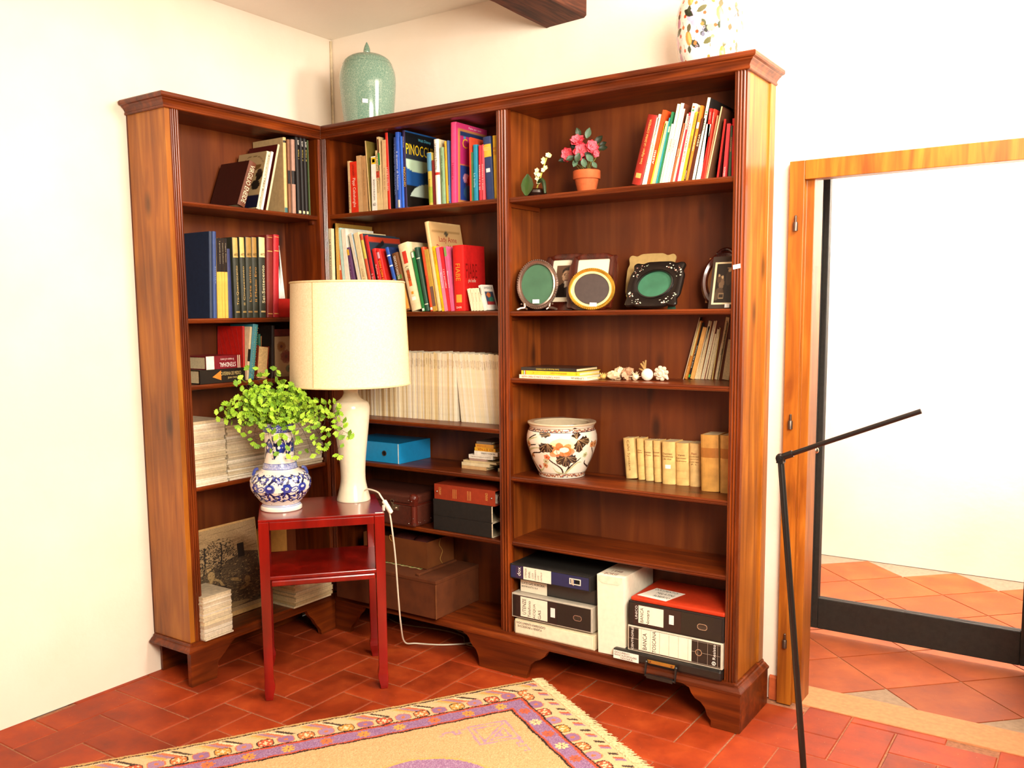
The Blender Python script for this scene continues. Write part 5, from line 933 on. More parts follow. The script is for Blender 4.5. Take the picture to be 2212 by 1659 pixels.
# ================================================================ PICTURE FRAMES (second right shelf)
ZF=1.3532
def plane_frame(name,label,loc,yaw,tilt,roll=0,cat='picture frame'):
    """local x across, y back, z up; tilt leans the top backwards"""
    o=thing(name,label,cat,loc); o.matrix_basis=Matrix.Translation(loc)@Matrix.Rotation(yaw,4,'Z')@Matrix.Rotation(-tilt,4,'X')@Matrix.Rotation(roll,4,'Y'); return o
def oval_ring(mb,cx,cz,rings,n=64,m=0):
    """rings: list of (rx,rz,y) lofted"""
    vs=[]
    for rx,rz,y in rings:
        for k in range(n):
            a=2*math.pi*k/n; vs.append((cx+rx*math.cos(a),y,cz+rz*math.sin(a)))
    K=len(rings); fs=[(j*n+i,j*n+(i+1)%n,((j+1)%K)*n+(i+1)%n,((j+1)%K)*n+i) for j in range(K) for i in range(n)]
    mb.add(vs,fs,m); return mb
def disc(mb,cx,cz,rx,rz,y,n=48,m=0):
    mb.add([(cx+rx*math.cos(2*math.pi*k/n),y,cz+rz*math.sin(2*math.pi*k/n)) for k in range(n)],[tuple(range(n))],m); return mb
SILV=mat('90786a',.3,.15,metal=.85); SILK=mat('35583f',.35,.18,scale=14); GOLD=mat('d0a038',.3,.12,metal=.75)
def tag_part(o,x,z,w,h,y): return obj('price_tag',MB().box(x,x+w,y-.0006,y,z,z+h),mat('f4f2ee',.6,.03),o,world=False)
# silver oval on little feet
o=plane_frame('oval_frame','silver beaded oval frame with green silk on scroll feet',(1.008,.050,ZF),.45,.22,.0)
cz=.097; f=MB(); oval_ring(f,0,cz,[(.075,.092,.004),(.075,.092,-.004),(.069,.086,-.008),(.064,.080,-.004),(.059,.075,-.006),(.057,.073,-.001),(.057,.073,.004)]); fm_=obj('frame_moulding',f,SILV,o,smooth=True,world=False)
bd=MB()
for k in range(64):
    a=2*math.pi*k/64; bd.ball((.0722*math.cos(a),-.0065,cz+.0892*math.sin(a)),.0028,6)
tag(obj('beading',bd,SILV,fm_,smooth=True,world=False),kind='stuff')
obj('silk_backing',disc(MB(),0,cz,.0575,.0735,.001),SILK,o,world=False)
obj('back_board',disc(MB(),0,cz,.074,.091,.0042),mat('2a1c14',.8),o,world=False)
for s_ in (-1,1): obj('foot',MB().tube(curve([(s_*.046,-.003,.026),(s_*.045,-.004,.012),(s_*.058,-.006,.009),(s_*.07,-.008,.0035)]),[.005]*15+[.005]*28,8).ball((s_*.071,-.008,.0042),.0042,8).ball((s_*.056,-.005,.024),.004,8).tube([(s_*.045,-.004,.012),(s_*.034,-.008,.004)],.0035,6),SILV,o,smooth=True,world=False)
tag_part(o,-.016,.027,.024,.014,-.003)
# gold oval
o=plane_frame('oval_frame','gilt oval frame with dark centre leaning before the wooden frame',(1.222,.058,ZF),.40,.2,.03)
cz=.0745; f=MB(); oval_ring(f,0,cz,[(.081,.074,.004),(.081,.074,-.004),(.076,.069,-.008),(.072,.065,-.004),(.0695,.063,-.003),(.0695,.063,.003)]); fm_=obj('frame_moulding',f,GOLD,o,smooth=True,world=False)
bd=MB()
for k in range(72):
    a=2*math.pi*k/72
    if math.sin(a)>.55 or math.sin(a)<-.45: bd.ball((.0785*math.cos(a),-.006,cz+.0715*math.sin(a)),.0026,6)
tag(obj('beading',bd,GOLD,fm_,smooth=True,world=False),kind='stuff')
f=MB(); oval_ring(f,0,cz,[(.0695,.063,-.0015),(.061,.055,-.001),(.061,.055,.002),(.0695,.063,.002)]); obj('mount_ring',f,mat('c8c07c',.6),o,world=False)
obj('dark_backing',disc(MB(),0,cz,.062,.056,.0012),mat('3c302c',.35,.12),o,world=False)
tag_part(o,-.004,.013,.024,.013,-.003)
# wavy wooden frames with portraits
RW=wood('rosewood',2,'2c0e08','44160c','5c2212',rough=.22,coat=.6,scale=14,knots=False)
def superloop(w,h,e,wave,n=96):
    P=[]
    for k in range(n):
        a=2*math.pi*(k+.5)/n; c_,s_=math.cos(a),math.sin(a); q=1+wave*math.cos(8*a)
        P.append((w/2*math.copysign(abs(c_)**e,c_)*q,h/2+h/2*math.copysign(abs(s_)**e,s_)*q))
    return P
def holed_frame(mb,outer,inner,y0,y1,chamf=.004):
    n=len(outer); vs=[]; k=0
    cx=sum(p[0] for p in outer)/n; cz=sum(p[1] for p in outer)/n
    def sc(P,s_): return [((x-cx)*s_+cx,(z-cz)*s_+cz) for x,z in P]
    mid=[((a[0]+b[0])/2,(a[1]+b[1])/2) for a,b in zip(outer,inner)]
    rings=[(outer,y1),(outer,y0+chamf),(sc(outer,.975),y0),(mid,y0-.0015),(inner,y0+chamf*.8),(inner,y1)]
    for P,y in rings: vs+=[(x,y,z) for x,z in P]
    K=len(rings); fs=[(j*n+i,j*n+(i+1)%n,((j+1)%K)*n+(i+1)%n,((j+1)%K)*n+i) for j in range(K) for i in range(n)]
    mb.add(vs,fs); return mb
def rect_loop(x0,x1,z0,z1,n=24):
    c_=[(x0,z0),(x1,z0),(x1,z1),(x0,z1)]; P=[]
    for k in range(4):
        p,q=c_[k],c_[(k+1)%4]
        for i in range(n): P.append((p[0]+(q[0]-p[0])*i/n,p[1]+(q[1]-p[1])*i/n))
    return P
def portrait(kind):
    c=Cv(46,66,'e8dcc0',.7)
    c.rect(.07,.63,.07,.93,'7a6850'); c.rect(.078,.622,.078,.922,'e8dcc0')
    if kind==0:
        c.rect(.1,.6,.12,.86,'5c4230'); c.ell(.37,.72,.125,.10,'241812'); c.ell(.47,.64,.04,.09,'2c1c14'); c.ell(.35,.61,.10,.135,'b08c6c'); c.poly([(.1,.12),(.12,.34),(.27,.45),(.47,.42),(.6,.3),(.6,.12)],'1e140e'); c.poly([(.3,.5),(.42,.5),(.42,.4),(.33,.34)],'c8b8a0'); c.line([(.28,.66),(.33,.67)],.008,'4a3020'); c.line([(.38,.67),(.44,.67)],.008,'4a3020'); c.ell(.30,.635,.016,.01,'2a1a12'); c.ell(.405,.635,.016,.01,'2a1a12'); c.line([(.34,.63),(.325,.565),(.35,.56)],.007,'80604a'); c.line([(.31,.515),(.38,.515)],.008,'6c4638'); c.ell(.46,.2,.03,.014,'b0a088')
    else:
        c.ell(.35,.45,.2,.28,'6c5440'); c.ell(.35,.52,.08,.1,'b0906c'); c.ell(.35,.3,.15,.12,'241a12')
    return c
def wood_frame(label,loc,yaw,tilt,w,h,ix,iz,kind,roll=0):
    o=plane_frame('photo_frame',label,loc,yaw,tilt,roll); f=MB(); holed_frame(f,superloop(w*.96,h*.97,.3,.028),[(x,z-h/2+h/2+.0) for x,z in [(p[0],p[1]+iz) for p in superloop(2*ix,h-1.85*iz,.06,0)]],-.008,.004,.005); obj('frame_moulding',f,RW,o,smooth=True,world=False)
    flat_print('portrait_photo',portrait(kind),(-ix-.001,-.001,iz-.001),(1,0,0),(0,0,1),2*ix+.002,h-1.85*iz+.002,painted(.35,.2),o,False)
    obj('back_board',MB().box(-w*.42,w*.42,.0042,.006,.02,h-.02),mat('2a1810',.8),o,world=False); return o
wood_frame('wavy wooden frame with portrait of a man behind the silver oval',(1.076,.118,ZF),.06,.26,.192,.216,.060,.032,0)
wood_frame('wavy wooden frame with pale mount behind the gilt oval',(1.196,.092,ZF),.04,.26,.192,.210,.062,.030,1)
# black lacquer frame with inlay, and its twin turned round behind
def scallop(w,h):
    P=[]; n=96
    for k in range(n):
        a=2*math.pi*k/n; c_,s_=math.cos(a),math.sin(a); e=.34
        x=w/2*math.copysign(abs(c_)**e,c_); z=h/2*math.copysign(abs(s_)**e,s_); b=1+.035*math.cos(8*a)*1+.03*math.cos(4*a+math.pi)+.018*math.cos(12*a)
        P.append((x*b,z*b+h/2*1.06))
    return P
def ov(cx,cz,rx,rz,n=96,rot=0):
    return [(cx+rx*math.cos(2*math.pi*k/n)*1.0,cz+rz*math.sin(2*math.pi*k/n)) for k in range(n)]
LAQ=mat('15110f',.25,.1,coat=.4)
o=plane_frame('lacquer_frame','black lacquer frame with pearl flower inlay and green oval',(1.462,.090,ZF),.05,.16,-.20)
o.matrix_basis=Matrix.Translation((1.450,.042,ZF+.004))@Matrix.Rotation(.0,4,'Z')@Matrix.Rotation(-.52,4,'X')
f=MB(); holed_frame(f,scallop(.192,.172),ov(0,.091,.062,.052),-.006,.005,.003); obj('frame_moulding',f,LAQ,o,smooth=True,world=False)
obj('silk_backing',disc(MB(),0,.091,.064,.054,.002),mat('38684f',.4,.2,scale=16),o,world=False)
f=MB(); oval_ring(f,0,.091,[(.0655,.0555,-.0075),(.0615,.0515,-.0085),(.0600,.0500,-.005),(.0655,.0555,-.004)]); obj('oval_lip',f,LAQ,o,smooth=True,world=False)
inl=[MB(),MB(),MB()]
for sx in (-1,1):
    for sz in (-1,1):
        for k in range(22):
            a=random.uniform(.15,1.42); r=random.uniform(.88,1.12); x=sx*.079*math.cos(a)**.5*r; z=.091+sz*.070*math.sin(a)**.5*r
            if (x/.069)**2+((z-.091)/.059)**2<1.05: continue
            q=random.choice((0,0,1,2)); b=random.uniform(.0016,.004); inl[q].ball((x,-.0068,z),(b,.0006,b*random.uniform(.4,1)),6)
for q,cc in enumerate(('d8d4bc','a8b49c','c89080')): tag(obj('pearl_inlay',inl[q],mat(cc,.25,.1,coat=.3),o,world=False),kind='stuff')
obj('easel_back',MB().prism([(.05,.0),(.085,.0),(.05,.09)],1,.03,.032),mat('1c3c2c',.8),o,world=False)
o=plane_frame('lacquer_frame','beige scalloped frame back standing behind the black lacquer frame',(1.392,.158,ZF+.004),.0,.2)
obj('back_board',MB().prism(scallop(.180,.185),1,-.004,.004),mat('a88c58',.85,.1),o,world=False,bevel=.001)
# oval wooden frame and mounted family photograph at the right end
o=plane_frame('oval_frame','dark wooden oval frame with flower picture half hidden by upright',(1.655,.150,ZF),.0,.24)
cz=.097; f=MB(); oval_ring(f,0,cz,[(.075,.096,.004),(.075,.096,-.006),(.068,.089,-.010),(.060,.080,-.006),(.056,.076,-.007),(.054,.074,.002),(.056,.076,.004)]); obj('frame_moulding',f,RW,o,smooth=True,world=False)
obj('crest',MB().tube(curve([(-.03,-.004,.183),(-.015,-.005,.196),(0,-.005,.2),(.015,-.005,.196),(.03,-.004,.183)]),.006,8).ball((-.028,-.006,.186),.006,8).ball((.028,-.006,.186),.006,8),RW,o,smooth=True,world=False)
c=Cv(40,50,'a86c34',.74); c.ell(.28,.4,.1,.12,'2c3420'); c.ell(.33,.36,.06,.06,'8c2418'); c.ell(.25,.52,.05,.05,'c8a878'); c.ell(.3,.25,.08,.06,'38441c'); c.ell(.38,.47,.05,.07,'384020')
flat_print('flower_picture',c,(-.056,.001,cz-.076),(1,0,0),(0,0,1),.112,.152,painted(.4,.1),o,False)
o=plane_frame('mounted_photo','old family photograph in dark mount leaning by right upright',(1.690,.128,ZF),.0,.10,0,'photograph'); o.matrix_basis=Matrix.Translation((1.640,.076,ZF+.001))@Matrix.Rotation(-.26,4,'X')
obj('mount_board',MB().box(0,.088,0,.003,0,.172),mat('3a2c24',.7,.1),o,world=False)
c=Cv(36,66,'e0d0a8',.5); c.rect(.05,.5,.04,.96,'1e1610'); c.ell(.36,.62,.07,.18,'3a2a1c'); c.ell(.37,.8,.035,.04,'b0946c'); c.ell(.37,.85,.07,.015,'8a7458'); c.ell(.2,.5,.06,.16,'705840'); c.ell(.21,.64,.03,.035,'b89c74'); c.ell(.14,.6,.05,.1,'4c3828'); c.ell(.13,.68,.025,.03,'a88c68'); c.ell(.17,.3,.09,.1,'4a3828'); c.rect(.15,.28,.14,.27,'80684c'); c.rect(.17,.26,.16,.25,'2a2018'); c.ell(.1,.2,.05,.1,'4a3c2c')
flat_print('photo_print',c,(.009,-.0006,.013),(1,0,0),(0,0,1),.068,.14,painted(.4,.15),o,False); tag_part(o,.055,.002,.016,.013,-.001)
# ================================================================ SMALL THINGS ON THE RIGHT BAY
o=thing('potted_flower','pink camellia with dark leaves in a small terracotta pot','plant',(1.189,.09,1.7557))
CLAY=mat('b4562c',.75,.15,bump=.15,scale=80)
pt_=obj('pot',MB().lathe([(.030,1.7557),(.031,1.757),(.041,1.803),(.0455,1.8035),(.0475,1.806),(.0475,1.831),(.0455,1.833),(.041,1.833),(.0395,1.815)],40,(1.189,.09)),CLAY,o,smooth=True)
obj('soil',MB().lathe([(.0405,1.812),(.001,1.815)],24,(1.189,.09)),mat('2a1a10',.95,.3),pt_)
def petal(mb,c_,n,u,w,l,cup,m=0):
    n=Vector(n).normalized(); u=Vector(u); u=(u-n*u.dot(n)).normalized(); s_=n.cross(u); vs=[]; c_=Vector(c_)
    for a in range(5):
        t=a/4; wd=w*max(.02,math.sin(math.pi*(.06+.92*t)))**.85
        for b in (-1,-.5,0,.5,1): vs.append(c_+u*(l*t)+s_*(wd*b)+n*(cup*l*(t*t+.35*b*b)))
    mb.add(vs,[(a*5+b,a*5+b+1,a*5+b+6,a*5+b+5) for a in range(4) for b in range(4)],m)
PINK=mat('cc2c3c',.6,.2,scale=80); PINK2=mat('e05a68',.6,.15,scale=80)
vd=Vector((.5,-.8,.1))
for (x,z,r,dx,dz) in ((1.178,1.895,.030,0,0),(1.122,1.893,.024,-.5,-.2),(1.160,1.935,.025,-.3,.5),(1.216,1.908,.023,.5,.1),(1.232,1.885,.013,.6,-.3)):
    n=(vd+Vector((dx,0,dz))).normalized(); fb=MB()
    for k in range(8):
        a=k*.785+random.random()*.3; u=Vector((math.cos(a),.2*math.sin(a),math.sin(a))); petal(fb,Vector((x,.075,z)),n+u*.2,u,r*.55,r,.35,k%2)
    for k in range(6):
        a=k*1.05+.4; u=Vector((math.cos(a),.2*math.sin(a),math.sin(a))); petal(fb,Vector((x,.07,z))+n*.003,n+u*.4,u,r*.42,r*.62,.7,1)
    obj('flower',fb,[PINK,PINK2],o,smooth=True,fix=False)
LEAFD=[mat('2c3c26',.45,.2),mat('18210f',.45,.2),mat('48604a',.5,.2)]
tips=[(1.155,1.965,.09,0,.032),(1.205,1.955,.07,2,.035),(1.228,1.935,.10,1,.035),(1.25,1.905,.09,1,.03),(1.105,1.90,.09,1,.03),(1.100,1.875,.08,1,.03),(1.14,1.875,.06,0,.03),(1.175,1.872,.05,0,.036),(1.165,1.855,.05,2,.03),(1.20,1.852,.05,2,.034),(1.222,1.868,.05,2,.034),(1.235,1.845,.06,2,.026),(1.21,1.88,.06,1,.03),(1.185,1.88,.08,1,.03),(1.245,1.92,.1,1,.025),(1.13,1.92,.1,1,.025)]
for (x,z,y,k,l) in tips:
    lf=MB(); d_=Vector((x-1.185,0,z-1.9)); u=d_.normalized() if d_.length>.01 else Vector((0,0,1)); petal(lf,(x-u.x*l*.5,y,z-u.z*l*.5),vd,u,l*.32,l,.2); obj('leaf',lf,LEAFD[k],o,smooth=True,fix=False)
sm=MB()
for (x,z,y,k,l) in tips[::2]: sm.tube(curve([(1.187,.09,1.812),(1.187+(x-1.187)*.3,.085,1.84),(x,y+.01,z)]),.0013,5)
obj('stem',sm,mat('6c6a30',.7),o,smooth=True)
# hyacinth-like sprig in dark oval dish
o=thing('flower_sprig','small white flower sprig with wide leaves in a dark round dish','plant',(.995,.055,1.7557))
obj('dish',MB().lathe([(.020,1.7557),(.036,1.759),(.042,1.768),(.040,1.777),(.030,1.784),(.020,1.785),(.012,1.780)],36,(.998,.058)),mat('1c0e0a',.15,.1,coat=.6),o,smooth=True)
lf=MB(); petal(lf,(.993,.010,1.757),(.2,-1,.25),(.02,0,1),.024,.075,.12); obj('leaf',lf,mat('2c4418',.3,.3,coat=.3,scale=30),o,smooth=True,fix=False)
lf=MB()
pts=curve([(1.012,.05,1.80),(1.028,.05,1.812),(1.042,.045,1.80),(1.05,.04,1.757+.006)]); lf.tube(pts,[.004+.004*math.sin(math.pi*k/(len(pts)-1)) for k in range(len(pts))],6); obj('leaf',lf,mat('28381c',.4,.2),o,smooth=True)
stc=curve([(1.006,.055,1.784),(1.022,.052,1.815),(1.036,.05,1.85),(1.056,.05,1.895)]); obj('stem',MB().tube(stc,.0025,6),mat('a8a848',.6),o,smooth=True)
for k in range(11):
    t=.30+.7*k/10; p=Vector(stc[min(len(stc)-1,int(t*(len(stc)-1)))])+Vector((random.uniform(-.016,.016),random.uniform(-.012,.004),random.uniform(-.006,.008))); fb=MB()
    for a in range(5): petal(fb,p,(.3,-1,.2),(math.cos(a*1.257+k),0,math.sin(a*1.257+k)),.0045,.009,.5)
    fb.ball(p,.0035,6); obj('blossom',fb,mat('e8e4b0',.6,.1),o,smooth=True,fix=False)
# three guidebooks lying flat
lying('guidebook','white guidebook with red title at the bottom of the flat stack',.952,1.229,.018,.17,1.1114,1.1250,'ece0c8',[('GUIDA TURISTICA A CURA DI MINO VALERI',.04,.62,.25,.75,'b84838',True),('UMBRIA',.78,.96,.25,.75,'504838',True)],'y')
lying('guidebook','yellow guidebook in the middle of the flat stack',.960,1.199,.020,.175,1.1255,1.1395,'e4c020',[('VENEZIA storia e mare',.52,.8,.3,.7,'a05818',True),('C',.2,.23,.25,.75,'403018',True),('C',.94,.97,.25,.75,'403018',True)],'y',bands=[(.04,.053,'3a8050'),(.053,.066,'f0ece0'),(.066,.08,'c83828')])
lying('guidebook','black guidebook with yellow title topping the flat stack',.959,1.187,.020,.18,1.140,1.1515,'221a16',[('Guida illustrata di SAN MARINO',.28,.7,.25,.75,'d0b850',True)],'y')
# shells
SH=mat('e0c49c',.5,.25,scale=60,bump=.3); SH2=mat('b88c6c',.55,.4,scale=90,bump=.4); SH3=mat('efe6d4',.6,.1,bump=.2)
def lumpy(mb,c_,r,n,seed,amp=.35,spikes=0):
    rr=random.Random(seed); ph=[(rr.uniform(0,6.3),rr.uniform(2,6),rr.uniform(2,5)) for _ in range(4)]; vs=[]; k=n
    for j in range(k+1):
        t=-math.pi/2+math.pi*j/k
        for i in range(2*n):
            a=math.pi*i/n; q=1+amp*sum(math.sin(p+b*a+c*t)*.25 for p,b,c in ph)+(spikes*max(0,math.sin(5*a+seed))**4*max(0,math.cos(t)))
            vs.append((c_[0]+r[0]*q*math.cos(t)*math.cos(a),c_[1]+r[1]*q*math.cos(t)*math.sin(a),c_[2]+r[2]*q*math.sin(t)))
    fs=[(j*2*n+i,j*2*n+(i+1)%(2*n),(j+1)*2*n+(i+1)%(2*n),(j+1)*2*n+i) for j in range(k) for i in range(2*n)]; mb.add(vs,fs)
ys=.105
def shell(label,mb,m): tag(obj('seashell',mb,m,None,smooth=True),label,'seashell','shells on the third right shelf')
b=MB(); lumpy(b,(1.250,ys,1.120),(.014,.012,.0085),8,3,.3)
for k in range(4): b.tube([(1.24+k*.007,ys,1.122),(1.238+k*.0085,ys-.003,1.134)],[.0035,.0012],6)
b.tube([(1.24,ys,1.116),(1.226,ys-.004,1.1145)],[.004,.0015],6)
shell('small yellow fingered shell at the left of the shell row',b,mat('dcb060',.5,.2))
b=MB(); lumpy(b,(1.296,ys-.01,1.126),(.027,.022,.0145),10,5,.55); lumpy(b,(1.313,ys,1.143),(.014,.014,.012),8,9,.6,.3); shell('rugged cream murex shell, largest of the left group',b,SH)
b=MB(); lumpy(b,(1.340,ys,1.132),(.017,.018,.0195),10,11,.7,.25); shell('purplish brown ridged shell beside the cream murex',b,SH2)
b=MB(); lumpy(b,(1.374,ys-.004,1.124),(.012,.012,.0115),8,13,.3)
for k in range(14): a=random.uniform(0,3.14); q=Vector((math.cos(a)*.9,-random.uniform(0,.6),math.sin(a))).normalized(); b.tube([Vector((1.374,ys-.004,1.124))+q*.009,Vector((1.374,ys-.004,1.124))+q*random.uniform(.018,.028)],[.0018,.0003],5)
shell('small spiny shell left of the white sea urchin',b,mat('dccaa8',.6,.2))
b=MB(); b.tube(curve([(1.392,ys+.03,1.112),(1.392,ys+.03,1.14),(1.396,ys+.03,1.18)]),[.007-.00015*k for k in range(29)],8).tube([(1.392,ys+.03,1.15),(1.378,ys+.028,1.168)],[.005,.003],6).tube([(1.394,ys+.03,1.158),(1.385,ys+.03,1.175)],[.004,.0022],6).tube([(1.394,ys+.03,1.14),(1.372,ys+.028,1.15)],[.005,.0025],6); shell('branching piece of tan coral behind the sea urchin',b,mat('b08c54',.7,.3,bump=.4))
b=MB(); b.ball((1.418,ys-.004,1.1325),(.0213,.017,.0213),20)
for k in range(40): a=k*2.4; q=.019*math.sqrt(k/40); b.ball((1.418+q*math.cos(a),ys-.004-.017*math.sqrt(max(0,1-(q/.0213)**2)),1.1325+q*math.sin(a)),.0008,5)
shell('smooth white round sea urchin in the middle of the shells',b,SH3)
b=MB(); cx,cz_=1.468,1.1385; b.ball((cx,ys,cz_),(.017,.016,.017),14)
for k in range(8): a=k*.785+.2; b.ball((cx+.019*math.cos(a),ys-.002,cz_+.019*math.sin(a)),(.0085,.008,.008),8)
for k in range(12): a=k*.5236; b.ball((cx+.0115*math.cos(a),ys-.0135,cz_+.0115*math.sin(a)),.003,6)
b.ball((cx,ys-.016,cz_),(.006,.006,.006),8).tube([(cx+.015,ys,cz_-.008),(cx+.026,ys-.004,cz_-.02)],[.008,.003],8); shell('knobbly pink-white spiral shell at the right end of shells',b,mat('e4cdb4',.5,.15))
# ================================================================ PAINTED POTTERY
def facing(x,y): return math.atan2(-2.7117-y,2.7228-x)-math.pi    # seam turned away from the room
GLZ=painted(.12,.5)
def leaf_pts(cx,cy,l,w,rot,lobes=0):
    P=[]
    for k in range(25):
        t=k/24; 
        for_s=math.sin(math.pi*t)**.8*w*(1+.18*lobes*math.cos(t*22)); P.append((l*t,for_s))
    P=P+[(x,-y) for x,y in P[::-1]]; c_,s_=math.cos(rot),math.sin(rot); return [(cx+x*c_-y*s_,cy+x*s_+y*c_) for x,y in P]
# --- cachepot with orange peony
o=thing('cachepot','round white porcelain cachepot painted with peony and dark leaves','pot',(1.062,.132,.7473))
prof=[(.082,.7475),(.085,.7485),(.0875,.762),(.094,.775),(.108,.806),(.120,.838),(.128,.865),(.1305,.882),(.1295,.900),(.1255,.915),(.1195,.926),(.1185,.931),(.1205,.936),(.1255,.942),(.1275,.946),(.1262,.9485)]
c=Cv(420,150,'efe4d2',3.3)          # asp: width of the wrap relative to height
H=1.0; A=3.3; X=lambda u:(u+.5)*A   # u=0 faces the camera
def stem(p,w,col='2a1810',w2=None): c.line(curve([(X(a),b) for a,b in p]),w,col,w2)
for k0 in (0,.5,-.5):
    sh=lambda p:[(a+k0,b) for a,b in p]
    for p in ([(-.16,.12),(-.215,.45),(-.19,.68),(-.13,.80)],[(-.155,.13),(-.2,.33),(-.165,.46),(-.11,.50),(-.105,.55)],[(-.21,.45),(-.19,.58),(-.13,.63)],[(.01,.10),(-.005,.22),(-.06,.36),(-.065,.42)],[(.02,.10),(.05,.25),(.10,.40)],[(.02,.1),(.035,.2),(.045,.34)],[(.20,.18),(.245,.5),(.27,.84)],[(.195,.2),(.2,.4),(.165,.56),(.155,.68)],[(.19,.2),(.14,.28),(.135,.34)]): stem(sh(p),.016,'2a1810',.009)
    for p in ([(.02,.1),(.08,.3),(.11,.32)],[(.01,.1),(-.03,.14),(-.05,.22)],[(-.15,.14),(-.12,.18),(-.10,.26)],[(-.2,.5),(-.15,.56),(-.11,.58)],[(-.2,.66),(-.16,.72),(-.12,.76)]): stem(sh(p),.02,'bcbc8c',.006)
    for (u,v,r,cc) in ((0,.6,.15,'f0d090'),(.03,.68,.13,'f2dca8'),(-.03,.58,.1,'eec890')): c.ell(X(u+k0),v,r*1.3,r,cc,al=.7)
    for a in range(7): c.ell(X(k0)+.12*math.cos(a*.9),.53+.075*math.sin(a*.9),.085,.06,['d8672a','e07a34','d05a20'][a%3],a*.9,.85)
    c.ell(X(k0+.012),.56,.07,.045,'f4e4cc'); c.ell(X(k0-.022),.52,.05,.04,'f2dcc0'); c.ell(X(k0+.01),.53,.11,.10,'c04c18',ring=.86)
    for (u,v,l,w,r) in ((-.065,.66,.2,.085,-2.3),(-.065,.67,.17,.07,-1.3),(-.05,.80,.22,.07,2.85),(-.05,.82,.2,.05,3.1),(.075,.72,.22,.08,-1.4),(.08,.72,.2,.08,-.2),(.07,.74,.2,.08,1.7),(.02,.44,.2,.09,-2.4),(.02,.44,.2,.1,-1.5),(.025,.44,.2,.08,-.5)):
        c.poly(leaf_pts(X(u+k0),v,l,w,r,1),'33241c'); 
        for q in (-.3,0,.3): c.line([(X(u+k0),v),(X(u+k0)+l*.9*math.cos(r+q),v+l*.9*math.sin(r+q))],.0045,'9c7c58')
    for (u,v,r,cc) in ((-.075,.42,.05,'d8622c'),(-.095,.26,.05,'c88048'),(-.085,.34,.05,'b8bc90'),(.125,.45,.045,'b0bc84'),(-.185,.62,.05,'c08a58'),(.19,.62,.06,'c88a4c'),(-.17,.42,.04,'b07848'),(.16,.62,.05,'c88040'),(-.14,.22,.035,'b03820')):
        for a in range(5): c.ell(X(u+k0)+r*.6*math.cos(a*1.257),v+r*.6*math.sin(a*1.257),r*.55,r*.5,cc,al=.85)
        c.ell(X(u+k0),v,r*.3,r*.3,'8c3c18')
def band(v0,v1,bg,ink,n):
    c.rect(0,A,v0,v1,bg)
    for k in range(n): x=A*k/n; c.ell(x,(v0+v1)/2+random.uniform(-.3,.3)*(v1-v0),random.uniform(.008,.02),(v1-v0)*.22,random.choice(ink),random.uniform(0,3))
band(.035,.10,'d8c4ac',['7a4a38','a86848','584048'],240); band(.845,.905,'d8c4ac',['7a4a38','584048','a87058'],240)
for v in (.033,.1,.842,.906): c.rect(0,A,v,v+.009,'40343c')
c.rect(0,A,.955,1,'cdb89a')
painted_lathe('body',c,prof,(1.062,.132),GLZ,o,facing(1.062,.132))
obj('rim',MB().lathe([(.1262,.9486),(.1225,.9494),(.104,.9470),(.101,.943),(.112,.915),(.118,.88),(.105,.80),(.085,.762),(.001,.758)],72,(1.062,.132),cap=False),mat('d8c6a6',.2,.05,coat=.3),o,smooth=True)
# --- celadon ginger jar on the bookcase
o=thing('ginger_jar','large crackled celadon green lidded jar on top of bookcase','jar',(.164,.113,2.107))
m_,nt,b_=_new('celadon_crackle'); N=nt.nodes.new; L=nt.links.new; tc=N('ShaderNodeTexCoord'); v=N('ShaderNodeTexVoronoi'); v.feature='DISTANCE_TO_EDGE'; v.inputs['Scale'].default_value=105; nz=N('ShaderNodeTexNoise'); nz.inputs['Scale'].default_value=9
ad=N('ShaderNodeVectorMath'); sc=N('ShaderNodeVectorMath'); sc.operation='SCALE'; sc.inputs['Scale'].default_value=.03; L(tc.outputs['Object'],nz.inputs['Vector']); L(nz.outputs['Color'],sc.inputs[0]); L(sc.outputs[0],ad.inputs[0]); L(tc.outputs['Object'],ad.inputs[1]); L(ad.outputs[0],v.inputs['Vector'])
r=N('ShaderNodeValToRGB'); r.color_ramp.elements[0].position=.02; r.color_ramp.elements[0].color=(*hexc('93a892'),1); r.color_ramp.elements[1].position=.06; r.color_ramp.elements[1].color=(*hexc('6c8a78'),1); L(v.outputs['Distance'],r.inputs['Fac']); L(r.outputs['Color'],b_.inputs['Base Color']); b_.inputs['Roughness'].default_value=.12; b_.inputs['Coat Weight'].default_value=.4
CEL=m_
def smooth_prof(p,n=6): return curve(p,n)
obj('body',MB().lathe(smooth_prof([(.098,2.1072),(.0995,2.12),(.1075,2.19),(.1135,2.26),(.1142,2.295),(.1105,2.326),(.101,2.352)]),64,(.164,.113)),CEL,o,smooth=True)
obj('lid',MB().lathe(smooth_prof([(.1012,2.3525),(.091,2.370),(.070,2.385),(.045,2.3925),(.011,2.396)]),64,(.164,.113)),CEL,o,smooth=True)
obj('finial',MB().lathe(smooth_prof([(.010,2.394),(.0138,2.404),(.0134,2.413),(.0098,2.426),(.0034,2.440),(.0008,2.444)]),24,(.164,.113)),CEL,o,smooth=True)
cam_d=Vector((2.7228-.164,-2.7117-.113,0)).normalized(); sd=Vector((-cam_d.y,cam_d.x,0)); pc=Vector((.164,.113,2.19))+cam_d*.1082+sd*-.012
tg=MB()
for e in (0,.0008): tg.add([pc+cam_d*e+sd*a+Vector((0,0,b__)) for a,b__ in ((-.011,-.008),(.011,-.0095),(.0115,.006),(-.0105,.0075))],[(0,1,2,3)])
obj('price_tag',tg,mat('f4f2ee',.6,.03),o,fix=False)
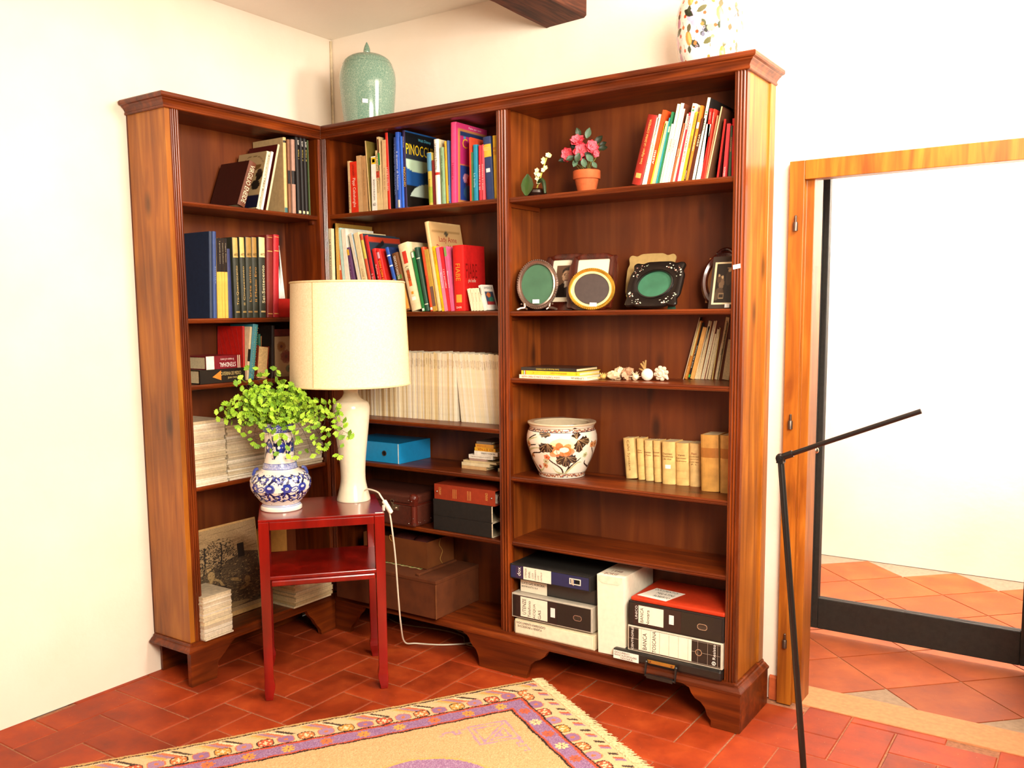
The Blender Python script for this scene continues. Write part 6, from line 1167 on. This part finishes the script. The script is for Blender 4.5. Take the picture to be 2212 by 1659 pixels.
# --- fruit jar at the right end, top out of frame
o=thing('fruit_jar','white porcelain jar painted with fruits at right end of bookcase','jar',(1.613,.123,2.107))
prof=smooth_prof([(.078,2.1072),(.083,2.115),(.095,2.15),(.1015,2.19),(.1055,2.235),(.1035,2.28),(.0955,2.311),(.079,2.335),(.060,2.347),(.048,2.352),(.046,2.370)])
c=Cv(400,170,'efe6d8',2.5); A=2.5
def berries(x,y,col):
    c.ell(x,y,.022,.02,col); c.ell(x+.02,y-.035,.016,.014,'d8b0c0',ring=.5); c.line([(x,y+.02),(x-.01,y+.06)],.003,'50503c')
random.seed(5)
for row_ in range(5):
    for k in range(9):
        x=(k+.5*(row_%2))*A/9+random.uniform(-.05,.05); y=.14+row_*.18+random.uniform(-.03,.03); q=(k+row_*2)%4
        if q==0:
            c.ell(x,y,.06,.075,'d8a4bc',.3); c.ell(x-.05,y+.05,.055,.065,'c8b0cc',-.3); c.poly(leaf_pts(x-.02,y+.04,.16,.035,2.6),'2c3426'); c.poly(leaf_pts(x+.02,y+.07,.14,.03,.4),'5c5a3a')
        elif q==1: c.ell(x,y,.045,.075,'dc8c3c',.2); c.ell(x+.012,y,.02,.06,'e8b060',.2); c.poly(leaf_pts(x,y+.06,.09,.03,1.3),'5a5438'); c.poly(leaf_pts(x,y-.07,.08,.028,-1.6),'38402c')
        elif q==2:
            for a in range(6): c.ell(x+.035*math.cos(a),y+.035*math.sin(a*1.3),.024,.024,'3c3c38' if a%2 else '6c6c80')
            c.ell(x+.07,y+.03,.05,.04,'a8a87c'); c.poly(leaf_pts(x,y+.03,.1,.03,1.9),'444a30')
        else: c.ell(x,y,.035,.05,'d09cb0'); c.poly(leaf_pts(x,y+.04,.07,.03,1.5),'6a5a44')
        berries(x+.12,y+.05,'c8502c'); berries(x+.09,y-.06,'d07038')
painted_lathe('body',c,prof,(1.613,.123),GLZ,o,facing(1.613,.123))
obj('lid',MB().lathe(smooth_prof([(.056,2.362),(.057,2.385),(.05,2.405),(.03,2.417),(.01,2.421),(.013,2.432),(.006,2.442)]),48,(1.613,.123)),mat('ece2d2',.15,.04,coat=.4),o,smooth=True)
obj('base_disc',MB().lathe([(.0775,2.1071),(.0779,2.110)],48,(1.613,.123)),mat('e0d4c0',.4),o)
# --- blue and white vase
o=thing('porcelain_vase','blue and white porcelain vase with bulbous belly on the red table','vase',(.262,-.516,.649))
VC=(.262,-.516); zb=.6485
prof=[(.072,.6485),(.0742,.651),(.0738,.660),(.070,.666),(.066,.672),(.078,.685),(.094,.705),(.1055,.725),(.1092,.741),(.108,.757),(.101,.772),(.087,.784),(.071,.793),(.063,.801),(.0615,.803),(.0600,.812),(.0585,.820),(.0545,.822),(.0528,.835),(.0515,.86),(.0515,.89),(.0532,.918),(.0552,.932),(.0565,.935),(.0572,.944),(.0560,.957),(.0545,.962)]
prof=[(r_,z_) for r_,z_ in prof]
c=Cv(460,300,'e6ddd0',1.7); A=1.7; BL,BD,BM='28348c','1a1f50','5a68ac'
# canvas rows follow arc length; find v for z
rr,zz=resample(prof,300); V=lambda z:float(np.interp(z,zz,np.linspace(0,1,300)))
def scroll(x,y,r,d,col=BD,w=.005):
    P=[]
    for k in range(18): a=d*k*.42; q=r*(1-k/20); P.append((x+q*math.cos(a),y+q*math.sin(a)))
    c.line(P,w,col)
def flower_b(x,y,r,col=BL):
    for a in range(6): c.ell(x+r*.6*math.cos(a*1.05),y+r*.6*math.sin(a*1.05),r*.42,r*.36,col,a*1.05)
    c.ell(x,y,r*.3,r*.3,'dcd4cc'); c.ell(x,y,r*.13,r*.13,BD)
random.seed(3)
y0,y1=V(.674),V(.798)
for k in range(11):
    x=(k+.5)*A/11; ym=(y0+y1)/2
    if k%2: flower_b(x,ym,.052); c.ell(x+.07,ym-.01,.045,.03,BL,.4); c.ell(x+.07,ym-.01,.032,.02,'e0d8d0',.4); c.ell(x+.07,ym-.01,.02,.008,BM,.4)
    else: c.ell(x,ym,.05,.05,BM); c.ell(x,ym,.04,.04,BL); c.ell(x,ym+.01,.02,.014,'c8c4d0'); 
    for s_ in (-1,1):
        P=curve([(x,ym+s_*.05),(x+.04,ym+s_*.085),(x+.1,ym+s_*.07),(x+.15,ym+s_*.1)]); c.line(P,.012,BD,.003)
        for a in range(4): q=P[int(len(P)*(.2+.22*a))]; c.poly(leaf_pts(q[0],q[1],.05,.012,1.2*s_+a*.9),BL if a%2 else BD)
        scroll(x+.05,ym+s_*.115,.018,s_); scroll(x-.03,ym+s_*.10,.016,-s_); scroll(x+.11,ym+s_*.05,.014,s_)
        for a in range(3): c.ell(x-.07+a*.016,ym+s_*.05+a*.006,.0075,.006,BD)
    c.rect(x+.07,x+.1,ym+.055,ym+.085,BM); c.rect(x+.083,x+.087,ym+.05,ym+.09,'e6ddd0'); c.rect(x+.065,x+.105,ym+.068,ym+.072,'e6ddd0')
for k in range(16):
    x=(k+.2)*A/16
    for yy,s_ in ((V(.690),1),(V(.782),-1)):
        P=curve([(x-.05,yy),(x,yy+.02*s_),(x+.045,yy-.004),(x+.08,yy+.016*s_)]); c.line(P,.008,BD,.003); c.poly(leaf_pts(x,yy+.015*s_,.05,.014,1.0*s_),BL); c.poly(leaf_pts(x-.02,yy,.045,.012,2.3*s_),BM); scroll(x+.05,yy+.012,.013,s_,BD,.004)
for k in range(110): c.ell(random.uniform(0,A),random.uniform(y0+.01,y1-.01),.006,.005,random.choice([BD,BL,BM]))
n0,n1=V(.824),V(.932)
for k in range(7):
    x=(k+.3)*A/7
    for s_,yy in ((1,.3),(-1,.7)):
        ym=n0+(n1-n0)*yy; P=curve([(x-.1,ym-.03),(x-.03,ym+.03*s_),(x+.05,ym+.02),(x+.12,ym+.05*s_)]); c.line(P,.02,BD,.006); c.ell(x+.02,ym+.035*s_,.04,.022,BL,.5*s_); c.poly(leaf_pts(x+.05,ym,.1,.022,1.0*s_),BL); c.poly(leaf_pts(x-.02,ym,.09,.02,2.2*s_),BD); scroll(x+.13,ym,.02,s_); scroll(x-.12,ym+.02,.018,-s_)
        for a in range(3): c.ell(x+.1+a*.022,ym-.05*s_,.009,.007,BD)
for a,b__,bg in ((V(.801),V(.8205),'9aa0c4'),(V(.933),V(.958),'4a5498')):
    c.rect(0,A,a,b__,bg)
    for k in range(170): x=random.uniform(0,A); y=random.uniform(a+.004,b__-.004); c.line([(x,y),(x+.012,y+random.uniform(-.008,.008))],.003,random.choice([BL,'d8d4d8',BM,'c8c8d8']))
    c.rect(0,A,a-.004,a+.003,BL); c.rect(0,A,b__-.003,b__+.004,BL)
for z_ in (.667,.671): c.rect(0,A,V(z_),V(z_)+.004,BM)
painted_lathe('body',c,prof,VC,GLZ,o,facing(*VC)+.2)
obj('lip',MB().lathe([(.0545,.962),(.0525,.963),(.0495,.958),(.047,.90),(.046,.84)],60,VC,cap=False),mat('e0d8cc',.15,.04,coat=.4),o,smooth=True); obj('foot_ring',MB().lathe([(.070,.6484),(.0715,.6486)],60,VC),mat('e0d8cc',.3),o)
vd=Vector((2.7228-.262,-2.7117+.516,0)).normalized(); vs_=Vector((-vd.y,vd.x,0))
for s_ in (-1,1):
    b0=Vector((VC[0],VC[1],0))+vs_*(s_*.076)
    obj('lug_handle',MB().tube(curve([b0+Vector((0,0,.799)),b0+vs_*(s_*.011)+Vector((0,0,.796)),b0+vs_*(s_*.016)+Vector((0,0,.786)),b0+vs_*(s_*.019)+Vector((0,0,.775))]),.0055,8),mat('3a4690',.2,.3,coat=.4),o,smooth=True)
# ================================================================ TABLE AND LAMP
LAC=wood('red_lacquer',2,'640905','780c06','8a1208',rough=.2,coat=.35,scale=5,knots=False)
TA=math.radians(47.8); tb_=thing('side_table','small red lacquered side table with one shelf','table',(.355,-.415,0)); tb_.matrix_basis=Matrix.Translation((.355,-.415,0))@Matrix.Rotation(TA,4,'Z')
hx,hy,zt=.217,.175,.648
obj('table_top',MB().box(-hx,hx,-hy,hy,zt-.009,zt),LAC,tb_,world=False,bevel=.0015)
for s_ in (-1,1): obj('apron',MB().box(-hx+.0365,hx-.0365,s_*hy-(.03 if s_>0 else -.0005),s_*hy+(.03 if s_<0 else -.0005),zt-.038,zt-.0092),LAC,tb_,world=False,bevel=.002); obj('apron',MB().box(s_*hx-(.03 if s_>0 else -.0005),s_*hx+(.03 if s_<0 else -.0005),-hy+.0365,hy-.0365,zt-.038,zt-.0092),LAC,tb_,world=False,bevel=.002)
for sx in (-1,1):
    for sy in (-1,1):
        def lp(w,z,k=0): 
            ax,ay=sx*(hx-k),sy*(hy-k); return [(ax,ay,z),(ax-sx*w,ay,z),(ax-sx*w,ay-sy*w,z),(ax,ay-sy*w,z)]
        L_=MB(); rings=[(.036,zt-.0092,0),(.034,.44,0),(.031,.10,.001),(.031,.076,.001),(.0335,.066,.0005),(.0365,.056,.0),(.0365,.046,.0),(.033,.03,.0),(.028,.012,.001),(.025,.0,.003)]
        vs=[]
        for w,z,k in rings: vs+=lp(w,z,k)
        fs=[(4*j+i,4*j+(i+1)%4,4*j+4+(i+1)%4,4*j+4+i) for j in range(len(rings)-1) for i in range(4)]+[(0,1,2,3),tuple(4*(len(rings)-1)+i for i in (3,2,1,0))]
        obj('leg',L_.add(vs,fs),LAC,tb_,world=False,bevel=.0015)
obj('lower_shelf',MB().box(-hx+.004,hx-.004,-hy+.004,hy-.004,.432,.446),LAC,tb_,world=False,bevel=.003)
for s_ in (-1,1): obj('shelf_rail',MB().box(-hx+.036,hx-.036,s_*(hy-.006)-.007,s_*(hy-.006)+.007,.410,.4318),LAC,tb_,world=False,bevel=.005)
obj('price_tag',MB().box(.185,.212,-.171,-.163,zt+.0001,zt+.0008),mat('f4f2ee',.6),tb_,world=False)
lp_=thing('table_lamp','cream ceramic table lamp with wide linen drum shade','lamp',(.377,-.260,.649)); LC=(.377,-.26)
CER=mat('e8dcc0',.18,.04,coat=.5)
obj('ceramic_body',MB().lathe(smooth_prof([(.0635,.6485),(.0632,.655),(.058,.675),(.0495,.71),(.0468,.742),(.0485,.79),(.0535,.84),(.0605,.90),(.0660,.95),(.0692,.985),(.0690,1.005),(.0625,1.0205),(.045,1.031),(.033,1.042),(.0268,1.055),(.0275,1.063),(.033,1.075),(.037,1.082),(.030,1.088)]),64,LC),CER,lp_,smooth=True)
obj('lamp_holder',MB().lathe([(.012,1.088),(.012,1.16),(.018,1.165),(.018,1.21),(.006,1.215)],20,LC),BRASS,lp_,smooth=True)
m_,nt,b_=_new('linen_shade'); N=nt.nodes.new; L=nt.links.new; tc=N('ShaderNodeTexCoord'); mp=N('ShaderNodeMapping'); mp.inputs['Scale'].default_value=(700,700,110); L(tc.outputs['Object'],mp.inputs['Vector']); n1=N('ShaderNodeTexNoise'); n1.inputs['Scale'].default_value=1; n1.inputs['Detail'].default_value=3; L(mp.outputs['Vector'],n1.inputs['Vector'])
mp2=N('ShaderNodeMapping'); mp2.inputs['Scale'].default_value=(120,120,900); L(tc.outputs['Object'],mp2.inputs['Vector']); n2=N('ShaderNodeTexNoise'); n2.inputs['Scale'].default_value=1; L(mp2.outputs['Vector'],n2.inputs['Vector']); ad=N('ShaderNodeMath'); L(n1.outputs['Fac'],ad.inputs[0]); L(n2.outputs['Fac'],ad.inputs[1])
r=N('ShaderNodeValToRGB'); r.color_ramp.elements[0].position=.36; r.color_ramp.elements[0].color=(*hexc('dec89a'),1); r.color_ramp.elements[1].position=.62; r.color_ramp.elements[1].color=(*hexc('f2e4c4'),1); dv=N('ShaderNodeMath'); dv.operation='MULTIPLY'; dv.inputs[1].default_value=.5; L(ad.outputs[0],dv.inputs[0]); L(dv.outputs[0],r.inputs['Fac']); L(r.outputs['Color'],b_.inputs['Base Color']); b_.inputs['Roughness'].default_value=.9
LIN=m_
ls_=obj('lamp_shade',MB().lathe([(.2228,1.088),(.2085,1.4665),(.2065,1.4665),(.2208,1.088),(.2228,1.088)],96,LC,cap=False),LIN,lp_,smooth=True)
for z_,r_ in ((1.0885,.2228),(1.464,.2085)):
    t_=MB(); n=96; pts=[(LC[0]+(r_+.0006)*math.cos(2*math.pi*k/n),LC[1]+(r_+.0006)*math.sin(2*math.pi*k/n),z_) for k in range(n+1)]; t_.tube(pts,.0036,8); obj('shade_trim',t_,mat('dcc698',.85),ls_,smooth=True)
a_=math.atan2(-2.7117+.26,2.7228-.377)-.62
for da in (0,2.1,-2.1):
    sa=a_+da; obj('shade_seam',MB().tube([(LC[0]+.2235*math.cos(sa),LC[1]+.2235*math.sin(sa),1.09),(LC[0]+.2094*math.cos(sa),LC[1]+.2094*math.sin(sa),1.465)],.0011,6),mat('b89c68',.9),ls_)
sp=MB()
for k in range(3): a=k*2.094; sp.tube([(LC[0]+.015*math.cos(a),LC[1]+.015*math.sin(a),1.21),(LC[0]+.207*math.cos(a),LC[1]+.207*math.sin(a),1.455)],.0016,6)
obj('shade_spider',sp,BRASS,lp_)
cord=curve([(.425,-.255,.685),(.459,-.268,.698),(.521,-.286,.697),(.553,-.300,.684),(.566,-.275,.63),(.556,-.245,.53),(.532,-.205,.42),(.505,-.165,.28),(.470,-.112,.13),(.430,-.045,.030),(.437,.021,.0045),(.527,.061,.0045),(.60,.12,.0045),(.64,.17,.0045)],10)
pc_=obj('power_cord',MB().tube(cord,.0032,8),mat('e6dcc6',.5,.05),lp_,smooth=True)
d_=(Vector(cord[38])-Vector(cord[32])).normalized(); p_=Vector(cord[34])
sw=MB().tube([p_-d_*.004,p_,p_+d_*.05,p_+d_*.054],[.005,.0095,.0095,.005],12); sw.box(p_.x+d_.x*.025-.004,p_.x+d_.x*.025+.004,p_.y-.013,p_.y-.008,p_.z+d_.z*.025-.01,p_.z+d_.z*.025+.01)
obj('inline_switch',sw,mat('ece4d2',.4,.04),pc_,smooth=True)
# loose cables under the bookcase
CB=mat('8a6848',.6,.1)
for k,(pts,lab) in enumerate((([(.13,.19,.006),(.236,.165,.004),(.425,.201,.004),(.542,.193,.004),(.585,.15,.004),(.613,.126,.004),(.653,.124,.004)],'thin tan cable curving over the tiles under the bookcase'),([(.234,.235,.02),(.38,.215,.03),(.56,.20,.012)],'straight tan cable lying behind the curved one'))): tag(obj('cable',MB().tube(curve(pts),.0028,6),CB,None,smooth=True),lab,'cable')
o=thing('socket_block','small pale extension socket on the floor under the bookcase','socket',(.12,.19,0)); obj('body',MB().box(.095,.13,.175,.205,.0005,.028),mat('a08868',.5),o,bevel=.003); obj('socket_face',MB().box(.1302,.132,.18,.2,.006,.022),mat('6c5a44',.5),o)
# black jointed stand by the door
st=thing('jointed_stand','thin black metal stand with jointed arm before the door','stand',(2.09,-.3,0)); BLKM=mat('14100e',.35,.1,coat=.2)
obj('foot',MB().lathe([(.030,.0005),(.030,.006),(.010,.012),(.007,.02)],24,(2.09,-.3)),BLKM,st,smooth=True)
obj('pole',MB().tube([(2.09,-.3,.012),(1.999,-.3,.940)],.0088,12),BLKM,st,smooth=True)
obj('joint',MB().ball((1.998,-.3,.948),(.014,.012,.014),12).box(1.99,2.008,-.312,-.288,.936,.956).tube([(1.998,-.316,.948),(1.998,-.284,.948)],.006,10),BLKM,st)
obj('arm',MB().tube([(1.998,-.3,.950),(2.10,-.3,.994),(2.34,-.3,1.095)],.0066,10).tube([(2.0,-.3,.951),(2.03,-.3,.964)],.0095,10),BLKM,st,smooth=True)
# ================================================================ FERN
fe=thing('maidenhair_fern','bright green maidenhair fern spilling out of the blue vase','plant',(.262,-.516,.95))
random.seed(21)
GRN=[mat('8cb42c',.6,.15,scale=30),mat('a4c83c',.6,.15,scale=30),mat('6c9424',.6,.15,scale=30)]
for g_ in GRN:
    g_.node_tree.nodes['Principled BSDF'].inputs['Subsurface Weight'].default_value=0
def leaflet_mesh(k):
    rr=random.Random(k); n=15; P=[(0,0,0)]
    for i in range(n):
        a=-1.05+2.1*i/(n-1); r_=.0178*(1+.11*math.cos(i*2.1+k)+rr.uniform(-.05,.05))*(1-.12*(a/1.05)**2); P.append((r_*math.sin(a),r_*math.cos(a),.0022*math.cos(i*1.9+k)+.002*a*a))
    b=MB().add(P,[(0,i,i+1) for i in range(1,n)]); return [b.mesh('leaf',GRN[(k+q)%3],True) for q in range(3)]
LM=[m for k in range(5) for m in leaflet_mesh(k)]
Rt=Vector((.823,.568,0)); Tw=Vector((.695,-.72,0)); Up=Vector((0,0,1)); C_=Vector((.262,-.516,.955))
nl=[0]; extra=MB()
def put_leaf(p,dirv,sc_):
    d=dirv.normalized(); nrm=(Tw*1.2+Up*.6+Vector((random.uniform(-.6,.6),random.uniform(-.6,.6),random.uniform(-.5,.5)))); nrm=(nrm-d*nrm.dot(d)).normalized(); s=d.cross(nrm)
    M=Matrix((s*sc_,d*sc_,nrm*sc_)).transposed().to_4x4(); M.translation=p
    me=random.choice(LM)
    if nl[0]<298:
        link('leaf',me,fe,True,M=M); nl[0]+=1
    else:
        extra.add([M@v_.co for v_ in me.vertices],[tuple(f_.vertices) for f_ in me.polygons],random.randrange(3))
def frond(pts,n,side=.03,sc_=1.0):
    P=[C_+Rt*a+Up*b+Tw*c_ for a,b,c_ in pts]; q=curve([tuple(p) for p in P],10); sm=MB().tube(q,[.0011-.0006*k/len(q) for k in range(len(q))],5)
    L_=len(q)
    for k in range(n):
        t=.25+.75*(k+.5)/n; i=min(L_-2,int(t*(L_-1))); p=Vector(q[i]); d=(Vector(q[i+1])-p).normalized(); s=d.cross(Tw).normalized()*(1 if k%2 else -1)
        off=s*side*random.uniform(.3,1)*(1.15-t*.5)+Tw*random.uniform(-.012,.016)+Up*random.uniform(-.006,.01); e=p+off; sm.tube([p,p+off*.6+d*.004,e],.0005,4); put_leaf(e,off+d*random.uniform(0,.03),sc_*random.uniform(.72,1.12))
    put_leaf(Vector(q[-1]),Vector(q[-1])-Vector(q[-3]),sc_); obj('stem',sm,mat('2a1810',.5),fe,smooth=True)
F=[[(0,0,0),(-.06,.07,.0),(-.12,.075,.01),(-.205,.03,.02)],[(0,0,0),(-.05,.05,.02),(-.11,.04,.03),(-.175,.02,.03)],[(0,0,0),(-.05,.09,0),(-.10,.13,0),(-.125,.165,0)],[(0,0,0),(-.03,.09,-.01),(-.05,.14,0),(-.10,.20,0)],[(0,0,0),(-.01,.1,0),(-.02,.15,0),(-.012,.195,0)],[(0,0,0),(.02,.08,0),(.03,.12,.0),(.045,.14,.0)],[(0,0,0),(.05,.06,.02),(.11,.05,.03),(.15,.03,.03)],[(0,0,0),(.07,.06,.04),(.16,.03,.06),(.255,-.03,.07)],[(0,0,0),(.05,.05,.05),(.14,.03,.07),(.215,-.10,.08)],[(0,0,.02),(.04,.03,.05),(.09,-.01,.07),(.12,-.095,.07)],[(0,0,.02),(.03,.02,.05),(.05,-.03,.07),(.06,-.10,.07)],[(0,0,.02),(-.02,.02,.05),(-.03,-.03,.07),(-.01,-.085,.075)],[(0,0,.02),(-.04,.03,.04),(-.08,-.01,.05),(-.075,-.06,.06)],[(0,0,0),(-.05,.05,.03),(-.10,.03,.04),(-.12,-.02,.04)],[(0,0,0),(.0,.06,.02),(.03,.08,.04),(.05,.07,.05)],[(0,0,0),(-.03,.06,.03),(-.04,.09,.04),(-.055,.07,.06)],[(0,0,0),(.04,.07,-.02),(.08,.10,-.03),(.07,.12,-.03)],[(0,0,0),(.1,.06,0),(.17,.06,.01),(.205,.045,.02)],[(0,0,.01),(.01,.04,.05),(.01,.05,.07),(.0,.03,.09)],[(0,0,.01),(-.06,.08,.01),(-.08,.10,.03),(-.10,.09,.04)],[(0,0,.02),(.06,.05,.05),(.13,.0,.07),(.165,-.07,.07)],[(0,0,.01),(.08,.06,.04),(.18,.05,.05),(.235,.01,.06)],[(0,0,.01),(-.07,.06,.03),(-.13,.05,.04),(-.19,.06,.03)]]
for k,f_ in enumerate(F): frond(f_,[22,18,13,13,14,16,20,22,18,15,12,10,10,14,22,22,18,14,20,22,18,18,16][k],.03 if k not in(2,3,4) else .026)
for k in range(14):
    a=random.uniform(-.10,.10); b=random.uniform(.02,.11); frond([(0,0,0),(a*.5,b*.9,.02),(a,b,.03),(a*1.4,b*.7,.04)],22,.034)
if extra.v: tag(obj('foliage',extra,GRN,fe,smooth=True,fix=False),kind='stuff')
print('LEAVES',nl)
# ================================================================ RUG
rg=thing('rug','cream oriental rug with violet border and fringed end','rug',(float(RO[0]),float(RO[1]),0))
SEL=.022; LEN,WID=1.65,1.22; nx_,ny_=640,470
c=Cv(nx_,ny_,'d8ac78',1.0); U=np.linspace(-.004,LEN,nx_)[None,:].repeat(ny_,0); Vv=np.linspace(-SEL,WID,ny_)[:,None].repeat(nx_,1)
def fill(m,h,al=1.0): c.a[m]=c.a[m]*(1-al)+np.array(hexc(h))*al
edge=np.minimum(U,np.minimum(Vv,WID-SEL-Vv)); wob=.0016*np.sin(U*70+Vv*50)+rng.normal(0,.0011,U.shape)
E_=edge+wob
DK,OR,VI,CRM='2a140c','c8502c','9a7098','e2c090'
longs=(Vv<=U)&(Vv<.6)|((WID-SEL-Vv)<U)&(Vv>.6)
al_=np.where(longs,U,Vv)                         # coordinate along the border
fill(Vv<0,'c8a468'); fill(Vv>WID-SEL*2,'c8a468')
fill((E_>0)&(E_<.105),CRM)
# diagonal stripes in the outer band
ph=(al_+ (E_-.0)*1.15)/.158; fr_=ph-np.floor(ph); inb=(E_>.012)&(E_<.058)&longs
for a,b,h in ((.0,.10,DK),(.12,.2,'ece0b8'),(.2,.32,'cc6436'),(.32,.44,VI),(.44,.56,'dc9c40'),(.56,.66,'c0b878')): fill(inb&(fr_>a)&(fr_<b),h,.95 if h==DK else .85)
inb=(E_>.010)&(E_<.05)&~longs; ph=(al_+(E_)*.6)/.085; fr_=ph-np.floor(ph)
for a,b,h in ((.0,.16,DK),(.36,.5,'cc5a30'),(.5,.66,VI)): fill(inb&(fr_>a)&(fr_<b)&(E_>.014)&(E_<.042),h,.95)
# crenellated flowers in the inner part of the band
for k in range(40):
    for lg in (True,False):
        s0=.081+k*.0645 if lg else .111+k*.0655
        dx=(al_-s0); dy=(E_-.080 if lg else E_-.088); m=(longs==lg)
        q=np.maximum(np.abs(dx),np.abs(dy)); cr=(np.abs(dx)<.010)&(np.abs(dy)<.022)|(np.abs(dy)<.009)&(np.abs(dx)<.024)|(np.hypot(np.abs(dx)-.014,np.abs(dy)-.010)<.0085)
        cr2=(np.abs(dx)<.013)&(np.abs(dy)<.025)|(np.abs(dy)<.012)&(np.abs(dx)<.027)|(np.hypot(np.abs(dx)-.014,np.abs(dy)-.010)<.0115)
        near=m&(q<.03)
        if k%2==0: fill(near&cr2,DK); fill(near&cr,['d87c40','dc9840','cc5c38'][k%3]); fill(near&(np.abs(dx)<.008)&(np.abs(dy)<.004)|near&(np.abs(dy)<.013)&(np.abs(dx)<.003),'ecd8ac'); fill(near&(np.hypot(np.abs(dx)-.014,np.abs(dy)-.010)<.004),'ecd8ac')
        else: fill(near&cr2,'d87848'); fill(near&cr,VI if k%4==1 else 'a884a4'); fill(near&(np.hypot(dx,dy)<.007),'dc7c44')
fill((E_>-.003)&(E_<.003),DK)
fill((E_>.105)&(E_<.111),DK); fill((E_>.111)&(E_<.120),OR)
vb=(E_>.120)&(E_<.172); fill(vb,VI); nz_=rng.normal(0,1,U.shape); fill(vb&(nz_>.8),'a98cae'); fill(vb&(nz_<-1),'805c88')
for k in range(30):
    for lg in (True,False):
        s0=.205+k*.120 if lg else .207+k*.089
        dx=al_-s0; dy=E_-.146; m=vb&(longs==lg); a=np.arctan2(dy,dx); r_=np.hypot(dx,dy); h=['e0b050','e09c40','d8783c'][k%3] if lg else ['d0603c','ecd8a0'][k%2]
        fill(m&(r_<.019+.004*np.cos(8*a)),h); fill(m&(r_<.018)&(r_>.007)&(np.cos(8*a)<-.75),'b86858'); fill(m&(r_<.004),'8a4c58')
fill((E_>.172)&(E_<.179),OR); fill((E_>.179)&(E_<.187),DK)
fld=E_>.187; fill(fld,'d8ac78'); fill(fld&(nz_>1.1),'e4c090'); fill(fld&(nz_<-1.5),'c49660'); fill(fld&(rng.random(U.shape)<.004),'a86c50')
# corner fret and medallion
def fret(P,w=.0035):
    for (x0,y0),(x1,y1) in zip(P[:-1],P[1:]):
        dx,dy=x1-x0,y1-y0; t=np.clip(((U-x0)*dx+(Vv-y0)*dy)/(dx*dx+dy*dy+1e-9),0,1); fill((np.hypot(U-x0-t*dx,Vv-y0-t*dy)+wob<w)&fld,'b08cae',.8)
for sv in (0,1):
    T_=lambda P:[(a,b if sv==0 else WID-2*SEL-b) for a,b in P]
    fret(T_([(.235,.245),(.365,.24),(.375,.366),(.241,.371),(.235,.245)])); fret(T_([(.25,.26),(.352,.352),(.352,.26),(.27,.262)])); fret(T_([(.262,.29),(.262,.352),(.33,.352),(.262,.29)])); fret(T_([(.285,.315),(.285,.335),(.31,.335)]))
    fret(T_([(.365,.25),(.40,.25),(.40,.27),(.42,.27),(.42,.25),(.455,.25),(.455,.265),(.47,.265)])); fret(T_([(.245,.371),(.245,.40),(.265,.40),(.265,.425),(.245,.425),(.245,.455),(.26,.455)]))
r_=np.hypot((U-.62)/1.0,(Vv-.60)/1.0)+wob; fill(fld&(r_<.232),'dcae60'); fill(fld&(r_<.222),VI); fill(fld&(r_<.222)&(nz_>.5),'b79ab8'); a=np.arctan2(Vv-.6,U-.62); fill(fld&(r_<.135+.03*np.cos(8*a)),'e0b050'); fill(fld&(r_<.09),'e8d09c')
hz=rng.normal(0,.0006,U.shape)
e1_,e2_=RE1/np.linalg.norm(RE1),RE2/np.linalg.norm(RE2)
XX=RO[0]+e1_[0]*U+e2_[0]*Vv+0; YY=RO[1]+e1_[1]*U+e2_[1]*Vv
ZZ=.0085+hz+.0015*np.sin(U*9)*np.cos(Vv*7); ZZ[Vv<-SEL+.006]=.001; ZZ[:, :2]=.002
vs=np.stack([XX,YY,ZZ],-1).reshape(-1,3); idx=np.arange(nx_*ny_).reshape(ny_,nx_)
fs=np.stack([idx[:-1,:-1],idx[1:,:-1],idx[1:,1:],idx[:-1,1:]],-1).reshape(-1,4)
me=bpy.data.meshes.new('pile'); me.vertices.add(len(vs)); me.vertices.foreach_set('co',vs.ravel()); me.loops.add(fs.size); me.loops.foreach_set('vertex_index',fs.ravel()); me.polygons.add(len(fs)); me.polygons.foreach_set('loop_start',np.arange(0,fs.size,4)); me.update(calc_edges=True)
me.materials.append(painted(.95,0,.5,.12)); set_col(me,(c.a*np.array((.88,.85,.85))).reshape(-1,3)); link('pile',me,rg,True)
fg=MB(); random.seed(2)
for i in range(760):
    v_=-SEL+(WID)*i/760+random.uniform(-.003,.003); l_=random.uniform(.03,.052); w_=random.uniform(.0012,.0028); sl=random.uniform(-.012,.012); b0=np.array(RO)+e1_*(.006)+e2_*v_; z_=random.uniform(.004,.008); P=[]
    for t in (0,.35,.7,1.0):
        q=b0-e1_*(l_*t)+e2_*(sl*t*t+random.uniform(-.002,.002)); P.append((q[0],q[1],max(.0015,z_*(1-t)+.0015+random.uniform(0,.004)*math.sin(3*t))))
    fg.tube(P,[w_,w_,w_*.8,w_*.4],4)
tag(obj('fringe',fg,mat('cbb084',.9,.25,scale=150),rg,fix=False),kind='stuff')
